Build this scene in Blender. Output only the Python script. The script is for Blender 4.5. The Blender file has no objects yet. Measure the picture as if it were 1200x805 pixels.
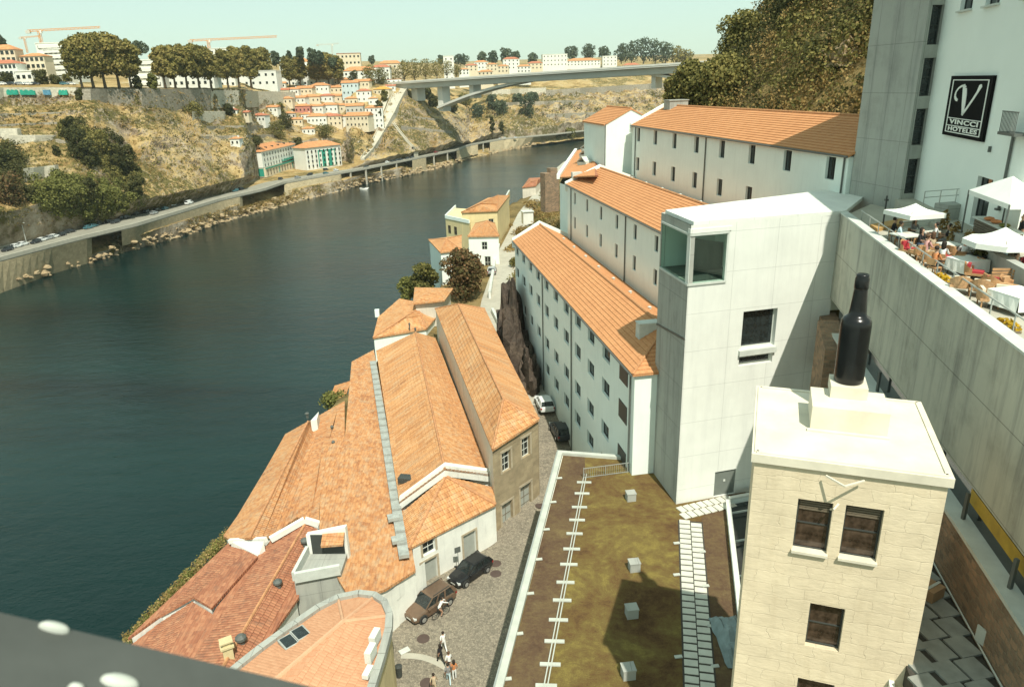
import bpy, math, random
from mathutils import Vector, Matrix, noise
RNG = random.Random(11)
rad = math.radians
sc = bpy.context.scene
COL = sc.collection
# ------------------------------------------------------------------ camera geometry
CAMZ = 58.0
FPX, ROLL, HC = 840.0, rad(1.8), 100.0
PITCH = math.atan((402.5-HC)/FPX)
def ray(px, py):
    u, v = px-600.0, py-402.5
    c, s = math.cos(ROLL), math.sin(ROLL)
    x, y = u*c-v*s, u*s+v*c
    cp, sp = math.cos(PITCH), math.sin(PITCH)
    return Vector((x, FPX*cp-y*sp, -FPX*sp-y*cp))
def at(px, py, z):
    d = ray(px, py); t = (z-CAMZ)/d.z
    return Vector((d.x*t, d.y*t, z))
def atY(px, py, Y):
    d = ray(px, py); t = Y/d.y
    return Vector((d.x*t, Y, CAMZ+d.z*t))
def at2(px, py, z):
    p = at(px, py, z); return (p.x, p.y)
def lerp(a, b, t): return a+(b-a)*t
def pw(x, pts):
    if x <= pts[0][0]: return pts[0][1]
    for (x0, y0), (x1, y1) in zip(pts, pts[1:]):
        if x <= x1: return y0+(y1-y0)*(x-x0)/(x1-x0)
    return pts[-1][1]
def sm(a, b, x):
    t = max(0, min(1, (x-a)/(b-a))); return t*t*(3-2*t)
V = Vector
UP = V((0, 0, 1))
# ------------------------------------------------------------------ objects and mesh building
ORG = {}
def tag(o, label=None, cat=None, group=None, kind=None):
    if label: o['label'] = label
    if cat: o['category'] = cat
    if group: o['group'] = group
    if kind: o['kind'] = kind
    return o
def thing(name, label, cat, loc=(0, 0, 0), rz=0, group=None):
    o = bpy.data.objects.new(name, None); COL.objects.link(o)
    o.empty_display_size = .2
    o.location = loc; o.rotation_euler = (0, 0, rz)
    ORG[o.name] = V(loc) if rz == 0 else V((0, 0, 0))
    return tag(o, label, cat, group)
class MB:
    def __init__(s): s.v = []; s.f = []; s.m = []
    def poly(s, pts, m=0):
        i = len(s.v); s.v += [V(p) for p in pts]; s.f.append(list(range(i, i+len(pts)))); s.m.append(m)
    def add(s, vs, fs, m=0):
        i = len(s.v); s.v += [V(p) for p in vs]
        for f in fs: s.f.append([k+i for k in f]); s.m.append(m)
    def hexa(s, b, t, m=0):            # two rings of four corners (both counter-clockwise seen from above)
        s.add(list(b)+list(t), [(3, 2, 1, 0), (4, 5, 6, 7), (0, 1, 5, 4), (1, 2, 6, 5), (2, 3, 7, 6), (3, 0, 4, 7)], m)
    def box(s, c, size, rz=0, m=0):
        c = V(c); x, y, z = [k/2 for k in size]; r = Matrix.Rotation(rz, 3, 'Z')
        b = [c+r@V(p) for p in ((-x, -y, -z), (x, -y, -z), (x, y, -z), (-x, y, -z))]
        t = [c+r@V(p) for p in ((-x, -y, z), (x, -y, z), (x, y, z), (-x, y, z))]
        s.hexa(b, t, m)
    def bar(s, a, b, w, h, m=0):       # rectangular bar from a to b, height h upward
        a, b = V(a), V(b); d = b-a; side = V((d.y, -d.x, 0))
        if side.length < 1e-6: side = V((1, 0, 0))
        side.normalize(); up = side.cross(d).normalized()
        if up.z < 0 or abs(d.x)+abs(d.y) < 1e-6: up = up if up.z >= 0 else -up
        p, q = side*w/2, up*h/2
        s.add([a-p-q, a+p-q, b+p-q, b-p-q, a-p+q, a+p+q, b+p+q, b-p+q], [(0, 1, 2, 3), (7, 6, 5, 4), (1, 0, 4, 5), (2, 1, 5, 6), (3, 2, 6, 7), (0, 3, 7, 4)], m)
    def prism(s, xy, z0, z1, m=0, cap=True):
        n = len(xy)
        a = sum(xy[i][0]*xy[(i+1) % n][1]-xy[(i+1) % n][0]*xy[i][1] for i in range(n))
        if a < 0: xy = list(reversed(xy))
        z0f = z0 if callable(z0) else (lambda p: z0)
        z1f = z1 if callable(z1) else (lambda p: z1)
        vs = [(p[0], p[1], z0f(p)) for p in xy]+[(p[0], p[1], z1f(p)) for p in xy]
        fs = [(i, (i+1) % n, n+(i+1) % n, n+i) for i in range(n)]
        if cap: fs += [tuple(range(n, 2*n)), tuple(reversed(range(n)))]
        s.add(vs, fs, m)
    def tube(s, pts, r, n=6, cap=True, m=0):
        pts = [V(p) for p in pts]; rs = r if isinstance(r, (list, tuple)) else [r]*len(pts)
        i0 = len(s.v); prev = None
        for k, p in enumerate(pts):
            d = (pts[min(k+1, len(pts)-1)]-pts[max(k-1, 0)]).normalized()
            a = d.cross(UP if abs(d.z) < .9 else V((1, 0, 0))).normalized()
            if prev is not None and a.dot(prev) < 0: a = -a
            prev = a; b = d.cross(a)
            for j in range(n):
                t = 2*math.pi*j/n; s.v.append(p+(a*math.cos(t)+b*math.sin(t))*rs[k])
        for k in range(len(pts)-1):
            for j in range(n):
                s.f.append([i0+k*n+j, i0+(k+1)*n+j, i0+(k+1)*n+(j+1) % n, i0+k*n+(j+1) % n]); s.m.append(m)
        if cap:
            s.f.append([i0+j for j in range(n)]); s.m.append(m)
            s.f.append([i0+(len(pts)-1)*n+j for j in reversed(range(n))]); s.m.append(m)
    def lathe(s, c, prof, n=16, m=0):
        c = V(c); i0 = len(s.v)
        for r, z in prof:
            for j in range(n):
                t = 2*math.pi*j/n; s.v.append(c+V((r*math.cos(t), r*math.sin(t), z)))
        for k in range(len(prof)-1):
            for j in range(n):
                s.f.append([i0+k*n+j, i0+k*n+(j+1) % n, i0+(k+1)*n+(j+1) % n, i0+(k+1)*n+j]); s.m.append(m)
        s.f.append([i0+j for j in reversed(range(n))]); s.m.append(m)
        s.f.append([i0+(len(prof)-1)*n+j for j in range(n)]); s.m.append(m)
    def mesh(s, name, mats, off=V((0, 0, 0)), smooth=False):
        me = bpy.data.meshes.new(name)
        me.from_pydata([tuple(v-off) for v in s.v], [], s.f)
        for mt in (mats if isinstance(mats, (list, tuple)) else [mats]): me.materials.append(mt)
        me.polygons.foreach_set('material_index', s.m)
        if smooth: me.polygons.foreach_set('use_smooth', [True]*len(s.f))
        autouv(me, off); me.update(); return me
    def build(s, name, mats, parent=None, smooth=False, label=None, kind=None, off=None):
        if not s.f: return None
        if parent is not None: o0 = ORG[parent.name]
        elif off is not None: o0 = V(off)
        else:
            n = len(s.v); o0 = V((sum(v.x for v in s.v)/n, sum(v.y for v in s.v)/n, min(v.z for v in s.v)))
        me = s.mesh(name, mats, o0, smooth)
        o = bpy.data.objects.new(name, me); COL.objects.link(o)
        if parent is not None: o.parent = parent
        else: o.location = o0
        ORG[o.name] = o0
        if label: o['label'] = label
        if kind: o['kind'] = kind
        return o
def autouv(me, off=V((0, 0, 0))):
    """UV in metres: U along the horizontal of each face, V up its slope (flat faces: X and Y)."""
    lay = me.uv_layers.new(name='UVMap'); uv = [0.0]*(2*len(me.loops)); vs = me.vertices
    for p in me.polygons:
        n = p.normal
        if abs(n.z) > .985: a, b = V((1, 0, 0)), V((0, 1, 0))
        else:
            b = (UP-n*n.z).normalized(); a = b.cross(n)
        for li in p.loop_indices:
            co = vs[me.loops[li].vertex_index].co+off
            uv[2*li] = co.dot(a); uv[2*li+1] = co.dot(b)
    lay.data.foreach_set('uv', uv)
def dup(o, parent=None):
    c = o.copy(); COL.objects.link(c)
    if parent is not None: c.parent = parent
    for ch in list(o.children): dup(ch, c)
    return c
def place(o, loc, rz=None, label=None, scale=None):
    o.location = loc
    if rz is not None: o.rotation_euler = (o.rotation_euler[0], o.rotation_euler[1], rz)
    if label: o['label'] = label
    if scale is not None: o.scale = (scale,)*3 if not isinstance(scale, (tuple, list)) else scale
    return o
# ------------------------------------------------------------------ materials
class NT:
    def __init__(s, name):
        s.mat = bpy.data.materials.new(name); s.mat.use_nodes = True
        s.t = s.mat.node_tree; s.t.nodes.clear()
        s.out = s.n('ShaderNodeOutputMaterial'); s.p = s.n('ShaderNodeBsdfPrincipled')
        s.l(s.p, 0, s.out, 0)
    def n(s, kind, **kw):
        nd = s.t.nodes.new(kind)
        for k, v in kw.items():
            if k.startswith('i_'):
                key = k[2:]; key = int(key) if key.isdigit() else key.replace('_', ' ')
                nd.inputs[key].default_value = v
            else: setattr(nd, k, v)
        return nd
    def l(s, a, ao, b, bi): s.t.links.new(a.outputs[ao], b.inputs[bi])
    def uv(s, sx=1, sy=1, sz=1, obj=False, rot=0):
        tc = s.n('ShaderNodeTexCoord'); mp = s.n('ShaderNodeMapping')
        mp.inputs['Scale'].default_value = (sx, sy, sz); mp.inputs['Rotation'].default_value = (0, 0, rot)
        s.l(tc, 'Object' if obj else 'UV', mp, 0); return mp
    def noise(s, mp, scale, detail=4, rough=.6, dist=0):
        nd = s.n('ShaderNodeTexNoise'); nd.inputs['Scale'].default_value = scale
        nd.inputs['Detail'].default_value = detail; nd.inputs['Roughness'].default_value = rough
        nd.inputs['Distortion'].default_value = dist
        if mp: s.l(mp, 0, nd, 0)
        return nd
    def ramp(s, src, so, stops, interp='LINEAR'):
        r = s.n('ShaderNodeValToRGB'); r.color_ramp.interpolation = interp
        e = r.color_ramp.elements
        while len(e) > 1: e.remove(e[-1])
        e[0].position = stops[0][0]; e[0].color = c4(stops[0][1])
        for p, c in stops[1:]:
            x = e.new(p); x.color = c4(c)
        s.l(src, so, r, 0); return r
    def mix(s, fac, a, b, mode='MIX', f=None):
        m = s.n('ShaderNodeMix'); m.data_type = 'RGBA'; m.blend_type = mode; m.clamp_result = True
        if fac is not None: s.t.links.new(fac, m.inputs[0])
        else: m.inputs[0].default_value = f
        for k, x in ((6, a), (7, b)):
            if isinstance(x, (tuple, list)): m.inputs[k].default_value = c4(x)
            else: s.t.links.new(x, m.inputs[k])
        return m.outputs[2]
    def math(s, op, a, b=None):
        m = s.n('ShaderNodeMath'); m.operation = op
        for k, x in ((0, a), (1, b)):
            if x is None: continue
            if isinstance(x, (int, float)): m.inputs[k].default_value = x
            else: s.t.links.new(x, m.inputs[k])
        return m.outputs[0]
    def bump(s, h, strength=.5, dist=.05, normal=None):
        b = s.n('ShaderNodeBump'); b.inputs['Strength'].default_value = strength; b.inputs['Distance'].default_value = dist
        s.t.links.new(h, b.inputs['Height'])
        if normal is not None: s.t.links.new(normal, b.inputs['Normal'])
        return b.outputs[0]
    def fin(s, col, rough=.8, spec=.3, nrm=None, metal=0):
        if isinstance(col, (tuple, list)): s.p.inputs['Base Color'].default_value = c4(col)
        else: s.t.links.new(col, s.p.inputs['Base Color'])
        if isinstance(rough, (int, float)): s.p.inputs['Roughness'].default_value = rough
        else: s.t.links.new(rough, s.p.inputs['Roughness'])
        s.p.inputs['Specular IOR Level'].default_value = spec; s.p.inputs['Metallic'].default_value = metal
        if nrm is not None: s.t.links.new(nrm, s.p.inputs['Normal'])
        return s.mat
def c4(c): return (c[0], c[1], c[2], 1)
def shade(c, k): return tuple(x*k for x in c)
def plain(name, col, rough=.7, var=.12, scale=1.5, spec=.3, metal=0, bump=0, obj=True):
    t = NT(name); mp = t.uv(obj=obj); nz = t.noise(mp, scale, 5)
    r = t.ramp(nz, 0, [(.3, shade(col, 1-var)), (.7, shade(col, 1+var))])
    nrm = t.bump(t.noise(mp, scale*6, 4).outputs[0], .4, bump) if bump else None
    return t.fin(r.outputs[0], rough, spec, nrm, metal)
def plaster(name, col, stain=.25, drip=True):
    t = NT(name); mp = t.uv()
    a = t.noise(mp, .35, 6, .65); b = t.noise(t.uv(2.2, .22), 1.0, 5, .7); c = t.noise(mp, 14, 3)
    base = t.ramp(a, 0, [(.3, shade(col, 1-stain*.55)), (.62, col), (.8, shade(col, 1.04))]).outputs[0]
    st = t.ramp(b, 0, [(.5, (1, 1, 1)), (.78, (1-stain, 1-stain*.95, 1-stain*.9))]).outputs[0]
    colr = t.mix(None, base, st, 'MULTIPLY', .8 if drip else .2)
    return t.fin(colr, .85, .2, t.bump(c.outputs[0], .25, .015))
def tiles(name, stops, tw=.24, tl=.40, patch=(.5, (.34, .27, .19)), colbump=.5, dirt=.35):
    t = NT(name); mp = t.uv(1/tw, 1/tl); uv = t.uv()
    fl = t.n('ShaderNodeVectorMath', operation='FLOOR'); t.l(mp, 0, fl, 0)
    wn = t.n('ShaderNodeTexWhiteNoise'); wn.noise_dimensions = '2D'; t.l(fl, 0, wn, 0)
    big = t.noise(uv, .16, 5, .7, .6); med = t.noise(t.uv(1.3, .7), 1.0, 7, .78)
    f = t.math('ADD', t.math('MULTIPLY', wn.outputs[0], .24), t.math('MULTIPLY', big.outputs[0], .42))
    f = t.math('ADD', f, t.math('MULTIPLY', t.noise(t.uv(3.5, 1.2), 1.0, 4, .75).outputs[0], .38))
    r = t.n('ShaderNodeValToRGB'); e = r.color_ramp.elements
    while len(e) > 1: e.remove(e[-1])
    e[0].position = stops[0][0]; e[0].color = c4(stops[0][1])
    for p, c in stops[1:]: e.new(p).color = c4(c)
    t.t.links.new(f, r.inputs[0])
    pm = t.ramp(med, 0, [(patch[0], (0, 0, 0)), (min(.98, patch[0]+.22), (1, 1, 1))]).outputs[0]
    col = t.mix(t.math('MULTIPLY', pm, dirt), r.outputs[0], patch[1])
    sep = t.n('ShaderNodeSeparateXYZ'); t.l(mp, 0, sep, 0)
    w = t.math('ABSOLUTE', t.math('SINE', t.math('MULTIPLY', sep.outputs[0], math.pi)))
    nrm = t.bump(w, colbump, .05)
    nrm = t.bump(wn.outputs[0], .12, .03, nrm)
    return t.fin(col, .85, .2, nrm)
def rock(name, stops, scale=.12, bump=1.0):
    t = NT(name); mp = t.uv(obj=True)
    a = t.noise(mp, scale, 8, .68, .5); b = t.noise(mp, scale*7, 6, .7)
    f = t.math('ADD', t.math('MULTIPLY', a.outputs[0], .65), t.math('MULTIPLY', b.outputs[0], .35))
    r = t.n('ShaderNodeValToRGB'); e = r.color_ramp.elements
    while len(e) > 1: e.remove(e[-1])
    e[0].position = stops[0][0]; e[0].color = c4(stops[0][1])
    for p, c in stops[1:]: e.new(p).color = c4(c)
    t.t.links.new(f, r.inputs[0])
    return t.fin(r.outputs[0], .95, .1, t.bump(b.outputs[0], .8, bump))
def leaf(name, stops, cl=.5):
    t = NT(name); g = t.n('ShaderNodeNewGeometry'); nz = t.noise(t.uv(obj=True), cl, 3)
    oi = t.n('ShaderNodeObjectInfo')
    f = t.math('ADD', t.math('MULTIPLY', g.outputs['Random Per Island'], .5), t.math('MULTIPLY', nz.outputs[0], .6))
    f = t.math('ADD', f, t.math('MULTIPLY', t.math('SUBTRACT', oi.outputs['Random'], .5), .22))
    r = t.n('ShaderNodeValToRGB'); e = r.color_ramp.elements
    while len(e) > 1: e.remove(e[-1])
    e[0].position = stops[0][0]; e[0].color = c4(stops[0][1])
    for p, c in stops[1:]: e.new(p).color = c4(c)
    t.t.links.new(f, r.inputs[0])
    t.fin(r.outputs[0], .75, .12); tl = t.n('ShaderNodeBsdfTranslucent'); ms = t.n('ShaderNodeMixShader', i_0=.3)
    t.l(r, 0, tl, 0); t.l(t.p, 0, ms, 1); t.l(tl, 0, ms, 2); t.l(ms, 0, t.out, 0); return t.mat
def concrete(name, col, jx=2.4, jz=2.6, streak=.35, line=.55):
    t = NT(name); mp = t.uv()
    a = t.noise(mp, .5, 7, .65); b = t.noise(t.uv(1.1, .09), 1.0, 8, .72, .15); c = t.noise(mp, 9, 4)
    base = t.ramp(a, 0, [(.25, shade(col, 1-streak*.5)), (.5, col), (.8, shade(col, 1.08))]).outputs[0]
    st = t.ramp(b, 0, [(.48, (1, 1, 1)), (.78, (1-streak, 1-streak, 1-streak*.92))]).outputs[0]
    col2 = t.mix(None, base, st, 'MULTIPLY', 1.0)
    br = t.n('ShaderNodeTexBrick'); br.offset = 0; t.l(mp, 0, br, 0)
    br.inputs['Color1'].default_value = br.inputs['Color2'].default_value = (1, 1, 1, 1)
    br.inputs['Mortar'].default_value = (line, line, line, 1); br.inputs['Scale'].default_value = 1
    br.inputs['Mortar Size'].default_value = .022; br.inputs['Brick Width'].default_value = jx; br.inputs['Row Height'].default_value = jz
    col3 = t.mix(None, col2, br.outputs[0], 'MULTIPLY', 1.0)
    return t.fin(col3, .85, .2, t.bump(c.outputs[0], .2, .01))
def masonry(name, c1, c2, mortar, bw=.55, bh=.28, msize=.012, bump=.05, soft=.25):
    t = NT(name); mp = t.uv()
    nz = t.noise(mp, 1.3, 4); add = t.n('ShaderNodeVectorMath', operation='MULTIPLY_ADD')
    t.l(nz, 1, add, 0); add.inputs[1].default_value = (soft, soft*.6, 0); t.l(mp, 0, add, 2)
    br = t.n('ShaderNodeTexBrick'); t.l(add, 0, br, 0)
    for k, c in (('Color1', c1), ('Color2', c2), ('Mortar', mortar)): br.inputs[k].default_value = c4(c)
    br.inputs['Scale'].default_value = 1; br.inputs['Mortar Size'].default_value = msize; br.inputs['Mortar Smooth'].default_value = .5
    br.inputs['Brick Width'].default_value = bw; br.inputs['Row Height'].default_value = bh
    a = t.noise(mp, .7, 6, .65); g = t.noise(mp, 7, 5, .7)
    col = t.mix(None, br.outputs[0], t.ramp(a, 0, [(.3, (.72, .72, .7)), (.65, (1.06, 1.04, 1))]).outputs[0], 'MULTIPLY', 1.0)
    h = t.math('ADD', t.math('MULTIPLY', br.outputs[1], -.6), g.outputs[0])
    return t.fin(col, .9, .15, t.bump(h, .8, bump))
def setts(name, stops, scale=5.0, bump=.03):
    t = NT(name); mp = t.uv()
    vo = t.n('ShaderNodeTexVoronoi'); vo.inputs['Scale'].default_value = scale; t.l(mp, 0, vo, 0)
    ve = t.n('ShaderNodeTexVoronoi', feature='DISTANCE_TO_EDGE'); ve.inputs['Scale'].default_value = scale; t.l(mp, 0, ve, 0)
    sep = t.n('ShaderNodeSeparateColor'); t.l(vo, 1, sep, 0)
    big = t.noise(mp, .25, 5, .65)
    f = t.math('ADD', t.math('MULTIPLY', sep.outputs[0], .45), t.math('MULTIPLY', big.outputs[0], .6))
    r = t.n('ShaderNodeValToRGB'); e = r.color_ramp.elements
    while len(e) > 1: e.remove(e[-1])
    e[0].position = stops[0][0]; e[0].color = c4(stops[0][1])
    for p, c in stops[1:]: e.new(p).color = c4(c)
    t.t.links.new(f, r.inputs[0])
    ed = t.ramp(ve, 0, [(0, (.55, .55, .55)), (.09, (1, 1, 1))]).outputs[0]
    return t.fin(t.mix(None, r.outputs[0], ed, 'MULTIPLY', 1.0), .85, .25, t.bump(ed, .6, bump))
def glossy(name, col, rough=.08, spec=.6, metal=0, var=.3):
    t = NT(name); nz = t.noise(t.uv(obj=True), 3.0, 2)
    return t.fin(t.ramp(nz, 0, [(.35, shade(col, 1-var)), (.65, shade(col, 1+var))]).outputs[0], rough, spec, None, metal)

M = {}
M['white'] = plaster('white_plaster', (.775, .85, .79), .12)
M['white_old'] = plaster('old_white_plaster', (.80, .81, .74), .3)
M['hotel_white'] = plaster('hotel_render', (.80, .84, .78), .08, False)
M['cream'] = plaster('cream_plaster', (.62, .52, .30), .25)
M['yellow'] = plaster('yellow_plaster', (.72, .60, .33), .25)
M['pale'] = plaster('pale_plaster', (.66, .62, .52), .3)
M['pink'] = plaster('pink_plaster', (.55, .25, .2), .3)
M['stone_front'] = masonry('warehouse_granite', (.40, .33, .22), (.33, .27, .18), (.36, .3, .2), .9, .45, .02, .04, .4)
t = NT('tower_sandstone'); mp = t.uv()
nz = t.noise(mp, 1.1, 3); ad = t.n('ShaderNodeVectorMath', operation='MULTIPLY_ADD'); t.l(nz, 1, ad, 0); ad.inputs[1].default_value = (.55, .34, 0); t.l(mp, 0, ad, 2)
br = t.n('ShaderNodeTexBrick'); t.l(ad, 0, br, 0)
for k, c in (('Color1', (.715, .615, .45)), ('Color2', (.685, .585, .425)), ('Mortar', (.665, .57, .415))): br.inputs[k].default_value = c4(c)
br.inputs['Scale'].default_value = 1; br.inputs['Mortar Size'].default_value = .014; br.inputs['Mortar Smooth'].default_value = .9; br.inputs['Brick Width'].default_value = 1.05; br.inputs['Row Height'].default_value = .46
a = t.noise(mp, .6, 6, .65); b = t.noise(t.uv(2.2, 5.5), 1.0, 7, .72); st = t.noise(t.uv(1.5, .2), 1.0, 5, .7)
colr = t.mix(None, br.outputs[0], t.ramp(a, 0, [(.3, (.86, .85, .83)), (.6, (1.03, 1.02, 1))]).outputs[0], 'MULTIPLY', 1.0)
colr = t.mix(None, colr, t.ramp(st, 0, [(.5, (1, 1, 1)), (.75, (.86, .84, .80))]).outputs[0], 'MULTIPLY', .8)
M['tower_stone'] = t.fin(colr, .9, .15, t.bump(t.math('ADD', t.math('MULTIPLY', br.outputs[1], -.35), t.math('MULTIPLY', b.outputs[0], .8)), .6, .045))
M['slab_stone'] = plain('pale_dressed_stone', (.66, .61, .49), .85, .12, .9, bump=.01)
M['rubble'] = masonry('rubble_stone', (.40, .26, .17), (.22, .165, .12), (.30, .24, .17), .42, .24, .03, .08, .55)
M['concrete'] = concrete('board_concrete', (.46, .455, .375), 60, 3.1, .62, .55)
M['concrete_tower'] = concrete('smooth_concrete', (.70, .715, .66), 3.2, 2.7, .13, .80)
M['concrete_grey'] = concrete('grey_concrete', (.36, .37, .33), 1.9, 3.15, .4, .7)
M['zinc'] = plain('weathered_zinc', (.34, .36, .33), .6, .2, 2, bump=.01)
M['coping'] = plain('pale_coping', (.52, .55, .50), .75, .12, 1.2)
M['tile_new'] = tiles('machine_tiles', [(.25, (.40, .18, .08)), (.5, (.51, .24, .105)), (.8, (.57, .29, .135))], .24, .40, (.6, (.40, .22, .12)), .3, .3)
M['tile_old'] = tiles('old_clay_tiles', [(.25, (.21, .10, .052)), (.42, (.40, .18, .08)), (.56, (.50, .24, .10)), (.72, (.57, .32, .155)), (.95, (.62, .46, .28))], .26, .42, (.47, (.47, .37, .24)), .8, .75)
M['tile_yellow'] = tiles('sunbleached_tiles', [(.25, (.24, .115, .055)), (.42, (.44, .205, .085)), (.58, (.55, .275, .115)), (.78, (.62, .39, .20))], .26, .42, (.48, (.50, .40, .26)), .8, .7)
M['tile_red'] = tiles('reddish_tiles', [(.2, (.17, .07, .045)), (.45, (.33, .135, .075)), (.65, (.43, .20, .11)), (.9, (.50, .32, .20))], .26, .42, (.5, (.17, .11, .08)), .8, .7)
M['tile_pink'] = tiles('flat_salmon_tiles', [(.25, (.44, .22, .12)), (.55, (.53, .28, .16)), (.85, (.57, .34, .20))], .22, .5, (.6, (.45, .32, .22)), .35, .35)
M['ridge'] = plain('ridge_tiles', (.46, .23, .11), .85, .3, 2.5)
M['ridge_new'] = plain('ridge_tiles_new', (.48, .24, .11), .85, .15, 2.5)
M['glass'] = glossy('dark_window_glass', (.018, .024, .024), .06, .7)
M['glass_brown'] = glossy('painted_brown_reflection_glass', (.05, .034, .024), .12, .5, 0, .6)  # brown of reflections and interior is put into the pane colour
M['frame_dark'] = plain('dark_frame', (.05, .055, .05), .5)
M['frame_white'] = plain('white_frame', (.62, .64, .58), .5, .06)
M['frame_wood'] = plain('old_wood_frame', (.16, .13, .09), .7)
M['door_grey'] = plain('grey_door', (.34, .36, .32), .6, .08)
M['door_steel'] = plain('green_grey_steel_door', (.16, .18, .16), .5, .08)
M['granite_trim'] = plain('granite_trim', (.42, .36, .26), .85, .15, 3)
M['setts'] = setts('granite_setts', [(.2, (.15, .135, .105)), (.5, (.24, .21, .16)), (.85, (.32, .28, .21))], 6)
M['asphalt'] = plain('pale_road', (.26, .25, .20), .9, .12, .4, bump=.01)  # pale road colour with slight random tone
M['paving'] = plain('pale_paving', (.40, .38, .31), .85, .12, .8)
M['pipe'] = plain('dark_pipe', (.10, .11, .10), .5, .1)
M['rail'] = plain('steel_rail', (.40, .42, .39), .4, .1, 2, .5, .4)
M['bark'] = plain('bark', (.13, .10, .065), .95, .3, 3)
M['leaf_plane'] = leaf('plane_tree_leaves', [(.2, (.10, .095, .028)), (.45, (.19, .17, .05)), (.65, (.28, .23, .07)), (.9, (.36, .28, .10))], .18)
M['leaf_green'] = leaf('bright_leaves', [(.2, (.08, .09, .025)), (.5, (.17, .175, .05)), (.85, (.27, .26, .08))], .25)
M['leaf_dark'] = leaf('dark_leaves', [(.2, (.035, .040, .016)), (.5, (.075, .078, .028)), (.85, (.135, .125, .045))], .25)
M['leaf_olive'] = leaf('olive_leaves', [(.2, (.065, .07, .022)), (.5, (.17, .16, .05)), (.85, (.31, .26, .085))], .3)
M['leaf_brown'] = leaf('russet_leaves', [(.2, (.05, .05, .02)), (.45, (.10, .09, .035)), (.62, (.16, .11, .05)), (.88, (.22, .12, .06))], .5)
M['leaf_blue'] = leaf('distant_pines', [(.2, (.05, .07, .045)), (.5, (.085, .11, .065)), (.85, (.13, .15, .085))], .12)
M['straw'] = leaf('dry_grass', [(.2, (.15, .10, .035)), (.5, (.28, .195, .07)), (.85, (.42, .31, .13))], .4)
M['flower'] = leaf('yellow_flowers', [(.2, (.35, .22, .02)), (.8, (.65, .42, .03))], 2)
# ------------------------------------------------------------------ camera, sun, sky
cam = bpy.data.cameras.new('camera'); co = bpy.data.objects.new('camera', cam); COL.objects.link(co); sc.camera = co
c_, s_, cp_, sp_ = math.cos(ROLL), math.sin(ROLL), math.cos(PITCH), math.sin(PITCH)
right, up, fwd = V((c_, -s_*sp_, -s_*cp_)), V((s_, c_*sp_, c_*cp_)), V((0, cp_, -sp_))
mt = Matrix((right, up, -fwd)).transposed().to_4x4(); mt.translation = V((0, 0, CAMZ)); co.matrix_world = mt
cam.sensor_fit = 'HORIZONTAL'; cam.sensor_width = 36; cam.lens = 36*FPX/1200; cam.clip_start = .05; cam.clip_end = 20000
cam.dof.use_dof = True; cam.dof.focus_distance = 90; cam.dof.aperture_fstop = 5.6
SUN_EL, SUN_AZ = rad(56.5), math.atan2(.26, -.965)          # where the sun stands, seen from above
tosun = V((math.sin(SUN_AZ)*math.cos(SUN_EL), math.cos(SUN_AZ)*math.cos(SUN_EL), math.sin(SUN_EL)))
sl = bpy.data.lights.new('sun', 'SUN'); sl.energy = 3.1; sl.angle = rad(.5); sl.color = (1.0, .955, .83)
so = bpy.data.objects.new('sun', sl); COL.objects.link(so); so.rotation_euler = tosun.to_track_quat('Z', 'Y').to_euler(); so.location = (20, -30, 120)
w = bpy.data.worlds.new('World'); sc.world = w; w.use_nodes = True; nt = w.node_tree; nt.nodes.clear()
sky = nt.nodes.new('ShaderNodeTexSky'); sky.sky_type = 'NISHITA'; sky.sun_disc = False
sky.sun_elevation = SUN_EL; sky.sun_rotation = SUN_AZ; sky.altitude = 80; sky.air_density = 1.0; sky.dust_density = 1.0; sky.ozone_density = 1.0
mx = nt.nodes.new('ShaderNodeMix'); mx.data_type = 'RGBA'; mx.blend_type = 'MULTIPLY'; mx.inputs[0].default_value = 1; mx.inputs[7].default_value = (.95, 1.0, .85, 1)
bg = nt.nodes.new('ShaderNodeBackground'); bg.inputs[1].default_value = .115; ow = nt.nodes.new('ShaderNodeOutputWorld')
nt.links.new(sky.outputs[0], mx.inputs[6]); mv = nt.nodes.new('ShaderNodeMix'); mv.data_type = 'RGBA'; mv.inputs[0].default_value = .72; mv.inputs[7].default_value = (3.0, 3.95, 3.35, 1)      # bright summer veil over the clear sky
nt.links.new(mx.outputs[2], mv.inputs[6]); nt.links.new(mv.outputs[2], bg.inputs[0]); nt.links.new(bg.outputs[0], ow.inputs[0])
vs = sc.view_settings; vs.view_transform = 'Standard'; vs.look = 'None'; vs.gamma = 1; vs.exposure = 0.88; vs.use_curve_mapping = False
sc.render.engine = 'CYCLES'; sc.cycles.max_bounces = 6; sc.cycles.transparent_max_bounces = 12
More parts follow.
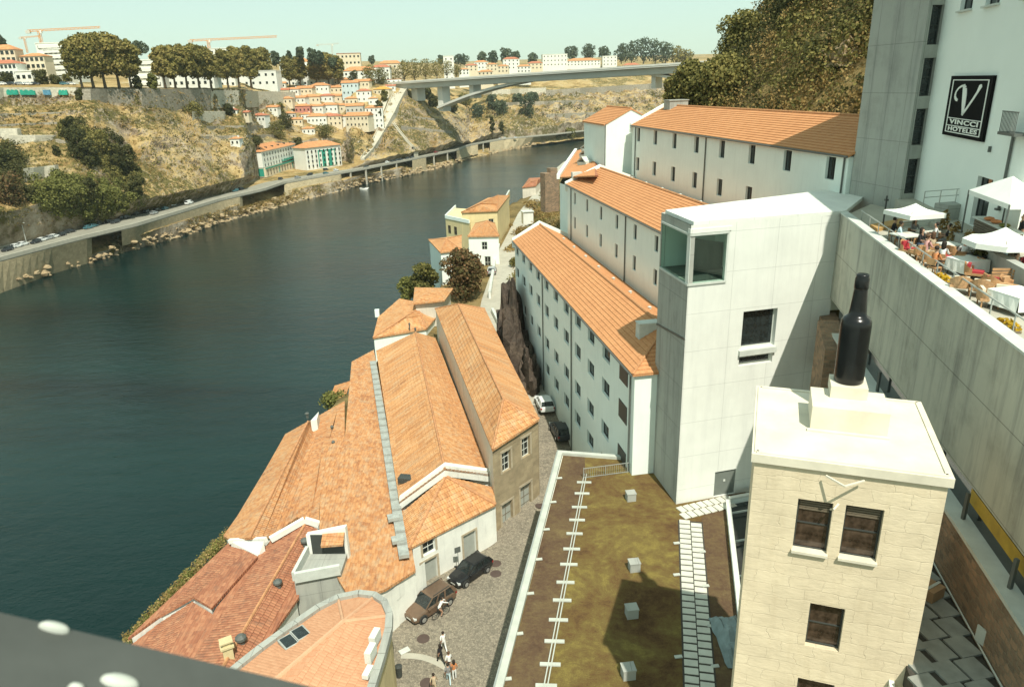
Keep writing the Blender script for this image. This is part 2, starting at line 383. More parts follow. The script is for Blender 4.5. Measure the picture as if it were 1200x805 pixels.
# ------------------------------------------------------------------ builders
def clipv(pts, lo, hi, key):
    def half(ps, lim, sgn):
        out = []
        for i in range(len(ps)):
            a, b = ps[i], ps[(i+1) % len(ps)]; ka, kb = (key(a)-lim)*sgn, (key(b)-lim)*sgn
            if ka >= 0: out.append(a)
            if (ka > 0 and kb < 0) or (ka < 0 and kb > 0): out.append(a.lerp(b, ka/(ka-kb)))
        return out
    ps = half(pts, lo, 1)
    return half(ps, hi, -1) if len(ps) > 2 else []
def roof_plane(mb, pts, course=.4, lift=.05, thick=.16, m=0, under=None):
    """A tiled slope laid in lapped courses over a slab; pts counter-clockwise from above."""
    pts = [V(p) for p in pts]; n = V((0, 0, 0))
    for i in range(len(pts)): n += (pts[i]-pts[0]).cross(pts[(i+1) % len(pts)]-pts[0])
    if n.z < 0: pts.reverse(); n = -n
    n.normalize(); b = (UP-n*n.z); b = b.normalized() if b.length > 1e-5 else V((0, 1, 0)); key = lambda p: p.dot(b)
    lo, hi = min(map(key, pts)), max(map(key, pts)); k = lo
    while k < hi-1e-4:
        k2 = min(k+course, hi); ps = clipv(pts, k, k2, key)
        if len(ps) > 2:
            L = lambda p: p+n*(lift*max(0, (k2-key(p)))/course)
            up_ = [L(p) for p in ps]; mb.poly(up_, m)
            for i in range(len(ps)):
                j = (i+1) % len(ps)
                if abs(key(ps[i])-k) < 1e-3 and abs(key(ps[j])-k) < 1e-3: mb.poly([ps[i], ps[j], up_[j], up_[i]], m)
                elif (up_[i]-ps[i]).length+(up_[j]-ps[j]).length > 1e-3: mb.poly([ps[i], ps[j], up_[j], up_[i]], m)
        k = k2
    lowp = [p-V((0, 0, thick)) for p in pts]; q = len(pts)
    u = m if under is None else under
    mb.poly(list(reversed(lowp)), u)
    for i in range(q): mb.poly([lowp[i], lowp[(i+1) % q], pts[(i+1) % q], pts[i]], u)
def ridge_caps(mb, a, b, r=.14):
    a, b = V(a), V(b); n = max(1, int((b-a).length/.45))
    for i in range(n):
        p, q = a.lerp(b, i/n), a.lerp(b, (i+1.06)/n)
        mb.tube([p, q], [r, r*.86], 6)
def facade(mb, P, d, w, z0, z1, ops, depth=.3, m=0):
    """Wall from P along d (outside on the right of d) with real openings and reveals."""
    P, d = V((P[0], P[1], 0)), V((d[0], d[1], 0)).normalized(); inn = V((-d.y, d.x, 0))
    us = sorted({0, w} | {round(o[0], 4) for o in ops} | {round(o[1], 4) for o in ops})
    zs = sorted({z0, z1} | {round(o[2], 4) for o in ops} | {round(o[3], 4) for o in ops})
    us = [u for u in us if 0 <= u <= w]; zs = [z for z in zs if z0 <= z <= z1]
    at_ = lambda u, z, k=0: P+d*u+inn*k+V((0, 0, z))
    for u0, u1 in zip(us, us[1:]):
        run = None
        for za, zb in zip(zs, zs[1:]):
            um, zm = (u0+u1)/2, (za+zb)/2
            hole = any(o[0] < um < o[1] and o[2] < zm < o[3] for o in ops)
            if not hole: run = (run[0], zb) if run else (za, zb)
            if hole and run: mb.poly([at_(u0, run[0]), at_(u1, run[0]), at_(u1, run[1]), at_(u0, run[1])], m); run = None
        if run: mb.poly([at_(u0, run[0]), at_(u1, run[0]), at_(u1, run[1]), at_(u0, run[1])], m)
    for u0, u1, za, zb in ops:
        mb.poly([at_(u0, za), at_(u0, za, depth), at_(u0, zb, depth), at_(u0, zb)], m)
        mb.poly([at_(u1, za, depth), at_(u1, za), at_(u1, zb), at_(u1, zb, depth)], m)
        mb.poly([at_(u0, za, depth), at_(u0, za), at_(u1, za), at_(u1, za, depth)], m)
        mb.poly([at_(u0, zb), at_(u0, zb, depth), at_(u1, zb, depth), at_(u1, zb)], m)
WCACHE = {}
def window(parent, loc, rz, w, h, frame='frame_dark', pane='glass', bars=(1, 0), fw=.06, name='window', pname='pane'):
    """Frame with mullions as the part, its glass as the sub-part; local x along the wall, -y outside."""
    key = (round(w, 2), round(h, 2), frame, pane, bars, fw)
    if key not in WCACHE:
        f = MB(); fd = .07
        f.box((w/2, 0, fw/2), (w, fd, fw)); f.box((w/2, 0, h-fw/2), (w, fd, fw))
        for x in [fw/2, w-fw/2]+[w*(i+1)/(bars[0]+1) for i in range(bars[0])]: f.box((x, .004, h/2), (fw if x in (fw/2, w-fw/2) else fw*.7, fd-.012, h-2*fw))
        for i in range(bars[1]): f.box((w/2, .004, h*(i+1)/(bars[1]+1)), (w-2*fw, fd-.02, fw*.7))
        g = MB(); g.box((w/2, .022, h/2), (w-fw, .014, h-fw))
        WCACHE[key] = (f.mesh('window', M[frame]), g.mesh('pane', M[pane]))
    fm, gm = WCACHE[key]
    o = bpy.data.objects.new(name, fm); COL.objects.link(o); o.parent = parent
    o.location = V(loc)-ORG[parent.name]; o.rotation_euler = (0, 0, rz)
    g = bpy.data.objects.new(pname, gm); COL.objects.link(g); g.parent = o
    return o
def fac_windows(parent, P, d, ops, depth, **kw):
    d = V((d[0], d[1], 0)).normalized(); inn = V((-d.y, d.x, 0)); rz = math.atan2(d.y, d.x)
    for u0, u1, za, zb in ops:
        window(parent, V((P[0], P[1], 0))+d*u0+inn*(depth-.05)+V((0, 0, za)), rz, u1-u0, zb-za, **kw)
def downpipe(parent, p, z0, z1, r=.07):
    b = MB(); b.tube([(p[0], p[1], z0), (p[0], p[1], z1)], r, 6); b.build('downpipe', M['pipe'], parent)
# ---- trees
def leaf_mesh(name, lobes, n, size, mat, seed=1, flat=.0, core=True):
    r = random.Random(seed); mb = MB(); tot = [l[1][0]*l[1][1]+l[1][0]*l[1][2] for l in lobes]; S = sum(tot)
    for (c, rd), t in zip(lobes, tot):
        c = V(c)
        for _ in range(int(n*t/S)):
            d = V((r.gauss(0, 1), r.gauss(0, 1), r.gauss(0, 1)))
            if d.length < .01: continue
            d.normalize()
            if d.z < -.5 and r.random() < .5: d.z = -d.z
            k = r.uniform(.62, 1.08)
            p = c+V((d.x*rd[0], d.y*rd[1], d.z*rd[2]))*k
            nn = (d+V((r.gauss(0, .6), r.gauss(0, .6), r.gauss(0, .6)))).normalized()
            a = nn.cross(V((r.gauss(0, 1), r.gauss(0, 1), r.gauss(0, 1)))).normalized(); b = nn.cross(a)
            s = size*r.uniform(.55, 1.25)
            q = [p+a*s*r.uniform(.6, 1.1)*math.cos(t_)+b*s*r.uniform(.6, 1.1)*math.sin(t_) for t_ in (0.3, 1.6, 2.9, 4.2, 5.4)]
            mb.poly(q)
    return mb.mesh(name, M[mat])
def crown_lobes(r, h0, h1, rx, n=9, squash=.8):
    out = []; hc = (h0+h1)/2; hh = (h1-h0)/2
    for i in range(n):
        t = i/max(1, n-1); z = hc+hh*(.75*(2*t-1)); k = math.sqrt(max(.1, 1-(.8*(2*t-1))**2))
        a = i*2.4+r.uniform(-.4, .4); q = rx*k*r.uniform(.35, .62); s = rx*r.uniform(.38, .58)
        out.append(((q*math.cos(a), q*math.sin(a), z), (s, s, min(s*squash, hh*.7))))
    return out
TREES = {}
def tree(name, label, loc, h, rx, mat, n=1200, leafs=.4, base=.3, trunk=.22, seed=1, group=None, scale=1, cat='tree', lobes=9, key=None):
    key = key or (h, rx, mat, n, seed, leafs)
    r = random.Random(seed)
    if key not in TREES:
        lb = crown_lobes(r, h*base, h, rx, lobes)
        cm = leaf_mesh('crown', lb, n, leafs, mat, seed)
        t = MB(); top = V((r.uniform(-.2, .2), r.uniform(-.2, .2), h*.62))
        t.tube([(0, 0, -.6), (0.05*h*.1, 0, h*base*.6), V((top.x*.6, top.y*.6, h*base*1.1)), top], [trunk*1.25, trunk*.9, trunk*.75, trunk*.25], 7)
        for (c, rd) in lb[:6]: t.tube([V((top.x*.5, top.y*.5, h*base*.95)), V(c)*.6+V((0, 0, h*base*.4)), V(c)], [trunk*.5, trunk*.3, trunk*.1], 5)
        TREES[key] = (cm, t.mesh('trunk', M['bark'], smooth=True))
    cm, tm = TREES[key]
    o = thing(name, label, cat, loc, r.uniform(0, 6.28), group)
    for nm, me in (('trunk', tm), ('crown', cm)):
        c = bpy.data.objects.new(nm, me); COL.objects.link(c); c.parent = o
    o.scale = (scale,)*3
    return o
def bush(name, label, loc, rx, h, mat, n=350, leafs=.25, seed=1, group=None, cat='bush', scale=1):
    key = ('bush', rx, h, mat, n, seed, leafs)
    if key not in TREES:
        r = random.Random(seed)
        TREES[key] = leaf_mesh('foliage', [((r.uniform(-.5, .5)*rx, r.uniform(-.5, .5)*rx, h*r.uniform(.25, .6)), (rx*r.uniform(.45, .75),)*2+(h*r.uniform(.35, .5),)) for _ in range(6)], n, leafs, mat, seed)
    o = bpy.data.objects.new(name, TREES[key]); COL.objects.link(o); o.location = loc; o.rotation_euler = (0, 0, (seed*1.7+loc[0]) % 6.28); o.scale = (scale,)*3
    return tag(o, label, cat, group)
# ------------------------------------------------------------------ water and near ground
t = NT('river_water'); mp = t.uv(obj=True)
n1 = t.noise(t.uv(.16, .34, .2, True, .35), 1.0, 5, .65, .4); n2 = t.noise(t.uv(.9, 1.5, 1, True, .5), 1.0, 4, .6); n3 = t.noise(t.uv(.006, .02, 1, True, .9), 1.0, 4, .6, .8)
h = t.math('ADD', t.math('MULTIPLY', n1.outputs[0], 1.0), t.math('MULTIPLY', n2.outputs[0], .35))
colw = t.ramp(n3, 0, [(.3, (.0006, .006, .0065)), (.7, (.003, .022, .020))]).outputs[0]
rgh = t.ramp(n3, 0, [(.35, (.045, .045, .045)), (.65, (.17, .17, .17))]).outputs[0]
M['water'] = t.fin(colw, .14, .2, t.bump(h, .6, .4))
t.t.links.new(rgh, t.p.inputs['Roughness'])
mb = MB(); mb.poly([(-700, -60, 0), (1500, -60, 0), (1500, 1500, 0), (-700, 1500, 0)])
mb.build('river', M['water'], kind='structure', off=(0, 0, 0))
e1, e2 = V((-.1642, .9864, 0)), V((.9864, .1642, 0))
def L(a, b, z=0): return e2*a+e1*b+V((0, 0, z))
SHORE = [(-40, -34), (20, -32), (54, -31), (78, -29), (92, -25), (108, -23), (125, -20), (160, -17), (195, -16), (225, -6), (280, 13), (360, 32), (450, 62), (600, 120), (900, 300)]
ROADZ = [(40, 18), (56, 18), (62, 19), (70, 21.2), (80, 22.2), (125, 22.4), (200, 22.8), (300, 25), (900, 25)]
ROADX = [(40, -1), (57, 1), (63, 4.5), (70, 5), (80, 3.2), (98, -.6), (120, -1.0), (162, 2.2), (208, 7.5), (273, 19), (340, 33), (900, 250)]    # right edge of the lane
def near_h(x, y):
    s = x-pw(y, SHORE); zr = pw(y, ROADZ)
    if s < 0: return -3.0
    z = lerp(-3, zr-1.2, sm(0, 5, s)); z = lerp(z, zr-.25, sm(5, 9, s))
    rx = x-pw(y, ROADX)
    if rx > 0 and y > 90:
        k = sm(92, 112, y); z += min(k*min(rx*1.0, 15+max(0, rx-15)*.25), pw(y, [(100, 30), (112, 17), (135, 9), (170, 5), (230, 3), (400, 2)]))
    a, b = x*e2.x+y*e2.y, x*e1.x+y*e1.y
    foot = 46.5+max(0, b-105)*.35
    if a > foot and b > 30:
        hz = 50+1.25*(a-foot); hz = min(hz, 96)-max(0, b-142)*1.1
        z = max(z, hz)
    elif a > 36 and 30 < b < 104: z = max(z, min(49.5, 40+(a-36)*.9))
    return z
xs = [-36+1.5*i for i in range(60)]+[54+4*i for i in range(1, 60)]
ys = [-30, -10, 10, 25]+[34+2.0*i for i in range(75)]+[184+8*i for i in range(60)]
mb = MB()
for y in ys:
    for x in xs:
        z = near_h(x, y); 
        a, b = x*e2.x+y*e2.y, x*e1.x+y*e1.y
        k = 1.0 if (a > 48 and b > 40) else (.55 if x-pw(y, ROADX) > 1.5 and y > 100 else .12)
        z += k*(noise.fractal(V((x, y, 0))*.12, 1.0, 2.0, 5)*2.4) if z > -2 else 0
        if abs(x-pw(y, ROADX)+2.5) < 5 and y > 34: z = min(z, pw(y, ROADZ)-.12)
        if y < 64 and x > -12 and x < 12: z = min(z, 17.8)
        mb.v.append(V((x, y, z)))
nx = len(xs)
for j in range(len(ys)-1):
    for i in range(nx-1):
        mb.f.append([j*nx+i, j*nx+i+1, (j+1)*nx+i+1, (j+1)*nx+i]); mb.m.append(0)
M['near_soil'] = rock('dry_hill_soil', [(.3, (.06, .05, .022)), (.45, (.14, .105, .045)), (.58, (.26, .19, .08)), (.75, (.30, .24, .15))], .15, .5)
mb.build('near_bank_ground', M['near_soil'], kind='structure', smooth=True, off=(0, 0, 0))
# cobbled street in front, lane climbing away
mb = MB()
def lane(y0, y1, st, lx, rx, dz):
    y = y0; rows = []
    while y <= y1+.01: rows.append(y); y += st
    for a, b in zip(rows, rows[1:]):
        n = 4
        for i in range(n):
            P = lambda yy, k: V((lerp(lx(yy), rx(yy), k/n), yy, pw(yy, ROADZ)+dz))
            mb.poly([P(a, i), P(a, i+1), P(b, i+1), P(b, i)])
lane(28, 62, 2, lambda y: -12.5 if y < 50 else lerp(-12.5, -2.6, (y-50)/12), lambda y: pw(y, [(28, 2), (56, 3.5), (62, 5.2)]), 0)
lane(62, 78, 2, lambda y: pw(y, [(62, -2.6), (66, 1.2), (78, -.2)]), lambda y: pw(y, [(62, 5.2), (66, 6.8), (70, 6.2), (78, 4.6)]), 0)
mb.build('cobbled_street', M['setts'], kind='structure')
mb = MB()
lane(78, 330, 4, lambda y: pw(y, ROADX)-pw(y, [(78, 4.8), (98, 4.2), (330, 5)]), lambda y: pw(y, ROADX)+pw(y, [(78, 1.4), (95, .8), (102, .3)]), .02)
mb.build('riverside_lane', M['paving'], kind='structure')
# ------------------------------------------------------------------ the three long white buildings
def long_building(label, a0, a1, b0, b1, z0, ze, zr, ops, near_hip=True, far_parapet=True, pipes=(), depth=.3, extra=None, cat='building'):
    o = thing('long_white_building', label, cat, L((a0+a1)/2, (b0+b1)/2, z0))
    mb = MB(); P = L(a0, b1); d = -e1
    facade(mb, P, d, b1-b0, z0, ze-.12, ops, depth)
    mid = (a0+a1)/2
    c = [L(a0, b0), L(a1, b0), L(a1, b1), L(a0, b1)]
    for p, q in ((c[0], c[1]), (c[1], c[2]), (c[2], c[3])):
        mb.poly([V((p.x, p.y, z0)), V((q.x, q.y, z0)), V((q.x, q.y, ze-.12)), V((p.x, p.y, ze-.12))])
    mb.build('wall', M['white'], o)
    fac_windows(o, P, d, ops, depth, bars=(1, 0))
    ov = .25; r = MB(); hb = (mid-a0) if near_hip else 0
    A, B, C, D = L(a0-ov, b0-ov, ze), L(a1+ov, b0-ov, ze), L(a1+ov, b1, ze), L(a0-ov, b1, ze)
    R0, R1 = L(mid, b0+hb, zr), L(mid, b1, zr)
    roof_plane(r, [D, A, R0, R1]); roof_plane(r, [B, C, R1, R0])
    if near_hip: roof_plane(r, [A, B, R0])
    ro = r.build('roof', M['tile_new'], o)
    rc = MB(); ridge_caps(rc, R0+V((0, 0, .05)), R1+V((0, 0, .05)), .13)
    if near_hip: ridge_caps(rc, A+V((0, 0, .06)), R0+V((0, 0, .06)), .1); ridge_caps(rc, B+V((0, 0, .06)), R0+V((0, 0, .06)), .1)
    rc.build('ridge', M['ridge_new'], ro)
    g = MB(); g.tube([A+V((-.0, 0, -.1))-e2*.08, D+V((0, 0, -.1))-e2*.08], .09, 6); g.build('gutter', M['pipe'], o)
    if far_parapet:
        q = MB(); T = .45
        for p0, p1 in (((a0-.3, ze+.25), (mid, zr+.45)), ((mid, zr+.45), (a1+.3, ze+.55))):
            q.hexa([L(p0[0], b1, ze-1), L(p1[0], b1, ze-1), L(p1[0], b1+T, ze-1), L(p0[0], b1+T, ze-1)],
                   [L(p0[0], b1, p0[1]), L(p1[0], b1, p1[1]), L(p1[0], b1+T, p1[1]), L(p0[0], b1+T, p0[1])])
        q.build('parapet', M['white'], o)
    for b in pipes:
        p = L(a0-.1, b); downpipe(o, p, z0, ze-.1)
    # small roof vents along the ridge
    v = MB(); n = int((b1-b0)/6)
    for i in range(n):
        k = .72; v = MB(); p = L(lerp(a0, mid, 1.0+k*.6), b0+6+i*(b1-b0-8)/n, lerp(ze, zr, 1-k*.6)+.08); v.lathe(p, [(.16, 0), (.14, .16), (.2, .18), (.05, .26)], 8); v.build('roof_vent', M['coping'], ro)
    return o
ops = []
B1F = 98.8
for i in range(11):
    b = 49.3+4.66*i
    if i == 0: continue
    for zb in (35.55, 32.3, 28.25, 24.9):
        if zb < 26 and b > 78: continue
        ops.append((B1F-b-2.15, B1F-b, zb, zb+1.45))
b1 = long_building('lowest long white building above the lane with four rows of deep set square windows', 17.27, 24.7, 47.79, B1F, 15, 37.3, 39.4, ops, pipes=(80.2, 66.6, 48.5))
lv = MB()
for zb in (35.5, 32.2, 28.1):
    p = L(17.24, 50.4, zb+.75); lv.hexa([L(17.22, 49.3, zb), L(17.3, 49.3, zb), L(17.3, 51.3, zb), L(17.22, 51.3, zb)], [L(17.22, 49.3, zb+1.55), L(17.3, 49.3, zb+1.55), L(17.3, 51.3, zb+1.55), L(17.22, 51.3, zb+1.55)])
    lv.build('louvre_panel', M['frame_dark'], b1); lv = MB()
ch = MB(); p = L(19.9, 52.4, 38.6); ch.box(p+V((0, 0, .3)), (1.7, .9, 1.5), .16); ch.box(p+V((0, 0, 1.08)), (1.8, 1.0, .1), .16)
chm = ch.build('chimney', M['coping'], b1)
ops = []
B2F = 98.0
for i in range(6):
    b = 93.6-6.05*i
    for zb in (42.65, 39.4): ops.append((B2F-b-.95, B2F-b, zb, zb+1.55))
b2 = long_building('middle long white building with two rows of narrow windows, stepping up behind the lowest one', 24.8, 34.2, 58, B2F, 30, 44.9, 46.85, ops, near_hip=False, pipes=(95.8, 72.7), depth=.25)
q = MB(); q.box(L(26.2, 98.3, 45.6), (1.4, .8, 1.6), .16); q.build('chimney', M['coping'], b2)
ops = []
B3F = 100.0
for i in range(8):
    b = 96.9-6.4*i
    for zb, k in ((50.2, 1.75), (46.3, 1.75)): ops.append((B3F-b-1.25, B3F-b, zb, zb+k))
b3 = long_building('highest long white building, under the wooded slope, with tall narrow windows', 34.7, 44.7, 50.5, B3F, 40, 52.25, 54.7, ops, near_hip=False, pipes=(98.5, 75.7, 50.9))
q = MB(); q.box(L(39.9, 97.5, 54.4), (2.6, 2.2, 1.9), .16); q.box(L(39.9, 97.5, 55.4), (2.8, 2.4, .12), .16); q.build('chimney', M['concrete_grey'], b3)
# tall white gable house behind the third building
o = thing('white_gable_house', 'tall bright white gable end with orange tiled roof rising behind the middle building', 'building', L(33.5, 106, 38))
mb = MB(); a0, a1, ba, bb = 31.3, 38.6, 101.6, 113; am = (a0+a1)/2; ze, zr = 52.4, 54.3
mb.poly([L(a0, ba, 38), L(a1, ba, 38), L(a1, ba, ze), L(am, ba, zr), L(a0, ba, ze)])
mb.poly([L(a0, bb, 38), L(a0, ba, 38), L(a0, ba, ze), L(a0, bb, ze)]); mb.poly([L(a1, ba, 38), L(a1, bb, 38), L(a1, bb, ze), L(a1, ba, ze)])
mb.poly([L(a1, bb, 38), L(a0, bb, 38), L(a0, bb, ze), L(am, bb, zr), L(a1, bb, ze)]); mb.build('wall', M['white'], o)
r = MB(); roof_plane(r, [L(a0-.3, ba-.1, ze-.02), L(am, ba-.1, zr+.1), L(am, bb, zr+.1), L(a0-.3, bb, ze-.02)]); roof_plane(r, [L(a1+.3, ba-.1, ze-.02), L(a1+.3, bb, ze-.02), L(am, bb, zr+.1), L(am, ba-.1, zr+.1)]); ro = r.build('roof', M['tile_new'], o)
r = MB(); ridge_caps(r, L(am, ba, zr+.16), L(am, bb, zr+.16)); r.build('ridge', M['ridge_new'], ro)
downpipe(o, L(a0-.08, ba-.08), 38, ze)
# shed with three roof dormers at the far end of the middle building
o = thing('dormer_shed', 'low white shed at the far end of the terraced row with three stepped roof dormers', 'building', at(675, 200, 44))
p0, p1, p2, p3 = at(656, 208, 45.2), at(676, 177, 45.2), at(697, 170, 46.8), at(697, 206, 46.8)
q0, q1 = at(712, 175, 44.6), at(712, 207, 44.6)
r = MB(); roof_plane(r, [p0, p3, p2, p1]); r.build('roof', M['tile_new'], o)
r = MB(); roof_plane(r, [p3, q1, q0, p2]); r.build('shade_coloured_roof_side', M['tile_red'], o)  # darker tiles on this slope paint in its shade
w_ = MB(); w_.prism([p0.xy, p3.xy, q1.xy, q0.xy, p2.xy, p1.xy], 32, 44.4, cap=False)
w_.bar(p0+V((-.2, 0, .1)), p1+V((-.2, 0, .1)), .5, .7); w_.build('wall', M['white'], o)
for k in (.32, .58, .86):
    c0 = p0.lerp(p1, k*.95+.03); c1 = p3.lerp(p2, k); m_ = (c0*.35+c1*.65); dv = (c1-c0); dv.z = 0; dv.normalize(); nn = V((-dv.y, dv.x, 0))
    q = MB()
    A = m_-dv*1.9+V((0, 0, .25)); B = m_+V((0, 0, 1.1)); C = m_+dv*1.6+V((0, 0, .45))
    q.bar(A, B, 1.0, .14); q.bar(B, C, 1.0, .14); q.bar(A-V((0, 0, .25)), C-V((0, 0, .3)), .8, .5); q.build('dormer', M['coping'], o)
# ------------------------------------------------------------------ concrete stair tower with the corner glass box
eT = V((.9708, .2399, 0)); nT = V((.2399, -.9708, 0))        # along its front, out of its front
TC = V((11.73, 45.67, 0)); TZ0, TZ1 = 28.5, 49.2
eB = (V((10.92, 50.51, 0))-TC).normalized()                   # along its shaded left side, away from the viewer
def T(u, v, z=0): return TC+eT*u+eB*v+V((0, 0, z))
TW, TD = 11.2, 5.2
o = thing('concrete_tower', 'smooth pale concrete stair tower with a glazed corner box at its top', 'tower', T(4, 2, TZ0))
GB = (45.3, 48.55, 2.75, 5.0)                                  # glass box: bottom, top, width on the front, depth on the side
mb = MB()
win = [(4.3, 6.95, 40.2, 42.95), (4.25, 6.9, 38.95, 39.6), (3.05, 4.8, 28.62, 30.7)]
ops = [(0, GB[2], GB[0], GB[1])]+win
facade(mb, T(0, 0), eT, TW, TZ0, TZ1, win+[(-.001, GB[2], GB[0], GB[1])], .45)
ds = -eB
P = T(0, TD)
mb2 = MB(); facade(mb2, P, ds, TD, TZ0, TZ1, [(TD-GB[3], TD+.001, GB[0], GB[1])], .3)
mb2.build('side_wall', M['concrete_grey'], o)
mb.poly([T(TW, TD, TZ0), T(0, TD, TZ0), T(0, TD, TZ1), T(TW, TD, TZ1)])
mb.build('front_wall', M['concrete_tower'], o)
# room behind the glass
rm = MB(); q = lambda u, v, z: T(u, v, z)
rm.poly([q(.05, .05, GB[0]-.02), q(GB[2]+1.5, .05, GB[0]-.02), q(GB[2]+1.5, GB[3], GB[0]-.02), q(.05, GB[3], GB[0]-.02)])
rm.build('room_floor', M['pipe'], o)
rm = MB(); rm.poly([q(GB[2]+1.5, .3, GB[0]), q(GB[2]+1.5, GB[3], GB[0]), q(GB[2]+1.5, GB[3], GB[1]), q(GB[2]+1.5, .3, GB[1])])
rm.poly([q(.05, GB[3]-.02, GB[0]), q(GB[2]+1.5, GB[3]-.02, GB[0]), q(GB[2]+1.5, GB[3]-.02, GB[1]), q(.05, GB[3]-.02, GB[1])])
rm.poly([q(GB[2], .31, GB[0]), q(GB[2]+1.5, .31, GB[0]), q(GB[2]+1.5, .31, GB[1]), q(GB[2], .31, GB[1])]); rm.build('room_wall', M['white'], o)
rm = MB(); rm.hexa([q(1.6, 3.4, GB[0]), q(3.9, 2.9, GB[0]), q(3.9, 3.0, GB[0]), q(1.6, 3.5, GB[0])], [q(1.6, 3.4, GB[0]+2.3), q(3.9, 2.9, GB[0]+1.9), q(3.9, 3.0, GB[0]+1.9), q(1.6, 3.5, GB[0]+2.3)])
rm.build('dark_partition', M['pipe'], o)
t = NT('clear_glass'); gl = t.n('ShaderNodeBsdfGlossy', i_Roughness=.02); tr = t.n('ShaderNodeBsdfTransparent', i_Color=(.88, .96, .92, 1)); ms = t.n('ShaderNodeMixShader')
ms.inputs[0].default_value = .14; t.l(tr, 0, ms, 1); t.l(gl, 0, ms, 2); t.l(ms, 0, t.out, 0); M['clear'] = t.mat
g = MB(); g.hexa([q(.02, .0, GB[0]), q(GB[2], .0, GB[0]), q(GB[2], .03, GB[0]), q(.02, .03, GB[0])], [q(.02, .0, GB[1]), q(GB[2], .0, GB[1]), q(GB[2], .03, GB[1]), q(.02, .03, GB[1])]); g.build('front_pane', M['clear'], o)
g = MB(); g.hexa([q(.0, .04, GB[0]), q(.03, .04, GB[0]), q(.03, GB[3], GB[0]), q(.0, GB[3], GB[0])], [q(.0, .04, GB[1]), q(.03, .04, GB[1]), q(.03, GB[3], GB[1]), q(.0, GB[3], GB[1])]); g.build('side_pane', M['clear'], o)
g = MB()
for z in (GB[0]-.05, GB[1]+.02):
    g.bar(q(-.03, -.03, z), q(GB[2], -.03, z), .1, .14); g.bar(q(-.03, -.03, z), q(-.03, GB[3], z), .1, .14)
g.box(q(-.01, -.01, (GB[0]+GB[1])/2), (.05, .05, GB[1]-GB[0]-.1)); g.bar(q(GB[2]-.06, .0, GB[0]), q(GB[2]-.06, .0, GB[1]), .12, .1); g.build('glass_box_frame', M['coping'], o)
# roof coping, with the lower step above the box
g = MB(); g.hexa([q(-.05, -.05, GB[1]+.12), q(2.9, -.05, GB[1]+.12), q(2.9, .35, GB[1]+.12), q(-.05, .35, GB[1]+.12)], [q(-.05, -.05, GB[1]+.4), q(2.9, -.05, GB[1]+.4), q(2.9, .35, GB[1]+.4), q(-.05, .35, GB[1]+.4)])
rp = [T(.3, .3), T(TW+.2, -.06), T(TW+6, 5.5), T(TW+4.0, 8.5), T(.3, TD)]
g.prism([p.xy for p in rp], TZ1-.1, TZ1+.16); g.build('roof_slab', M['concrete_tower'], o)
for i, (u0, u1, za, zb) in enumerate(win[:2]):
    rz = math.atan2(eT.y, eT.x); window(o, T(u0, .4, za), rz, u1-u0, zb-za, frame='coping', bars=(0, 0), fw=.1)
rz = math.atan2(eT.y, eT.x)
g = MB(); g.bar(T(4.15, -.06, 39.95), T(7.05, -.06, 39.95), .3, .4); g.build('window_sill', M['coping'], o)
dm = MB(); u0, u1, za, zb = win[2]
dm.hexa([T(u0, .12, za), T(u1, .12, za), T(u1, .2, za), T(u0, .2, za)], [T(u0, .12, zb), T(u1, .12, zb), T(u1, .2, zb), T(u0, .2, zb)]); dr = dm.build('door', M['door_steel'], o)
dm = MB(); dm.box(T(u0+.85, .1, za+1.2), (.16, .06, .16), rz); dm.build('handle', M['coping'], dr)
g = MB(); g.bar(T(-.02, .0, 41.45), T(-.02, TD, 40.9), .05, .16); g.build('expansion_joint', M['pipe'], o)
# ------------------------------------------------------------------ terrace with its long concrete wall
eW = V((.2099, .9777, 0)); nW = V((.9777, -.2099, 0))         # along the wall away from the viewer, to its right
WA = V((22.47, 48.33, 0))
def Wl(u, k, z=0): return WA-eW*u+nW*k+V((0, 0, z))           # u metres towards the viewer, k metres to the right
FZ = 49.0
o = thing('hotel_terrace', 'raised hotel terrace on a long streaked board-marked concrete wall with a pale coping', 'terrace', Wl(15, 4, 43))
UL = 46
mb = MB(); mb.hexa([Wl(UL, 0, 43.3), Wl(UL, .35, 43.3), Wl(0, .35, 43.3), Wl(0, 0, 43.3)], [Wl(UL, 0, 49.2), Wl(UL, .35, 49.2), Wl(0, .35, 49.2), Wl(0, 0, 49.2)]); mb.build('concrete_wall', M['concrete'], o)
mb = MB(); mb.hexa([Wl(UL, -.06, 49.205), Wl(UL, .5, 49.205), Wl(-.3, .5, 49.205), Wl(-.3, -.06, 49.205)], [Wl(UL, -.06, 49.3), Wl(UL, .5, 49.3), Wl(-.3, .5, 49.3), Wl(-.3, -.06, 49.3)]); mb.build('wall_coping', M['coping'], o)
mb = MB(); mb.prism([p.xy for p in (Wl(UL, .3), Wl(UL, 24), Wl(-9, 24), Wl(-9, 5.4), Wl(-.1, .3))], 48.2, FZ); mb.build('terrace_floor', M['paving'], o)
mb = MB(); mb.prism([p.xy for p in (Wl(UL, .5), Wl(UL, 6), Wl(2, 6), Wl(2, .5))], 43.35, 43.6); mb.build('soffit', M['concrete_grey'], o)
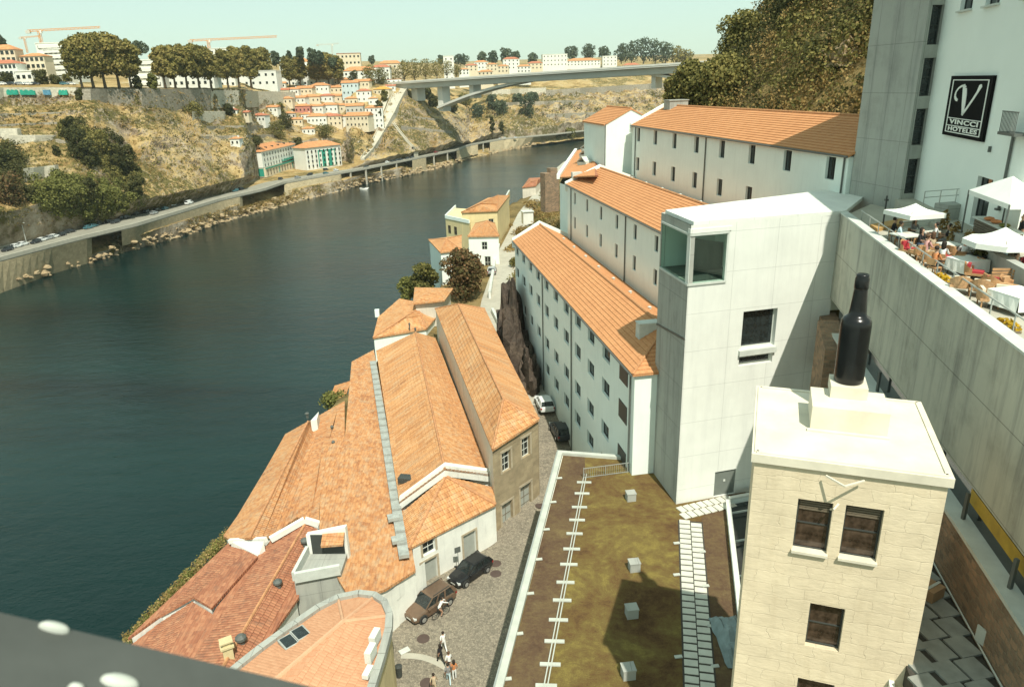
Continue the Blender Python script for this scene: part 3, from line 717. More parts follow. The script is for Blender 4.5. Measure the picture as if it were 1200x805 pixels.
# recessed glass strip beneath the wall
for u in range(6, 42, 4):
    sg = MB(); sg.box(Wl(u, -.26, 42.72), (.12, .12, 1.14), .2); sg.build('glazing_post', M['pipe'], o)
mb = MB(); mb.poly([Wl(UL, .02, 42.1), Wl(3, .02, 42.1), Wl(3, .02, 43.29), Wl(UL, .02, 43.29)]); mb.build('glazing_strip', M['glass'], o)
mb = MB(); mb.poly([Wl(31, -.01, 42.7), Wl(25.6, -.01, 42.7), Wl(25.6, -.01, 43.28), Wl(31, -.01, 43.28)]); 
M['amber'] = plain('amber_interior_panel', (.40, .27, .03), .6, .35, .8); mb.build('amber_panel', M['amber'], o)
# timber platform at the tower end of the terrace
o = thing('timber_platform', 'low platform of orange brown timber boards at the tower end of the terrace', 'deck', at(1036, 258, FZ))
mb = MB(); mb.prism([at2(*p, FZ+.2) for p in ((1020, 263), (1066, 254), (1066, 260), (1028, 268))], FZ, FZ+.2)
t = NT('timber_boards'); mpb = t.uv(1, 1); wv = t.n('ShaderNodeTexWave', bands_direction='Y'); t.l(mpb, 0, wv, 0); wv.inputs['Scale'].default_value = 2.2; wv.inputs['Distortion'].default_value = .6
nz = t.noise(t.uv(.5, 6), 1, 4); M['timber'] = t.fin(t.mix(nz.outputs[0], t.ramp(wv, 0, [(.05, (.16, .085, .03)), (.2, (.42, .25, .09))]).outputs[0], (.50, .32, .13)), .7, .2)
mb.build('boards', M['timber'], o)
# rubble wall, its coping and the paved yard under the terrace
o = thing('rubble_retaining_wall', 'brown rubble stone wall with a flat grey coping under the concrete terrace wall', 'wall', Wl(20, -.6, 39.4))
mb = MB(); mb.hexa([Wl(42, -.6, 38.5), Wl(42, .6, 38.5), Wl(-.6, .6, 38.5), Wl(-.6, -.6, 38.5)], [Wl(42, -.6, 42.0), Wl(42, .6, 42.0), Wl(-.6, .6, 42.0), Wl(-.6, -.6, 42.0)]); mb.build('stone_face', M['rubble'], o)
mb = MB(); mb.hexa([Wl(42, -.66, 42.005), Wl(42, .7, 42.005), Wl(3.6, .7, 42.005), Wl(3.6, -.66, 42.005)], [Wl(42, -.66, 42.16), Wl(42, .7, 42.16), Wl(3.6, .7, 42.16), Wl(3.6, -.66, 42.16)]); mb.build('coping', M['coping'], o)
# stump of rubble wall standing in the corner by the concrete tower
mb = MB(); a_ = at(961, 385, 42.6); mb.hexa([Wl(6.2, -1.3, 36), Wl(6.2, .2, 36), Wl(3.2, .2, 36), Wl(3.2, -1.3, 36)], [Wl(6.2, -1.3, 41.6), Wl(6.2, .2, 41.6), Wl(3.2, .2, 42.6), Wl(3.2, -1.3, 42.6)]); mb.build('wall_stump', M['rubble'], o)
cb = MB(); cb.tube([Wl(42, -.66, 39.62), Wl(10, -.66, 39.62)], .035, 5); cb.build('cable_pipe', M['coping'], o)
for (u, z) in ((24.2, 40.7), (29.8, 40.0)):
    bx = MB(); bx.box(Wl(u, -.64, z), (.05, .42, .62), .21); bx.build('wall_box', M['coping'], o)
# yard of big slabs between the stone tower and the rubble wall
mb = MB(); mb.prism([p.xy for p in (Wl(46, -.62), Wl(15, -.62), Wl(15, -2.3), Wl(24.6, -2.35), Wl(30.4, -3.2), Wl(34, -3.4), Wl(46, -3.4))], 38.6, 39.42)
M['dark_soil'] = plain('dark_gravel', (.06, .055, .045), .95, .3, 6, bump=.02)
mb.build('yard_ground', M['dark_soil'], kind='structure')
o = thing('yard_paving', 'large grey concrete slabs laid in the narrow yard below the rubble wall', 'paving', Wl(27, -2, 39.42))
for i in range(15):
    for j in range(3):
        r_ = random.Random(i*7+j); u = 22+i*.98+(j % 2)*.28; k = -1.15-j*.84
        s_ = MB(); s_.box(Wl(u, k, 39.46+r_.uniform(-.01, .02)), (.78, .88, .08), .21+r_.uniform(-.015, .015)); s_.build('slab', M['slab_grey'] if 'slab_grey' in M else M.setdefault('slab_grey', plain('grey_slab', (.27, .28, .25), .85, .2, 1.5)), o)
o = thing('parcel_box', 'open cardboard coloured box lying on the yard paving against the stone tower', 'box', at(1092, 690, 39.5))
b_ = MB(); c0 = at(1091, 692, 39.75); b_.box(c0, (.75, .6, .45), .5); b_.bar(c0+V((-.4, .2, .25)), c0+V((-.3, .7, .55)), .5, .03); b_.build('carton', plain('cardboard', (.34, .22, .12), .9), o)
b_ = MB(); b_.box(c0+V((.05, 0, .24)), (.8, .1, .03), .5); b_.build('tape', M['coping'], o)
# ------------------------------------------------------------------ stone tower and the giant bottle
eS = V((.941, -.338, 0)); vS = V((.338, .941, 0)); SO = V((7.682, 20.5, 0))
def S(u, v, z=0): return SO+eS*u+vS*v+V((0, 0, z))
SW = 5.66
o = thing('stone_tower', 'square pale sandstone tower with small dark windows and a flat roof carrying a bottle', 'tower', S(2.8, 2.8, 28))
sw = [(1.50, 2.55, 43.20, 45.14), (2.92, 4.02, 43.20, 45.16), (2.27, 3.36, 39.40, 41.2), (2.2, 3.4, 35.9, 37.95)]
mb = MB(); facade(mb, S(.06, .06), eS, SW-.12, 26, 46.3, [(a-.06, b-.06, c, d) for a, b, c, d in sw], .3)
cs = [S(.06, .06), S(SW-.06, .06), S(SW-.06, SW-.06), S(.06, SW-.06)]
for p, q_ in ((cs[1], cs[2]), (cs[2], cs[3]), (cs[3], cs[0])): mb.poly([V((p.x, p.y, 26)), V((q_.x, q_.y, 26)), V((q_.x, q_.y, 46.3)), V((p.x, p.y, 46.3))])
# rough quoin bulge low on the right
mb.build('wall', M['tower_stone'], o)
rz = math.atan2(eS.y, eS.x)
r_ = random.Random(4)
qn = MB()
for k in range(44):
    z = 27.5+k*.42; wd = r_.uniform(.25, .6); qn.box(S(SW-.06-wd/2+r_.uniform(0, .05), .12, z+.2), (wd, .3+r_.uniform(0, .05), .36), rz+r_.uniform(-.02, .02))
pass
for a, b, c, d in sw:
    wo = window(o, S(a, .28, c), rz, b-a, d-c, frame='frame_dark', pane='glass_brown', bars=(0, 1), fw=.06)
for a, b, c, d in sw[:2]:
    bl = MB(); 
    for k in range(5): bl.box(S((a+b)/2, .26, d-.1-k*.085), (b-a-.14, .02, .06), rz)
    bl.build('blind', M['frame_wood'], o)
    sl_ = MB(); sl_.box(S((a+b)/2, .1, c-.02), (b-a+.06, .34, .09), rz); sl_.build('window_sill', M['slab_stone'], o)
mb = MB(); mb.prism([S(-.05, -.05).xy, S(SW+.05, -.05).xy, S(SW+.05, SW+.05).xy, S(-.05, SW+.05).xy], 46.3, 46.6)
rs = mb.build('roof_slab', M['slab_stone'], o)
for p, q_ in ((S(.1, .1), S(SW-.1, .1)), (S(SW-.1, .1), S(SW-.1, SW-.1)), (S(SW-.1, SW-.1), S(.1, SW-.1)), (S(.1, SW-.1), S(.1, .1))):
    rm = MB(); rm.bar(p+V((0, 0, 46.62)), q_+V((0, 0, 46.62)), .14, .05); rm.build('roof_rim', M['slab_stone'], rs)
br = MB(); br.bar(S(2.2, -.12, 46.2), S(2.72, -.5, 46.12), .05, .05); br.bar(S(2.72, -.5, 46.12), S(3.3, -.12, 46.2), .05, .05); br.build('iron_bracket', M['slab_stone'], o)
br = MB(); br.tube([S(2.48, .0, 44.95), S(2.55, -.2, 45.1), S(2.68, -.05, 45.22)], .035, 6); br.build('iron_hook', M['slab_stone'], o)
ap = MB(); ap.hexa([S(5.0, -.9, 34), S(5.16, -.9, 34), S(5.16, .05, 34), S(5.0, .05, 34)], [S(5.0, -.9, 38.5), S(5.16, -.9, 38.5), S(5.16, .05, 38.7), S(5.0, .05, 38.7)]); ap.build('wall_fin', M['frame_white'], o)
# pedestal blocks
PZ = 46.6
o = thing('bottle_pedestal', 'two stacked pale stone blocks on the flat roof of the stone tower', 'pedestal', at(995, 480, PZ))
lo = [at(949, 503, PZ), at(1039.5, 513, PZ)]; 
fl, fr = lo; wv_ = (fr-fl); dv_ = vS*1.75
mb = MB(); mb.hexa([fl, fr, fr+dv_, fl+dv_], [p+V((0, 0, .86)) for p in (fl, fr, fr+dv_, fl+dv_)]); mb.build('lower_block', M['slab_stone'], o)
mb = MB(); base = at(972.5, 465.5, PZ+.864); br_ = at(1016, 469.5, PZ+.864); d2 = vS*1.15; mb.hexa([base, br_, br_+d2, base+d2], [p+V((0, 0, .42)) for p in (base, br_, br_+d2, base+d2)]); mb.build('upper_block', M['slab_stone'], o)
mb = MB(); mb.hexa([fl-vS*.18-eS*.1, fr-vS*.18+eS*.05, fr-vS*.01, fl-vS*.01-eS*.1], [p+V((0, 0, .06)) for p in (fl-vS*.18-eS*.1, fr-vS*.18+eS*.05, fr-vS*.01, fl-vS*.01-eS*.1)]); mb.build('base_step', M['slab_stone'], o)
bz = PZ+.864+.42
bc = (base+br_)/2+d2*.55; bc.z = bz
o = thing('giant_bottle', 'giant black port bottle standing on the pedestal of the stone tower', 'bottle', bc)
M['bottle'] = glossy('black_bottle_skin', (.008, .008, .008), .25, .4)
mb = MB(); mb.lathe(bc, [(k_*.80, z_*.80) for k_, z_ in ((.55, .0), (.60, .06), (.61, .3), (.615, 2.55), (.60, 2.78), (.53, 2.93), (.43, 3.0), (.36, 3.08), (.335, 3.3), (.265, 4.15), (.26, 4.2))], 32); mb.build('body', M['bottle'], o, smooth=True)
mb = MB(); mb.lathe(bc, [(k_*.80, z_*.80) for k_, z_ in ((.27, 4.18), (.285, 4.22), (.285, 4.62), (.25, 4.7), (.255, 4.78), (.22, 4.82))], 24); mb.build('capsule', M['bottle'], o, smooth=True)
# ------------------------------------------------------------------ building with the planted roof
GZ = 28.5
t = NT('sedum_roof'); mp = t.uv()
a = t.noise(mp, .22, 6, .7, .8); b = t.noise(mp, 1.6, 6, .72); c = t.noise(mp, 13, 5, .8)
f = t.math('ADD', t.math('ADD', t.math('MULTIPLY', a.outputs[0], .66), t.math('MULTIPLY', b.outputs[0], .34)), t.math('MULTIPLY', t.math('SUBTRACT', c.outputs[0], .16), .26))
r_ = t.ramp(mp, 0, [(0, (0, 0, 0))]); t.t.links.new(f, r_.inputs[0]); e = r_.color_ramp.elements
e[0].position = .40; e[0].color = c4((.07, .037, .020))
for p_, cc in ((.495, (.135, .078, .036)), (.555, (.175, .112, .043)), (.605, (.195, .14, .05)), (.665, (.26, .20, .06)), (.77, (.33, .27, .08))): e.new(p_).color = c4(cc)
M['sedum'] = t.fin(r_.outputs[0], .95, .1, t.bump(t.math('ADD', b.outputs[0], c.outputs[0]), 1.0, .12))
M['sedum_red'] = rock('red_sedum', [(.3, (.06, .036, .024)), (.45, (.105, .066, .04)), (.58, (.14, .098, .05)), (.72, (.19, .145, .065))], .6, .1)
M['membrane'] = plain('pale_roof_edge', (.46, .48, .42), .8, .1, 1)
gA, gB, gL = at(654, 531, GZ), at(766, 540, GZ), at(556, 900, GZ)
gR = at(905, 900, GZ); gD = at(872, 560, GZ)
o = thing('planted_roof_building', 'low white walled building with a brown and yellow sedum roof and pale edge parapet', 'building', (gA+gL)/2-V((0, 0, 10.5)))
mb = MB(); mb.prism([gL.xy, gR.xy, gD.xy, (TC+eT*4-V((0, 0, 0))).xy, T(.2, 5).xy, gB.xy, gA.xy], 15, GZ-.02); mb.build('wall', M['white_old'], o)
ul, ut = (gA-gL).normalized(), (gB-gA).normalized()
inl = V((ul.y, -ul.x, 0)); 
mb = MB(); mb.bar(gL+inl*.2+V((0, 0, .12)), gA+inl*.2+V((0, 0, .12)), .42, .34); mb.bar(gA+V((0, -.2, .125)), gB+V((.3, -.2, .125)), .42, .34); mb.build('parapet', M['membrane'], o)
mb = MB(); mb.bar(gL-inl*.03+V((0, 0, .3)), gA-inl*.03+V((0, 0, .3)), .1, .05); mb.build('edge_trim', M['rail'], o)
mb = MB(); z = GZ+.05; mb.poly([V((p.x, p.y, z)) for p in (gL+inl*.4, gR, gD, T(4, 0), T(.0, 0), T(0, 4.9), gB, gA+inl*.4-V((0, .4, 0)))]); mb.build('sedum_bed', M['sedum'], o)
sA, sB = at(686, 557, GZ), at(622, 900, GZ)
z = GZ+.056; mb = MB(); mb.poly([V((p.x, p.y, z)) for p in (gL+inl*.42, sB, sA, gA+V((2.2, -.5, 0)), gA+inl*.42-V((0, .45, 0)))]); mb.build('red_sedum_strip', M['sedum_red'], o)
rp_ = [at(*p, GZ+.06) for p in ((822, 606), (851, 590), (853, 640), (862, 700), (905, 900), (846, 900), (826, 690))]
mb = MB(); mb.poly([V((p.x, p.y, GZ+.06)) for p in rp_]); mb.build('red_sedum_strip', M['sedum_red'], o)
# metal edging with cross plates
us = (sB-sA).normalized(); ns = V((-us.y, us.x, 0)); ln = (sB-sA).length
mb = MB(); mb.bar(sA+ns*.09+V((0, 0, .12)), sB+ns*.09+V((0, 0, .12)), .06, .12); mb.bar(sA-ns*.09+V((0, 0, .12)), sB-ns*.09+V((0, 0, .12)), .06, .12); ed = mb.build('steel_edging', M['membrane'], o)
for yy in (565, 578, 594, 609, 625, 643, 661, 682, 703, 726, 751, 778, 803, 835):
    tt = (yy-557)/343; p = at(686-64*tt, yy, GZ+.1); mb = MB(); mb.box(p, (1.12, .24, .07), math.atan2(us.y, us.x)+math.pi/2+.12); mb.build('cross_plate', M['membrane'], ed)
for px_, py_ in ((655, 560), (648, 588), (640, 620), (631, 655), (621, 695), (608, 742), (594, 795)):
    mb = MB(); mb.box(at(px_, py_, GZ+.12), (.5, .2, .06), .1); mb.build('edge_plate', M['membrane'], o)
for px_, py_ in ((793, 636), (793, 673), (823, 646), (827, 686), (833, 733), (795, 769), (838, 780)):
    mb = MB(); mb.box(at(px_, py_, GZ+.1), (.42, .2, .06), .1); mb.build('edge_plate', M['membrane'], o)
# handrail across the far end
rA, rB = at(684, 561, GZ), at(760, 551, GZ); mb = MB()
for k in (.12, .92): mb.bar(rA+V((0, 0, k)), rB+V((0, 0, k)), .05, .05)
n = 30
for i in range(n+1):
    p = rA.lerp(rB, i/n); mb.box(p+V((0, 0, .48)), (.022, .022, .9) if i % 10 else (.06, .06, .98))
mb.build('handrail', M['rail'], o)
# concrete roof vents
for i, (px_, py_) in enumerate(((739, 586), (743, 668), (740, 722), (736, 793))):
    mb = MB(); mb.box(at(px_, py_, GZ)+V((0, 0, .32)), (.66, .6, .68), .12); mb.box(at(px_, py_, GZ)+V((0, 0, .68)), (.72, .66, .06), .12); mb.build('roof_vent', M['concrete_grey'], o)
# slab path
M['path_slab'] = plain('path_slab', (.56, .56, .48), .85, .1, 1.2)
pa, pb = at(809, 612, GZ+.09), at(826, 905, GZ+.09); up_ = (pb-pa).normalized(); np_ = V((-up_.y, up_.x, 0)); L_ = (pb-pa).length; k = 0; zz = 0
path = thing('slab_path', 'pale rectangular slabs laid in a staggered path along the sedum roof to the tower door', 'path', (pa.x, pa.y, GZ+.05))
while zz < L_:
    for sde in (-1, 1):
        off = .0 if sde < 0 else .28; hz = .52
        s_ = MB(); c = pa+up_*(zz+off)+np_*sde*.39; s_.box(c, (.72, hz-.09, .07), math.atan2(np_.y, np_.x)+RNG.uniform(-.02, .02)); s_.build('slab', M['path_slab'], path)
    zz += .58
jb = MB(); q_ = [pa+np_*.85-up_*.2, pb+np_*.85, pb-np_*.85, pa-np_*.85-up_*.2]; jb.poly([V((p.x, p.y, GZ+.075)) for p in q_]); jb.build('joint_bed', M['dark_soil'], path)
da, db = at(797, 603, GZ+.1), at(858, 588, GZ+.1); ud = (db-da).normalized(); nd = V((-ud.y, ud.x, 0))
for i in range(8):
    for j in range(2):
        s_ = MB(); s_.box(da+ud*(.25+i*.56+(j*.22))+nd*(j*.8-.25), (.48, .72, .06), math.atan2(ud.y, ud.x)+.1+RNG.uniform(-.03, .03)); s_.build('slab', M['path_slab'], path)
# light well beside the stone tower: white coped low wall and dark glazing
o = thing('light_well', 'white coped low wall round a dark glazed light well beside the stone tower', 'light well', at(862, 640, GZ))
w0, w1 = at(853, 586, GZ+.55), at(868, 720, GZ+.55); mb = MB(); mb.bar(w0, w1, .32, .16); mb.bar(w0+V((.2, .25, 0)), w0+V((2.8, .95, 0)), .3, .16); mb.build('coping', M['frame_white'], o)
mb = MB(); mb.bar(w0-V((0, 0, .3)), w1-V((0, 0, .3)), .24, .5); mb.bar(w0+V((.2, .25, -.3)), w0+V((2.8, .95, -.3)), .2, .5); mb.build('wall', M['white'], o)
mb = MB(); q = w1-w0; mb.poly([w0+V((.2, .1, -.45)), w0+V((2.8, .8, -.45)), w1+V((2.6, .4, -.45)), w1+V((.2, 0, -.45))]); mb.build('glazing', M['glass'], o)
mb = MB()
for k in (.12, .4, .7): p = w0.lerp(w1, k); mb.bar(p+V((.15, .05, -.2)), p+V((2.4, .6, -.2)), .08, .12)
mb.build('glazing_bar', M['coping'], o)
o = thing('cloth_cover', 'crumpled blue grey sheet covering something at the foot of the stone tower', 'cover', at(855, 745, GZ))
mb = MB(); c = at(858, 752, GZ+.1)
for i in range(10):
    for j in range(10):
        def P(i, j):
            u, v = i/10*2-1, j/10*2-1; k = max(0, 1-max(abs(u), abs(v))**3)
            return c+V((u*.8+.1*noise.noise(V((i, j, 2))*.7), v*1.9+.1*noise.noise(V((i, j, 5))*.7), .05+k*(.8+.35*noise.noise(V((i, j, 0))*.5))))
        mb.poly([P(i, j), P(i+1, j), P(i+1, j+1), P(i, j+1)])
mb.build('sheet', plain('blue_grey_sheet', (.20, .25, .25), .7, .2, 2), o, smooth=True)
# ------------------------------------------------------------------ hotel
o = thing('hotel', 'tall hotel with a board-marked concrete end and a white rendered wall above the terrace', 'hotel', (28, 52, 48))
HC0, HC1 = V((26.27, 55.44, 0)), V((27.19, 49.92, 0)); HT = 69
h1 = V((28.3, 50.08, 0)); UPZ = 49.75
mb = MB(); far = HC0+e2*9
mb.poly([V((HC0.x, HC0.y, 44)), V((HC1.x, HC1.y, 44)), V((HC1.x, HC1.y, HT)), V((HC0.x, HC0.y, HT))])
mb.poly([V((far.x, far.y, 44)), V((HC0.x, HC0.y, 44)), V((HC0.x, HC0.y, HT)), V((far.x, far.y, HT))])
hs = (h1-HC1).normalized(); hl = (h1-HC1).length
wops = []
for z in (50.1, 53.35, 56.5, 59.65, 62.8): wops.append((.28, hl, z, z+2.35))
facade(mb, HC1, hs, hl, 44, HT, wops, .35); mb.build('concrete_wall', M['concrete_grey'], o)
for u0, u1, za, zb in wops: window(o, HC1+hs*(u0+.02)-V((-hs.y, hs.x, 0))*-.25+V((0, 0, za)), math.atan2(hs.y, hs.x), u1-u0-.04, zb-za, bars=(0, 1))
def Hw(u, k=0, z=0): return h1-eW*u-nW*k+V((0, 0, z))      # along the white wall towards the viewer; k out of it
hops = [(2.8, 4.7, 61.4, 63.4), (6.6, 8.5, 61.35, 63.35), (11.4, 13.2, 61.3, 63.3), (9.9, 11.9, UPZ+.05, UPZ+2.75)]
mb = MB(); facade(mb, h1, -eW, 15.6, 44, HT, hops, .3)
en = Hw(15.6); mb.poly([en+V((0, 0, 44)), en+nW*14+V((0, 0, 44)), en+nW*14+V((0, 0, HT)), en+V((0, 0, HT))])
mb.poly([V((HC0.x, HC0.y, HT-.01)), V((HC1.x, HC1.y, HT-.01)), h1+V((0, 0, HT-.01)), en+V((0, 0, HT-.01)), en+nW*14+V((0, 0, HT-.01)), V((far.x+5, far.y, HT-.01))])
mb.build('white_wall', M['hotel_white'], o)
for u0, u1, za, zb in hops[:3]:
    fac_windows(o, h1, -eW, [(u0, u1, za, zb)], .3, bars=(1, 0))
    s_ = MB(); s_.bar(Hw(u0-.1, .05, za-.06), Hw(u1+.1, .05, za-.06), .3, .1); s_.build('window_sill', M['coping'], o)
u0, u1, za, zb = hops[3]; rzw = math.atan2(-eW.y, -eW.x)
window(o, Hw(u0, -.25, za), rzw, u1-u0, zb-za, bars=(2, 0), name='door', pname='pane')
bl = MB(); bl.box(Hw(14.0, .35, 55.0), (1.9, .7, .14), rzw)
for k in range(12): bl.box(Hw(13.15+k*.155, .66, 55.55), (.03, .03, 1.0), rzw)
bl.bar(Hw(13.1, .66, 56.05), Hw(14.9, .66, 56.05), .05, .05); bl.build('balcony', M['pipe'], o)
pp = MB(); pp.tube([Hw(13.4, .09, 55.0), Hw(13.4, .09, 51.2)], .07, 6); pp.box(Hw(13.35, .12, 51.2), (.3, .2, .1), rzw); pp.build('downpipe', M['pipe'], o)
lp = MB(); lp.box(Hw(10.9, .08, 54.0), (.12, .12, .3), rzw); lp.build('wall_lamp', M['pipe'], o)
# its sign
SU0, SU1, SZ0, SZ1 = 3.75, 9.95, 54.3, 57.72
sg = thing('hotel_sign', 'square black sign with a white framed script V on the white hotel wall', 'sign', Hw((SU0+SU1)/2, .05, SZ0))
def Sg(x, y, k): return Hw(lerp(SU0, SU1, x), k, lerp(SZ1, SZ0, y))
M['sign_black'] = plain('sign_black', (.006, .006, .006), .9, .1, 1.5, .1); M['sign_white'] = plain('sign_white', (.78, .80, .74), .5, .04)
def sq(mb, x0, y0, x1, y1, k0, k1):
    mb.hexa([Sg(x0, y1, k0), Sg(x0, y1, k1), Sg(x1, y1, k1), Sg(x1, y1, k0)], [Sg(x0, y0, k0), Sg(x0, y0, k1), Sg(x1, y0, k1), Sg(x1, y0, k0)])
b = MB(); sq(b, 0, 0, 1, 1, .02, .16); b.build('panel', M['sign_black'], sg)
b = MB(); F0, F1 = .16, .185
for x0, y0, x1, y1 in ((.075, .06, .93, .075), (.075, .925, .93, .94), (.075, .075, .092, .925), (.913, .075, .93, .925), (.092, .69, .913, .703), (.092, .815, .913, .828)): sq(b, x0, y0, x1, y1, F0, F1)
b.build('frame', M['sign_white'], sg)
b = MB()
def stroke(pts, ws):
    for i in range(len(pts)-1):
        (x0, y0), (x1, y1) = pts[i], pts[i+1]; w0, w1 = ws[i], ws[i+1]
        dx, dy = x1-x0, y1-y0; l_ = math.hypot(dx, dy) or 1; nx_, ny_ = -dy/l_, dx/l_
        q_ = [(x0-nx_*w0, y0-ny_*w0), (x1-nx_*w1, y1-ny_*w1), (x1+nx_*w1, y1+ny_*w1), (x0+nx_*w0, y0+ny_*w0)]
        b.add([Sg(*p, .165) for p in q_]+[Sg(*p, .19) for p in q_], [(3, 2, 1, 0), (4, 5, 6, 7), (0, 1, 5, 4), (1, 2, 6, 5), (2, 3, 7, 6), (3, 0, 4, 7)])
stroke([(.27, .40), (.22, .38), (.19, .33), (.20, .26), (.25, .20), (.32, .165), (.40, .155)], [.02, .026, .018, .014, .014, .016, .022])
stroke([(.36, .15), (.405, .20), (.425, .30), (.44, .45), (.455, .62)], [.02, .045, .05, .042, .02])
stroke([(.44, .63), (.53, .52), (.64, .37), (.72, .25), (.765, .16), (.775, .135)], [.02, .018, .018, .02, .034, .01])
b.build('script_letter', M['sign_white'], sg)
def lettering(text, x0, x1, yb, size):
    cu = bpy.data.curves.new('lettering', 'FONT'); cu.body = text; cu.size = size; cu.extrude = .008; cu.space_character = 1.12; cu.offset = .012
    tmp = bpy.data.objects.new('lettering', cu); COL.objects.link(tmp); bpy.context.view_layer.update()
    me = bpy.data.meshes.new_from_object(tmp.evaluated_get(bpy.context.evaluated_depsgraph_get())); bpy.data.objects.remove(tmp)
    xsx = [v.co.x for v in me.vertices]; mn, mxx = min(xsx), max(xsx); wd = (x1-x0)*(SU1-SU0); s_ = wd/(mxx-mn)
    o_ = Sg(x0, yb, .172)-ORG[sg.name]
    for v in me.vertices:
        x, y, z = v.co; q_ = o_-eW*((x-mn)*s_)+UP*y-nW*z; v.co = q_
    me.materials.clear(); me.materials.append(M['sign_white'])
    ob = bpy.data.objects.new('lettering', me); COL.objects.link(ob); ob.parent = sg; return ob
lettering('VINCCI', .15, .855, .789, .36); lettering('HOTELES', .145, .86, .905, .33)
# upper level of the terrace with its low wall, steps and rail
o = thing('upper_podium', 'raised paved strip in front of the hotel wall with a low concrete edge', 'podium', Hw(10, 2, FZ))
pe = at(1121, 277, UPZ); 
kp = -(V((pe.x, pe.y, 0))-h1).dot(nW)
mb = MB(); mb.prism([p.xy for p in (Hw(-.9, .02), Hw(15.6, .02), Hw(24, .02), Hw(24, kp), Hw(4, kp), Hw(-.9, kp*.6))], FZ-.1, UPZ); mb.build('floor', M['paving'], o)
mb = MB(); q0 = V((pe.x, pe.y, UPZ+.0)); mb.bar(q0-nW*.2-V((0, 0, .35)), q0-eW*9.5-nW*.2-V((0, 0, .35)), .4, 1.4); mb.build('edge_wall', M['concrete_grey'], o)
bx = MB(); c = at(1123, 257, UPZ); bx.box(c+V((0, .4, .45)), (2.2, 1.0, .9), math.atan2(eT.y, eT.x)); so_ = thing('stair_parapet', 'grey concrete block with a thin steel handrail beside the hotel door', 'parapet', c)
bx.build('block', M['concrete_grey'], so_)
bx = MB(); ra, rb = c+V((-2.3, -.1, .95)), c+V((1.0, .7, .95))
for k in (.45, .8): bx.bar(ra+V((0, 0, k-.05)), rb+V((0, 0, k-.05)), .04, .04)
for k in range(4): p = ra.lerp(rb, k/3); bx.box(p+V((0, 0, .3)), (.04, .04, .9))
bx.build('handrail', M['rail'], so_)
# ------------------------------------------------------------------ old riverside warehouses
def warehouse(label, planes, outline, zb, wallmat='white_old', tile='tile_old', ridges=(), name='warehouse', course=.42, inset=.25, wtop=.14, cat='building', faces=None):
    cx = sum(p[0] for p in outline)/len(outline); cy = sum(p[1] for p in outline)/len(outline)
    o = thing(name, label, cat, (cx, cy, zb))
    r = MB()
    for k, pl in enumerate(planes): roof_plane(r, pl, course=course, lift=.055, thick=.2)
    ro = r.build('roof', M[tile], o)
    if ridges:
        rc = MB()
        for a, b in ridges: ridge_caps(rc, V(a)+V((0, 0, .04)), V(b)+V((0, 0, .04)), .12)
        rc.build('ridge', M['ridge'], ro)
    c = V((cx, cy, 0)); w_ = MB(); n = len(outline)
    ins = [V(p)+(V((c.x-p[0], c.y-p[1], 0)).normalized()*inset) for p in outline]
    for i in range(n):
        if faces is not None and i not in faces: continue
        a, b = ins[i], ins[(i+1) % n]
        w_.poly([V((a.x, a.y, zb)), V((b.x, b.y, zb)), V((b.x, b.y, b.z-wtop)), V((a.x, a.y, a.z-wtop))])
    w_.build('wall', M[wallmat], o)
    return o, ro
def flue(parent, p, r=.16, h=.7, name='chimney_pot', mat='pipe'):
    b = MB(); b.lathe(p, [(r*.8, -.3), (r*.8, h*.6), (r*1.3, h*.62), (r*1.25, h*.8), (r*.5, h)], 10); b.build(name, M[mat], parent)
# stone fronted hipped warehouse
ze = 27.4
A, B, C, D = at(577, 527, 27.2), at(632, 491, 27.7), at(568, 362, 27.7), at(510, 362, 27.2)
R0, R1 = at(590, 468, 29.6), at(537, 356.5, 29.4)
w2, w2r = warehouse('stone fronted warehouse with a long hipped clay roof, two windows above two pale doors', [[D, A, R0, R1], [A, B, R0], [B, C, R1, R0], [C, D, R1]], [A, B, C, D], 16, 'pale', 'tile_yellow', [(A, R0), (B, R0), (R0, R1), (C, R1), (D, R1)], faces=(1, 2, 3))
fa, fb = A.copy(), B.copy(); ctr = (A+B+C+D)/4
fa += (ctr-fa).normalized()*.3; fb += (ctr-fb).normalized()*.3
fd = V((fb.x-fa.x, fb.y-fa.y, 0)); FW = fd.length; fd.normalize()
fops = [(1.25, 2.45, 24.0, 26.1), (4.1, 5.3, 24.3, 26.4), (1.0, 2.5, 17.7, 20.7), (3.7, 5.3, 18.3, 21.3)]
mb = MB(); facade(mb, fa, fd, FW, 16, 27.2, fops, .35); mb.build('front_wall', M['stone_front'], w2)
fac_windows(w2, fa, fd, fops[:2], .35, frame='frame_white', bars=(1, 2), fw=.07)
rz = math.atan2(fd.y, fd.x); inn = V((-fd.y, fd.x, 0))
for u0, u1, za, zb in fops:
    tr = MB(); P = lambda u, z: V((fa.x, fa.y, 0))+fd*u-inn*.03+V((0, 0, z))
    for a_, b_ in ((P(u0-.13, za), P(u0-.13, zb+.12)), (P(u1+.13, za), P(u1+.13, zb+.12))): tr.hexa([a_+fd*-.1-inn*.0, a_+fd*.1, a_+fd*.1+inn*.1, a_-fd*.1+inn*.1], [b_-fd*.1, b_+fd*.1, b_+fd*.1+inn*.1, b_-fd*.1+inn*.1])
    tr.hexa([P(u0-.23, zb+.005), P(u1+.23, zb+.005), P(u1+.23, zb+.005)+inn*.1, P(u0-.23, zb+.005)+inn*.1], [P(u0-.23, zb+.26), P(u1+.23, zb+.26), P(u1+.23, zb+.26)+inn*.1, P(u0-.23, zb+.26)+inn*.1])
    tr.build('stone_surround', M['granite_trim'], w2)
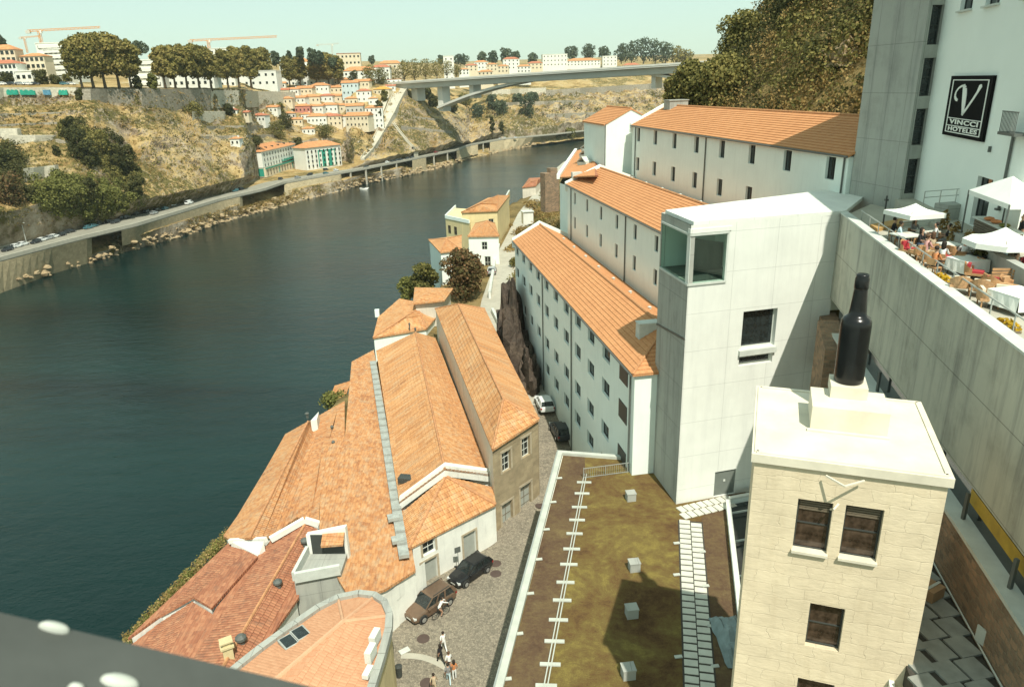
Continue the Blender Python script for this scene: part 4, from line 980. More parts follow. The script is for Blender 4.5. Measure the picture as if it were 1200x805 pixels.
for u0, u1, za, zb in fops[2:]:
    d_ = MB(); q = V((fa.x, fa.y, 0))+inn*.3
    d_.hexa([q+fd*u0+V((0, 0, za)), q+fd*u1+V((0, 0, za)), q+fd*u1+inn*.05+V((0, 0, za)), q+fd*u0+inn*.05+V((0, 0, za))], [q+fd*u0+V((0, 0, zb)), q+fd*u1+V((0, 0, zb)), q+fd*u1+inn*.05+V((0, 0, zb)), q+fd*u0+inn*.05+V((0, 0, zb))])
    dr = d_.build('door', M['door_grey'], w2)
    d_ = MB(); m_ = q+fd*((u0+u1)/2)-inn*.02; d_.bar(m_+V((0, 0, za+.05)), m_+V((0, 0, zb-.05)), .05, .03)
    for k in (.8, 1.6, 2.4): d_.bar(q+fd*(u0+.06)-inn*.02+V((0, 0, za+k)), q+fd*(u1-.06)-inn*.02+V((0, 0, za+k)), .03, .05)
    d_.build('door_batten', M['frame_wood'], dr)
# middle long gable warehouse with the white stepped gable and hipped front
EA, EB, EC, ED = at(468, 588, 23.2), at(574, 556, 23.2), at(510, 396, 23.2), at(441, 411, 23.2)
R0, R1 = at(521, 549, 26.1), at(487, 389.5, 26.1)
w1, w1r = warehouse('long gabled clay roofed warehouse behind a white gable parapet and hipped front', [[ED, EA, R0, R1], [EB, EC, R1, R0]], [EA, EB, EC, ED], 16, 'white_old', 'tile_yellow', [(R0, R1)])
mb = MB()
for p, q in ((EA, R0), (R0, EB)):
    dv = (q-p); mb.hexa([p-V((0, 0, .8)), q-V((0, 0, .8)), q+V((0, .55, -.8)), p+V((0, .55, -.8))], [p+V((0, 0, .34)), q+V((0, 0, .34)), q+V((0, .55, .34)), p+V((0, .55, .34))])
mb.build('gable_parapet', M['white_old'], w1)
F0, F1, F2, F3 = at(468, 603, 22.5), at(479, 643, 22.3), at(581, 591, 22.3), at(578, 571, 22.5); AP = at(522, 558, 25.2)
r = MB(); roof_plane(r, [F0, F1, AP], .42, .055); roof_plane(r, [F1, F2, AP], .42, .055); roof_plane(r, [F2, F3, AP], .42, .055); fr_ = r.build('front_roof', M['tile_yellow'], w1)
rc = MB(); ridge_caps(rc, F1+V((0, 0, .05)), AP+V((0, 0, .05)), .15); ridge_caps(rc, F2+V((0, 0, .05)), AP+V((0, 0, .05)), .15); rc.build('ridge', M['ridge'], fr_)
ga, gb = F1+V((.25, .35, 0)), F2+V((-.05, .35, 0)); gd = V((gb.x-ga.x, gb.y-ga.y, 0)); GW = gd.length; gd.normalize()
gops = [(5.35, 6.75, 17.6, 20.6), (1.0, 2.3, 20.75, 22.0), (.75, 2.35, 17.6, 20.15)]
mb = MB(); facade(mb, ga, gd, GW, 16, 22.25, gops, .25); mb.build('front_wall', M['white_old'], w1)
gin = V((-gd.y, gd.x, 0)); fac_windows(w1, ga, gd, [gops[1]], .25, frame='frame_white', bars=(1, 1), fw=.07)
for u0, u1, za, zb in gops:
    tr = MB(); P = lambda u, z: V((ga.x, ga.y, 0))+gd*u-gin*.04+V((0, 0, z))
    for uu in (u0-.11, u1+.11): tr.hexa([P(uu-.1, za), P(uu+.1, za), P(uu+.1, za)+gin*.12, P(uu-.1, za)+gin*.12], [P(uu-.1, zb), P(uu+.1, zb), P(uu+.1, zb)+gin*.12, P(uu-.1, zb)+gin*.12])
    tr.hexa([P(u0-.21, zb+.003), P(u1+.21, zb+.003), P(u1+.21, zb+.003)+gin*.12, P(u0-.21, zb+.003)+gin*.12], [P(u0-.21, zb+.2), P(u1+.21, zb+.2), P(u1+.21, zb+.2)+gin*.12, P(u0-.21, zb+.2)+gin*.12])
    tr.build('stone_surround', M['granite_trim'], w1)
for i in (0, 2):
    u0, u1, za, zb = gops[i]; q = V((ga.x, ga.y, 0))+gin*.2; d_ = MB()
    d_.hexa([q+gd*u0+V((0, 0, za)), q+gd*u1+V((0, 0, za)), q+gd*u1+gin*.05+V((0, 0, za)), q+gd*u0+gin*.05+V((0, 0, za))], [q+gd*u0+V((0, 0, zb)), q+gd*u1+V((0, 0, zb)), q+gd*u1+gin*.05+V((0, 0, zb)), q+gd*u0+gin*.05+V((0, 0, zb))]); d_.build('door', M['door_grey'], w1)
# small inset light in its left slope
sk = MB(); c = at(478, 560, 24.0); sk.box(c+V((0, 0, -.1)), (1.7, .9, .5), -.2); sk.build('roof_light', M['frame_dark'], w1)
# long lean shed along its left side
s1 = [at(412, 424, 23.0), at(438, 410, 22.2), at(487, 668, 22.0), at(452, 690, 22.3), at(412, 705, 23.0), at(374, 640, 23.4), at(376, 526, 23.4), at(404, 514, 23.2)]
a1, a1r = warehouse('broad lean-to warehouse of mottled tiles beside the zinc gutter, with a roof terrace', [[s1[7], s1[0], s1[1], s1[2]], [s1[7], s1[2], s1[3], s1[4], s1[5], s1[6]]], s1, 16, 'white_old', 'tile_old', faces=(2, 3, 4, 5, 6, 7, 0), course=.45)
g0, g1 = at(437, 424, 22.6), at(474, 655, 22.55); mb = MB(); n = 26; dv = (g1-g0)/n; sd = V((dv.y, -dv.x, 0)).normalized()
for i in range(n):
    p = g0+dv*i; mb.hexa([p-sd*.42, p+sd*.42, p+dv*.94+sd*.42, p+dv*.94-sd*.42], [p-sd*.42+V((0, 0, .14)), p+sd*.42+V((0, 0, .14)), p+dv*.94+sd*.42+V((0, 0, .32)), p+dv*.94-sd*.42+V((0, 0, .32))])
mb.build('zinc_gutter', M['zinc'], a1)
mb = MB(); dv = (g1-g0).normalized(); 
pa = [at(484, 640, 21.5), at(452, 692, 21.5)]
for (px_, py_) in ((461, 606), (466, 632)): mb = MB(); mb.box(at(px_, py_, 22.9), (1.0, .8, .3), .3); mb.build('gutter_box', M['zinc'], a1)
# its street wall with a wide pale door
sa, sb = s1[3]+V((.2, .4, 0)), s1[2]+V((-.1, .4, 0)); 
wd_ = V((sb.x-sa.x, sb.y-sa.y, 0)); WL = wd_.length; wd_.normalize(); mb = MB(); facade(mb, sa-wd_*.6, wd_, WL+1.8, 16, 21.75, [(1.3, 3.6, 17.7, 20.4)], .25); mb.build('street_wall', M['white_old'], a1)
wi = V((-wd_.y, wd_.x, 0)); d_ = MB(); q = sa-wd_*.6+wi*.22; q.z = 0; d_.hexa([q+wd_*1.3+V((0, 0, 17.7)), q+wd_*3.6+V((0, 0, 17.7)), q+wd_*3.6+wi*.05+V((0, 0, 17.7)), q+wd_*1.3+wi*.05+V((0, 0, 17.7))], [q+wd_*1.3+V((0, 0, 20.4)), q+wd_*3.6+V((0, 0, 20.4)), q+wd_*3.6+wi*.05+V((0, 0, 20.4)), q+wd_*1.3+wi*.05+V((0, 0, 20.4))]); d_.build('door', M['door_grey'], a1)
# roof terrace with its little dormer
t0, t1, t2, t3 = at(348, 700, 22.0), at(402, 690, 22.0), at(409, 668, 22.0), at(364, 668, 22.0)
mb = MB(); mb.hexa([V((p.x, p.y, 17)) for p in (t0, t1, t2, t3)], [p+V((0, 0, 1.55)) for p in (t0, t1, t2, t3)]); mb.build('terrace_floor', M['concrete_grey'], a1)
mb = MB(); T0, T1, T2, T3 = [p+V((0, 0, 1.5)) for p in (t0, t1, t2, t3)]
mb.bar(T0+V((0, 0, .4)), T3+V((0, 0, .4)), .25, .8); mb.bar(T0+V((.1, -.1, .4)), T1+V((0, -.1, .4)), .3, .82); mb.build('terrace_parapet', M['coping'], a1)
mb = MB(); x0, x1 = T3+V((0, .1, 0)), T2+V((.1, .1, 0)); 
mb.hexa([x0-V((0, 0, .5)), x1-V((0, 0, .5)), x1+V((.05, .4, -.5)), x0+V((.05, .4, -.5))], [x0+V((0, 0, 1.75)), x1+V((0, 0, 2.45)), x1+V((.05, .4, 2.45)), x0+V((.05, .4, 1.75))]); dwl = mb.build('dormer', M['white_old'], a1)
dd = (x1-x0); dd.z = 0; dl = dd.length; dd.normalize(); dn = V((dd.y, -dd.x, 0))
rz = math.atan2(dd.y, dd.x)
mb = MB(); mb.box(x0+dd*(dl*.26)+dn*.03+V((0, 0, .9)), (.95, .08, 1.75), rz); mb.build('door', M['frame_dark'], a1)
mb = MB(); mb.box(x0+dd*(dl*.66)+dn*.03+V((0, 0, .72)), (1.7, .08, 1.3), rz); mb.build('opening', M['frame_dark'], a1)
mb = MB(); h0 = x0+dd*(dl*.42)+V((0, 0, 1.55)); h1_ = x0+dd*(dl*.97)+V((0, 0, 1.7)); roof_plane(mb, [h0+dn*.75-V((0, 0, .3)), h1_+dn*.75-V((0, 0, .3)), h1_+V((0, 0, .3)), h0+V((0, 0, .3))]); mb.build('canopy', M['tile_old'], a1)
for p in ((392, 522), (391, 503)): pass
# lower sheds stepping to the river
b_ = [at(372, 488, 21.6), at(404, 470, 22.5), at(404, 514, 22.6), at(377, 525, 22.7), at(374, 613, 22.6), at(348, 606, 21.6)]
sB_, sBr = warehouse('lower shed roof sloping away from the mottled lean-to, with two small flues', [b_], b_, 15, 'white_old', 'tile_old')
for p in ((391, 522), (389.5, 504)): flue(sBr, at(p[0], p[1], 22.4), .15, .6)
c_ = [at(361, 494, 22.8), at(372, 488, 21.6), at(348, 606, 21.6), at(318, 628, 21.9), at(293, 630, 22.8)]
d__ = [at(361, 494, 22.8), at(293, 630, 22.8), at(269, 632, 21.4), at(262, 628, 20.6), at(300, 574, 20.4), at(334, 509, 21.0)]
sC, sCr = warehouse('riverside ridged shed at the water edge with a white gable at its lower end', [c_, d__], [c_[0], c_[1], c_[2], c_[3], c_[4], d__[2], d__[3], d__[4], d__[5]], 15, 'white_old', 'tile_old', [(c_[0], c_[4])])
flue(sCr, at(360, 487, 22.9), .2, .4)
mb = MB(); tri = [at(374, 486, 22.6), at(364, 493, 23.0), at(372, 497, 22.4)]
mb.prism([p.xy for p in tri], 21, 23.0); mb.build('end_gable', M['white_old'], sC)
# white copings between the upper and lower sheds
def cop(parent, a, b, w=.35, h=.5):
    mb = MB(); mb.bar(a, b, w, h); mb.build('parapet', M['white_old'], parent)
E1 = [at(270, 636, 21.2), at(313, 633, 23.0), at(222, 764, 23.0), at(150, 752, 20.6), at(205, 700, 20.8)]
E2 = [at(313, 633, 23.0), at(330, 631, 22.6), at(234, 790, 22.6), at(222, 764, 23.0)]
lower_a = [at(268, 636, 20.9), at(302, 652, 22.2), at(248, 712, 22.2), at(226, 699, 22.0), at(186, 722, 20.7), at(150, 748, 20.5)]
sE, sEr = warehouse('reddish tiled shed low on the river bank below the white triangular gable', [lower_a[:2]+[lower_a[2], lower_a[3], lower_a[4], lower_a[5]]], lower_a, 15, 'white_old', 'tile_red')
lo2 = [at(224, 698, 22.05), at(250, 714, 22.1), at(190, 812, 22.1), at(120, 812, 20.6), at(150, 750, 20.55), at(184, 724, 20.75)]
sE2, _ = warehouse('front end shed with a dark gap under its overlapping roof at the water edge', [[p-V((0, 0, .55)) for p in lo2]], [p-V((0, 0, .55)) for p in lo2], 15, 'white_old', 'tile_red')
F_ = [at(318, 632, 21.9), at(358, 613, 23.1), at(256, 790, 23.1), at(206, 800, 21.9), at(254, 712, 21.9), at(302, 652, 21.9)]
G_ = [at(358, 613, 23.1), at(372, 620, 22.5), at(350, 672, 22.3), at(350, 700, 22.2), at(300, 770, 22.1), at(256, 790, 23.1)]
sF, sFr = warehouse('long ridged shed with red tiles falling both ways beneath the white coping', [F_, G_], [F_[1], G_[1], G_[2], G_[3], G_[4], G_[5], F_[3], F_[4], F_[5], F_[0]], 15, 'white_old', 'tile_red', [(F_[1], F_[2])])
for p in ((358, 640), (326.5, 689)): flue(sFr, at(p[0], p[1], 22.6), .27, .8)
flue(sFr, at(284, 757, 22.6), .3, 1.0)
cop(sC, at(317, 632, 22.6), at(357, 609, 23.5)); cop(sC, at(357, 609, 23.5), at(374, 614, 23.0)); cop(sC, at(269, 634, 21.6), at(312, 632, 22.7), .3, .4)
mb = MB(); tri = [at(270, 634, 21.7), at(309, 634, 23.0), at(303, 652, 21.8)]; mb.add(tri+[p-V((0, 0, 1.5)) for p in tri], [(0, 1, 2), (5, 4, 3), (0, 2, 5, 3), (2, 1, 4, 5), (1, 0, 3, 4)]); mb.build('gable_end', M['white_old'], sC)
mb = MB(); c = at(270, 778, 22.4); mb.box(c+V((0, 0, .3)), (.62, .5, 2.4), .5); mb.box(c+V((0, 0, 1.55)), (.85, .72, .14), .5); mb.box(c+V((0, 0, 1.75)), (.5, .4, .3), .5); mb.box(c+V((0, 0, 1.95)), (.8, .66, .1), .5); cm_ = mb.build('chimney', M['cream'], sF)
# round ended building with a curved parapet, seen from above
CZ = 24.6
cur = [(262, 792), (281, 776), (305, 757), (330, 739), (346, 728), (372, 710), (396, 698), (420, 693), (438, 695), (450, 703), (456, 717), (455, 735), (447, 765), (436, 800), (425, 835)]
cp = [at(x, y, CZ) for x, y in cur]
o = thing('round_ended_building', 'round ended cream building with a curved grey parapet and flat salmon tiles seen from above', 'building', cp[6]-V((0, 0, 7)))
mb = MB()
for i in range(len(cp)-1):
    a, b = cp[i], cp[i+1]
    na = V((0, 0, 0))
    d0 = (cp[min(i+1, len(cp)-1)]-cp[max(i-1, 0)]).normalized(); d1 = (cp[min(i+2, len(cp)-1)]-cp[i]).normalized()
    n0, n1 = V((d0.y, -d0.x, 0))*.24, V((d1.y, -d1.x, 0))*.24; g = (b-a)*.012
    mb.hexa([a-n0+g-V((0, 0, .55)), a+n0+g-V((0, 0, .55)), b+n1-g-V((0, 0, .55)), b-n1-g-V((0, 0, .55))], [a-n0+g, a+n0+g, b+n1-g, b-n1-g])
mb.build('parapet', M['concrete_grey'], o)
mb = MB(); cc = at(402, 740, CZ)
for i in range(len(cp)-1):
    a, b = cp[i], cp[i+1]; mb.poly([V((a.x, a.y, 15)), V((b.x, b.y, 15)), b-V((0, 0, .5)), a-V((0, 0, .5))])
mb.build('wall', M['cream'], o)
apx = at(402, 728, CZ+.75); end = at(318, 800, CZ+.75); end2 = at(300, 850, CZ+.75)
r = MB(); low = [p-V((0, 0, .35)) for p in cp]
for i in range(0, 6): 
    f0, f1 = i/6, (i+1)/6; m0, m1 = end.lerp(apx, f0), end.lerp(apx, f1); roof_plane(r, [low[i], low[i+1], m1, m0], .5, .03)
for i in range(6, 11): roof_plane(r, [low[i], low[i+1], apx], .5, .03)
for i in range(11, 14):
    f0, f1 = (i-11)/3, (i-10)/3; m0, m1 = apx.lerp(end2, f0), apx.lerp(end2, f1); roof_plane(r, [low[i], low[i+1], m1, m0], .5, .03)
roof_plane(r, [apx, end, end2], .5, .03); roof_plane(r, [low[0], end, end2, low[14]], .5, .03)
ro = r.build('roof', M['tile_pink'], o)
rc = MB(); ridge_caps(rc, apx, end, .16)
for i in (6, 8, 10): ridge_caps(rc, low[i]+V((0, 0, .05)), apx, .13)
rc.build('ridge', plain('salmon_ridge', (.56, .33, .20), .85, .1, 2), ro)
sk = MB()
for px_, py_ in ((338, 752), (352, 742)): 
    c = at(px_, py_, CZ+.2); sk.box(c, (1.0, 1.25, .12), .6); 
    s_ = MB(); s_.box(c, (.95, 1.2, .16), .75); f_ = s_.build('roof_window', M['zinc'], o); s_ = MB(); s_.box(c+V((0, 0, .09)), (.75, 1.0, .03), .75); s_.build('pane', M['glass'], f_)
for px_, py_ in ((440, 752), (435, 770)):
    a_ = MB(); c = at(px_, py_, CZ-.05); a_.box(c+V((0, 0, .35)), (.42, 1.0, .8), -.22); a_.build('air_conditioner', M['frame_white'], o)
a_ = MB(); a_.box(at(431, 787, CZ+.1), (.4, .9, .3), -.22); a_.build('air_conditioner', M['frame_white'], o)
wn = MB(); wp = at(458, 760, 21.3); 
# small far hipped roofs of the row
h_ = [at(437, 396, 23.4), at(500, 385, 23.4), at(511, 372, 23.4), at(510, 358, 23.4), at(468, 350, 23.2), at(443, 372, 23.2)]
ap0, ap1 = at(474, 372, 25.0), at(490, 362, 25.0)
w4, _ = warehouse('hipped house at the far end of the warehouse row above a white wall strip', [[h_[0], h_[1], ap1, ap0], [h_[1], h_[2], h_[3], ap1], [h_[3], h_[4], ap0, ap1], [h_[4], h_[5], h_[0], ap0]], h_, 16, 'white', 'tile_yellow', [(h_[0], ap0), (h_[1], ap1), (ap0, ap1)])
flue(w4, at(487, 391, 24), .12, 1.0); flue(w4, at(480, 384, 24), .12, .8)
mb = MB(); mb.box(at(442, 367, 23.6), (.7, .7, 1.2), .1); mb.build('chimney', M['white'], w4)
k_ = [at(484, 356, 26.3), at(521, 352, 26.3), at(531, 338, 26.2), at(486, 337, 26.2)]; k0, k1 = at(497, 345, 27.1), at(515, 342, 27.1)
w5, _ = warehouse('small raised lantern roof above the hipped house, open shaded sides', [[k_[0], k_[1], k1, k0], [k_[1], k_[2], k1], [k_[2], k_[3], k0, k1], [k_[3], k_[0], k0]], k_, 22, 'pale', 'tile_yellow', name='roof_lantern', inset=.7)
# little terrace house on the bank left of the row
u_ = [at(384, 474, 19.2), at(404, 466, 19.2), at(412, 446, 19.2), at(392, 452, 19.2)]
w6, _ = warehouse('tiny flat tiled outhouse perched on the river bank left of the row', [u_], u_, 10, 'white', 'tile_yellow', name='outhouse')
# yellow and white houses further along the lane
def house(label, ev, rdg, zb, wall, tile='tile_yellow', rp=None, wins=(), name='house', doors=()):
    """ev: four eave corners (front-left, front-right, back-right, back-left)."""
    if len(rdg) == 1: pls = [[ev[0], ev[1], rdg[0]], [ev[1], ev[2], rdg[0]], [ev[2], ev[3], rdg[0]], [ev[3], ev[0], rdg[0]]]; rg = [(p, rdg[0]) for p in ev]
    else: pls = [[ev[0], ev[1], rdg[1], rdg[0]], [ev[1], ev[2], rdg[1]], [ev[2], ev[3], rdg[0], rdg[1]], [ev[3], ev[0], rdg[0]]]; rg = [(rdg[0], rdg[1]), (ev[0], rdg[0]), (ev[1], rdg[1])]
    o, ro = warehouse(label, pls, ev, zb, wall, tile, rg, name=name, inset=.35, faces=(1, 2, 3))
    c = (ev[0]+ev[1]+ev[2]+ev[3])/4; a = ev[0]+(c-ev[0]).normalized()*.35; b = ev[1]+(c-ev[1]).normalized()*.35; d = V((b.x-a.x, b.y-a.y, 0)); w_ = d.length
    mb = MB(); facade(mb, a, d, w_, zb, min(a.z, b.z)-.14, wins, .2); mb.build('front_wall', M[wall], o); fac_windows(o, a, d, wins, .2, frame='frame_white', bars=(1, 1), fw=.09)
    return o
ev = [at(548, 277, 28.6), at(585, 276.5, 28.6), at(580, 262, 28.6), at(557, 262, 28.6)]
h1o = house('small white house with a terracotta pyramid roof beside the lane', ev, [at(571, 259, 30.3)], 18, 'white', 'tile_yellow', wins=[(2.7, 3.9, 25.6, 27.3), (3.2, 4.5, 21.6, 24.2)])
bl = MB(); p0, p1 = at(549, 290, 25.0), at(584, 290, 25.0); bl.bar(p0-V((0, .9, 0)), p1-V((0, .9, 0)), 1.4, .18); 
for k in range(13): bl.box(p0.lerp(p1, k/12)-V((0, 1.5, -.5)), (.05, .05, 1.0))
bl.bar(p0-V((0, 1.5, -1.0)), p1-V((0, 1.5, -1.0)), .08, .08); bl.build('balcony', M['frame_white'], h1o)
ev = [at(516, 296, 28.0), at(541, 293, 28.0), at(541, 276, 28.0), at(502, 281, 28.0)]
h2o = house('white house with shaded blue side wall above the water, nearest of the lane houses', ev, [at(523, 280, 29.3)], 12, 'white', 'tile_yellow', wins=[(2.4, 3.4, 25.0, 26.6)])
for (u, z) in ((.28, 25.0), (.62, 25.0), (.45, 20.5)):
    a, b = ev[3], ev[0]; p = a.lerp(b, u); d = (b-a); d.z = 0; d.normalize(); window(h2o, V((p.x, p.y, z))+V((d.y, -d.x, 0))*-.2, math.atan2(d.y, d.x), 1.0, 1.6, frame='frame_white', bars=(1, 1))
ev = [at(540, 249, 30.5), at(583, 247, 30.5), at(597, 229, 30.5), at(572, 232, 30.5)]
h3o = house('yellow house with a broad orange hipped roof at the bend of the lane', ev, [at(562, 239, 32.2), at(584, 229, 32.2)], 18, 'yellow', 'tile_yellow', wins=[(6.2, 7.4, 26.6, 28.6)])
mb = MB(); x = [at(522, 256, 28.2), at(550, 262, 28.2), at(560, 246, 28.2), at(534, 244, 28.2)]
mb.hexa([V((p.x, p.y, 14)) for p in x], x); anx = mb.build('annex', M['yellow'], h3o)
mb = MB(); mb.bar(x[0]+V((0, 0, .4)), x[3]+V((0, 0, .4)), .25, .8); mb.bar(x[0]+V((0, 0, .4)), x[1]+V((0, 0, .4)), .25, .8); mb.build('roof_terrace_parapet', M['white'], h3o)
dvx = (x[1]-x[0]); dvx.z = 0; dvx.normalize()
for u in (1.0, 3.6): window(h3o, x[0]+dvx*u+V((dvx.y, -dvx.x, 0))*.02+V((0, 0, -3.4)), math.atan2(dvx.y, dvx.x), 1.1, 1.9, frame='frame_wood', bars=(1, 1))
ev = [at(515, 276, 25.5), at(527, 278, 25.5), at(530, 270, 25.5), at(519, 269, 25.5)]
ev = [at(612, 220, 26.5), at(628, 218, 26.5), at(638, 208, 26.5), at(620, 209, 26.5)]
h4o = house('low brown roofed shed at the far bend of the lane', ev, [at(622, 213, 27.8), at(630, 211, 27.8)], 18, 'pale', 'tile_red', name='shed')
# lane walls
def wall_run(label, pts, h, t, mat, name='lane_wall'):
    o = thing(name, label, 'wall', pts[0]); mb = MB()
    for a, b in zip(pts, pts[1:]): mb.bar(V(a)+V((0, 0, h/2-.3)), V(b)+V((0, 0, h/2-.3)), t, h+.6)
    mb.build('wall', M[mat], o); c = MB()
    for a, b in zip(pts, pts[1:]): c.bar(V(a)+V((0, 0, h+.04)), V(b)+V((0, 0, h+.04)), t+.08, .1)
    c.build('wall_coping', M['coping'], o); return o
wall_run('yellow garden wall along the lane beside the yellow house', [at(586, 268, 22.6), at(589, 247, 22.7), at(597, 231, 22.9)], 2.2, .4, 'yellow')
wall_run('pale lane wall past the white house, stepping down towards the warehouses', [at(574, 350, 22.4), at(577, 330, 22.4), at(580, 310, 22.5), at(585, 292, 22.6)], 1.2, .4, 'white_old')
wall_run('low pale kerb wall along the warehouse side of the lane', [at(620, 452, 22.2), at(604, 420, 22.4), at(590, 392, 22.4), at(577, 366, 22.4)], .7, .35, 'pale')
o = thing('garden_hut', 'tiny white walled hut on the dry slope right of the lane', 'hut', at(618, 255, 26)); mb = MB(); c = at(618, 255, 26.2); mb.box(c, (2.6, 2.2, 3.0), .2); mb.build('wall', M['white_old'], o); mb = MB(); mb.box(c+V((0, 0, 1.6)), (3.0, 2.6, .2), .2); mb.build('roof', M['coping'], o)
# ruined wall on the slope beside the dormer shed
o = thing('ruined_stone_wall', 'broken dark stone wall stump standing on the dry slope below the dormer shed', 'wall', at(645, 215, 36)); mb = MB(); c = at(644, 214, 38.5); mb.box(c-V((0, 0, 2)), (3.2, 2.4, 8), .4); mb.box(c+V((.6, .4, 2.3)), (1.6, 1.8, 1.2), .4); mb.build('masonry', M['rubble'], o)
# rock outcrop under the far end of the lowest white building
M['cliff'] = rock('shade_darkened_cliff', [(.3, (.04, .033, .028)), (.5, (.085, .066, .052)), (.7, (.17, .13, .095))], .35, .4)  # shade beside the building is put into the rock colour
rk = MB()
def crag(mb, c, sx, sy, sz, seed, n=18, m=10):
    for j in range(m):
        for i in range(n):
            def P(i, j):
                th = 2*math.pi*i/n; ph = j/m*math.pi*.5; d = V((math.cos(th)*math.cos(ph), math.sin(th)*math.cos(ph), math.sin(ph)))
                k = 1+.45*noise.fractal(d*2.2+V((seed*3.1, 0, 0)), 1, 2, 4)
                return V(c)+V((d.x*sx*k, d.y*sy*k, d.z*sz*k-.5))
            mb.poly([P(i, j), P(i+1, j), P(i+1, j+1), P(i, j+1)])
crag(rk, L(15.6, 93, 21), 2.6, 9.5, 10.5, 1); crag(rk, L(16.0, 83, 21), 1.5, 5, 5.5, 2)
rk.build('rock_outcrop', M['cliff'], kind='structure')
# ------------------------------------------------------------------ vehicles
PAINT = {}
def paint(name, col, rough=.3, metal=.0):
    if name not in PAINT: PAINT[name] = glossy('paint_'+name, col, rough, .5, metal, .06)
    return PAINT[name]
M['tyre'] = plain('tyre_rubber', (.02, .02, .02), .9); M['rim'] = plain('alloy_rim', (.42, .43, .42), .35, .1, 3, .5, .6)
M['lamp_clear'] = glossy('headlamp_glass', (.55, .57, .55), .1, .6); M['lamp_red'] = glossy('tail_lamp', (.30, .02, .015), .15, .5)
KIND = {'suv': (4.45, 1.84, 1.64, .98, .30), 'hatch': (4.15, 1.76, 1.48, .90, .22), 'small': (3.8, 1.68, 1.46, .88, .2), 'van': (4.9, 1.92, 1.95, 1.05, .25)}
def car_parts(kind):
    Ln, Wd, H, belt, clear = KIND[kind]; h = Wd/2; out = {}
    # lower body: sections along the length (x, half width, bottom, shoulder, top)
    if kind == 'van': st = [(-.5, .86, .42, .9, 1.02), (-.48, .95, .3, .98, 1.06), (-.3, 1, .25, .98, 1.06), (.1, 1, .25, .98, 1.05), (.3, .98, .25, .94, 1.02), (.42, .93, .28, .82, .95), (.49, .82, .34, .7, .82), (.5, .74, .4, .6, .72)]
    else: st = [(-.5, .80, .42, .66, .80), (-.485, .90, .32, .80, .97), (-.40, .97, .24, .86, 1.0), (-.15, 1, .22, .88, 1.0), (.12, 1, .22, .86, .99), (.24, .98, .22, .82, .95), (.40, .93, .24, .74, .86), (.475, .84, .28, .62, .74), (.5, .70, .36, .54, .62)]
    b = MB(); n = 0; ring = []
    for x, wk, zl, zs, zt in st:
        w_ = h*wk; X = x*Ln; zl, zs, zt = zl*belt/.95, zs*belt/.95, zt*belt/.95
        sec = [(-w_*.9, zl), (-w_, zl+.12), (-w_, zs), (-w_*.93, zt-.03), (-w_*.8, zt), (0, zt+.025), (w_*.8, zt), (w_*.93, zt-.03), (w_, zs), (w_, zl+.12), (w_*.9, zl)]
        ring.append(len(b.v)); b.v += [V((X, y, z)) for y, z in sec]; n = len(sec)
    for a, c in zip(ring, ring[1:]):
        for j in range(n-1): b.f.append([a+j, a+j+1, c+j+1, c+j]); b.m.append(0)
        b.f.append([a+n-1, a, c, c+n-1]); b.m.append(0)
    b.f.append(list(range(ring[0], ring[0]+n))); b.m.append(0); b.f.append(list(reversed(range(ring[-1], ring[-1]+n)))); b.m.append(0)
    out['body'] = b
    if kind == 'van': xs_ = (-.485, -.47, .18, .36); 
    elif kind == 'suv': xs_ = (-.47, -.40, .06, .25)
    else: xs_ = (-.46, -.36, .04, .24)
    zr = H; xb0, xb1, xf1, xf0 = [k*Ln for k in xs_]; wb, wt = h*.92, h*.76; zb = belt*.99
    g = MB(); lo = [(xb0, wb), (xf0, wb*.95)]; 
    A = [V((xb0, -wb, zb)), V((xf0, -wb*.93, zb-.04)), V((xf0, wb*.93, zb-.04)), V((xb0, wb, zb))]; T_ = [V((xb1, -wt, zr-.06)), V((xf1, -wt*.98, zr-.06)), V((xf1, wt*.98, zr-.06)), V((xb1, wt, zr-.06))]
    g.hexa(A, T_); out['windows'] = g
    r = MB(); ts = [V((xb1-.05, -wt-.012, zr-.07)), V((xf1+.02, -wt-.012, zr-.07)), V((xf1+.02, wt+.012, zr-.07)), V((xb1-.05, wt+.012, zr-.07))]
    tt = [V((xb1+.12, -wt*.86, zr)), V((xf1-.12, -wt*.86, zr)), V((xf1-.12, wt*.86, zr)), V((xb1+.12, wt*.86, zr))]; r.hexa(ts, tt)
    def P(u, s):   # pillar at fraction u along
        return A[0 if s < 0 else 3].lerp(A[1 if s < 0 else 2], u), T_[0 if s < 0 else 3].lerp(T_[1 if s < 0 else 2], u)
    for s in (-1, 1):
        for u, w_ in ((0.0, .16), (.36, .08), (.66, .07), (1.0, .07)):
            a, c = P(u, s); o_ = V((0, s*.02, 0)); r.hexa([a+o_+V((-w_, -.02, 0)), a+o_+V((w_, -.02, 0)), a+o_+V((w_, .02, 0)), a+o_+V((-w_, .02, 0))], [c+o_+V((-w_, -.02, 0)), c+o_+V((w_, -.02, 0)), c+o_+V((w_, .02, 0)), c+o_+V((-w_, .02, 0))])
    if kind == 'van':
        for s in (-1, 1):
            a0, c0 = P(0, s); a1, c1 = P(.62, s); o_ = V((0, s*.03, 0)); r.poly([a0+o_, a1+o_, c1+o_, c0+o_] if s < 0 else [c0+o_, c1+o_, a1+o_, a0+o_])
    out['roof'] = r
    wr = .34 if kind in ('suv', 'van') else .31
    out['wheels'] = [(sx*Ln*.30+(.02*Ln if sx > 0 else 0), sy*(h-.06), wr) for sx in (-1, 1) for sy in (-1, 1)]
    out['dims'] = (Ln, Wd, H, belt)
    return out
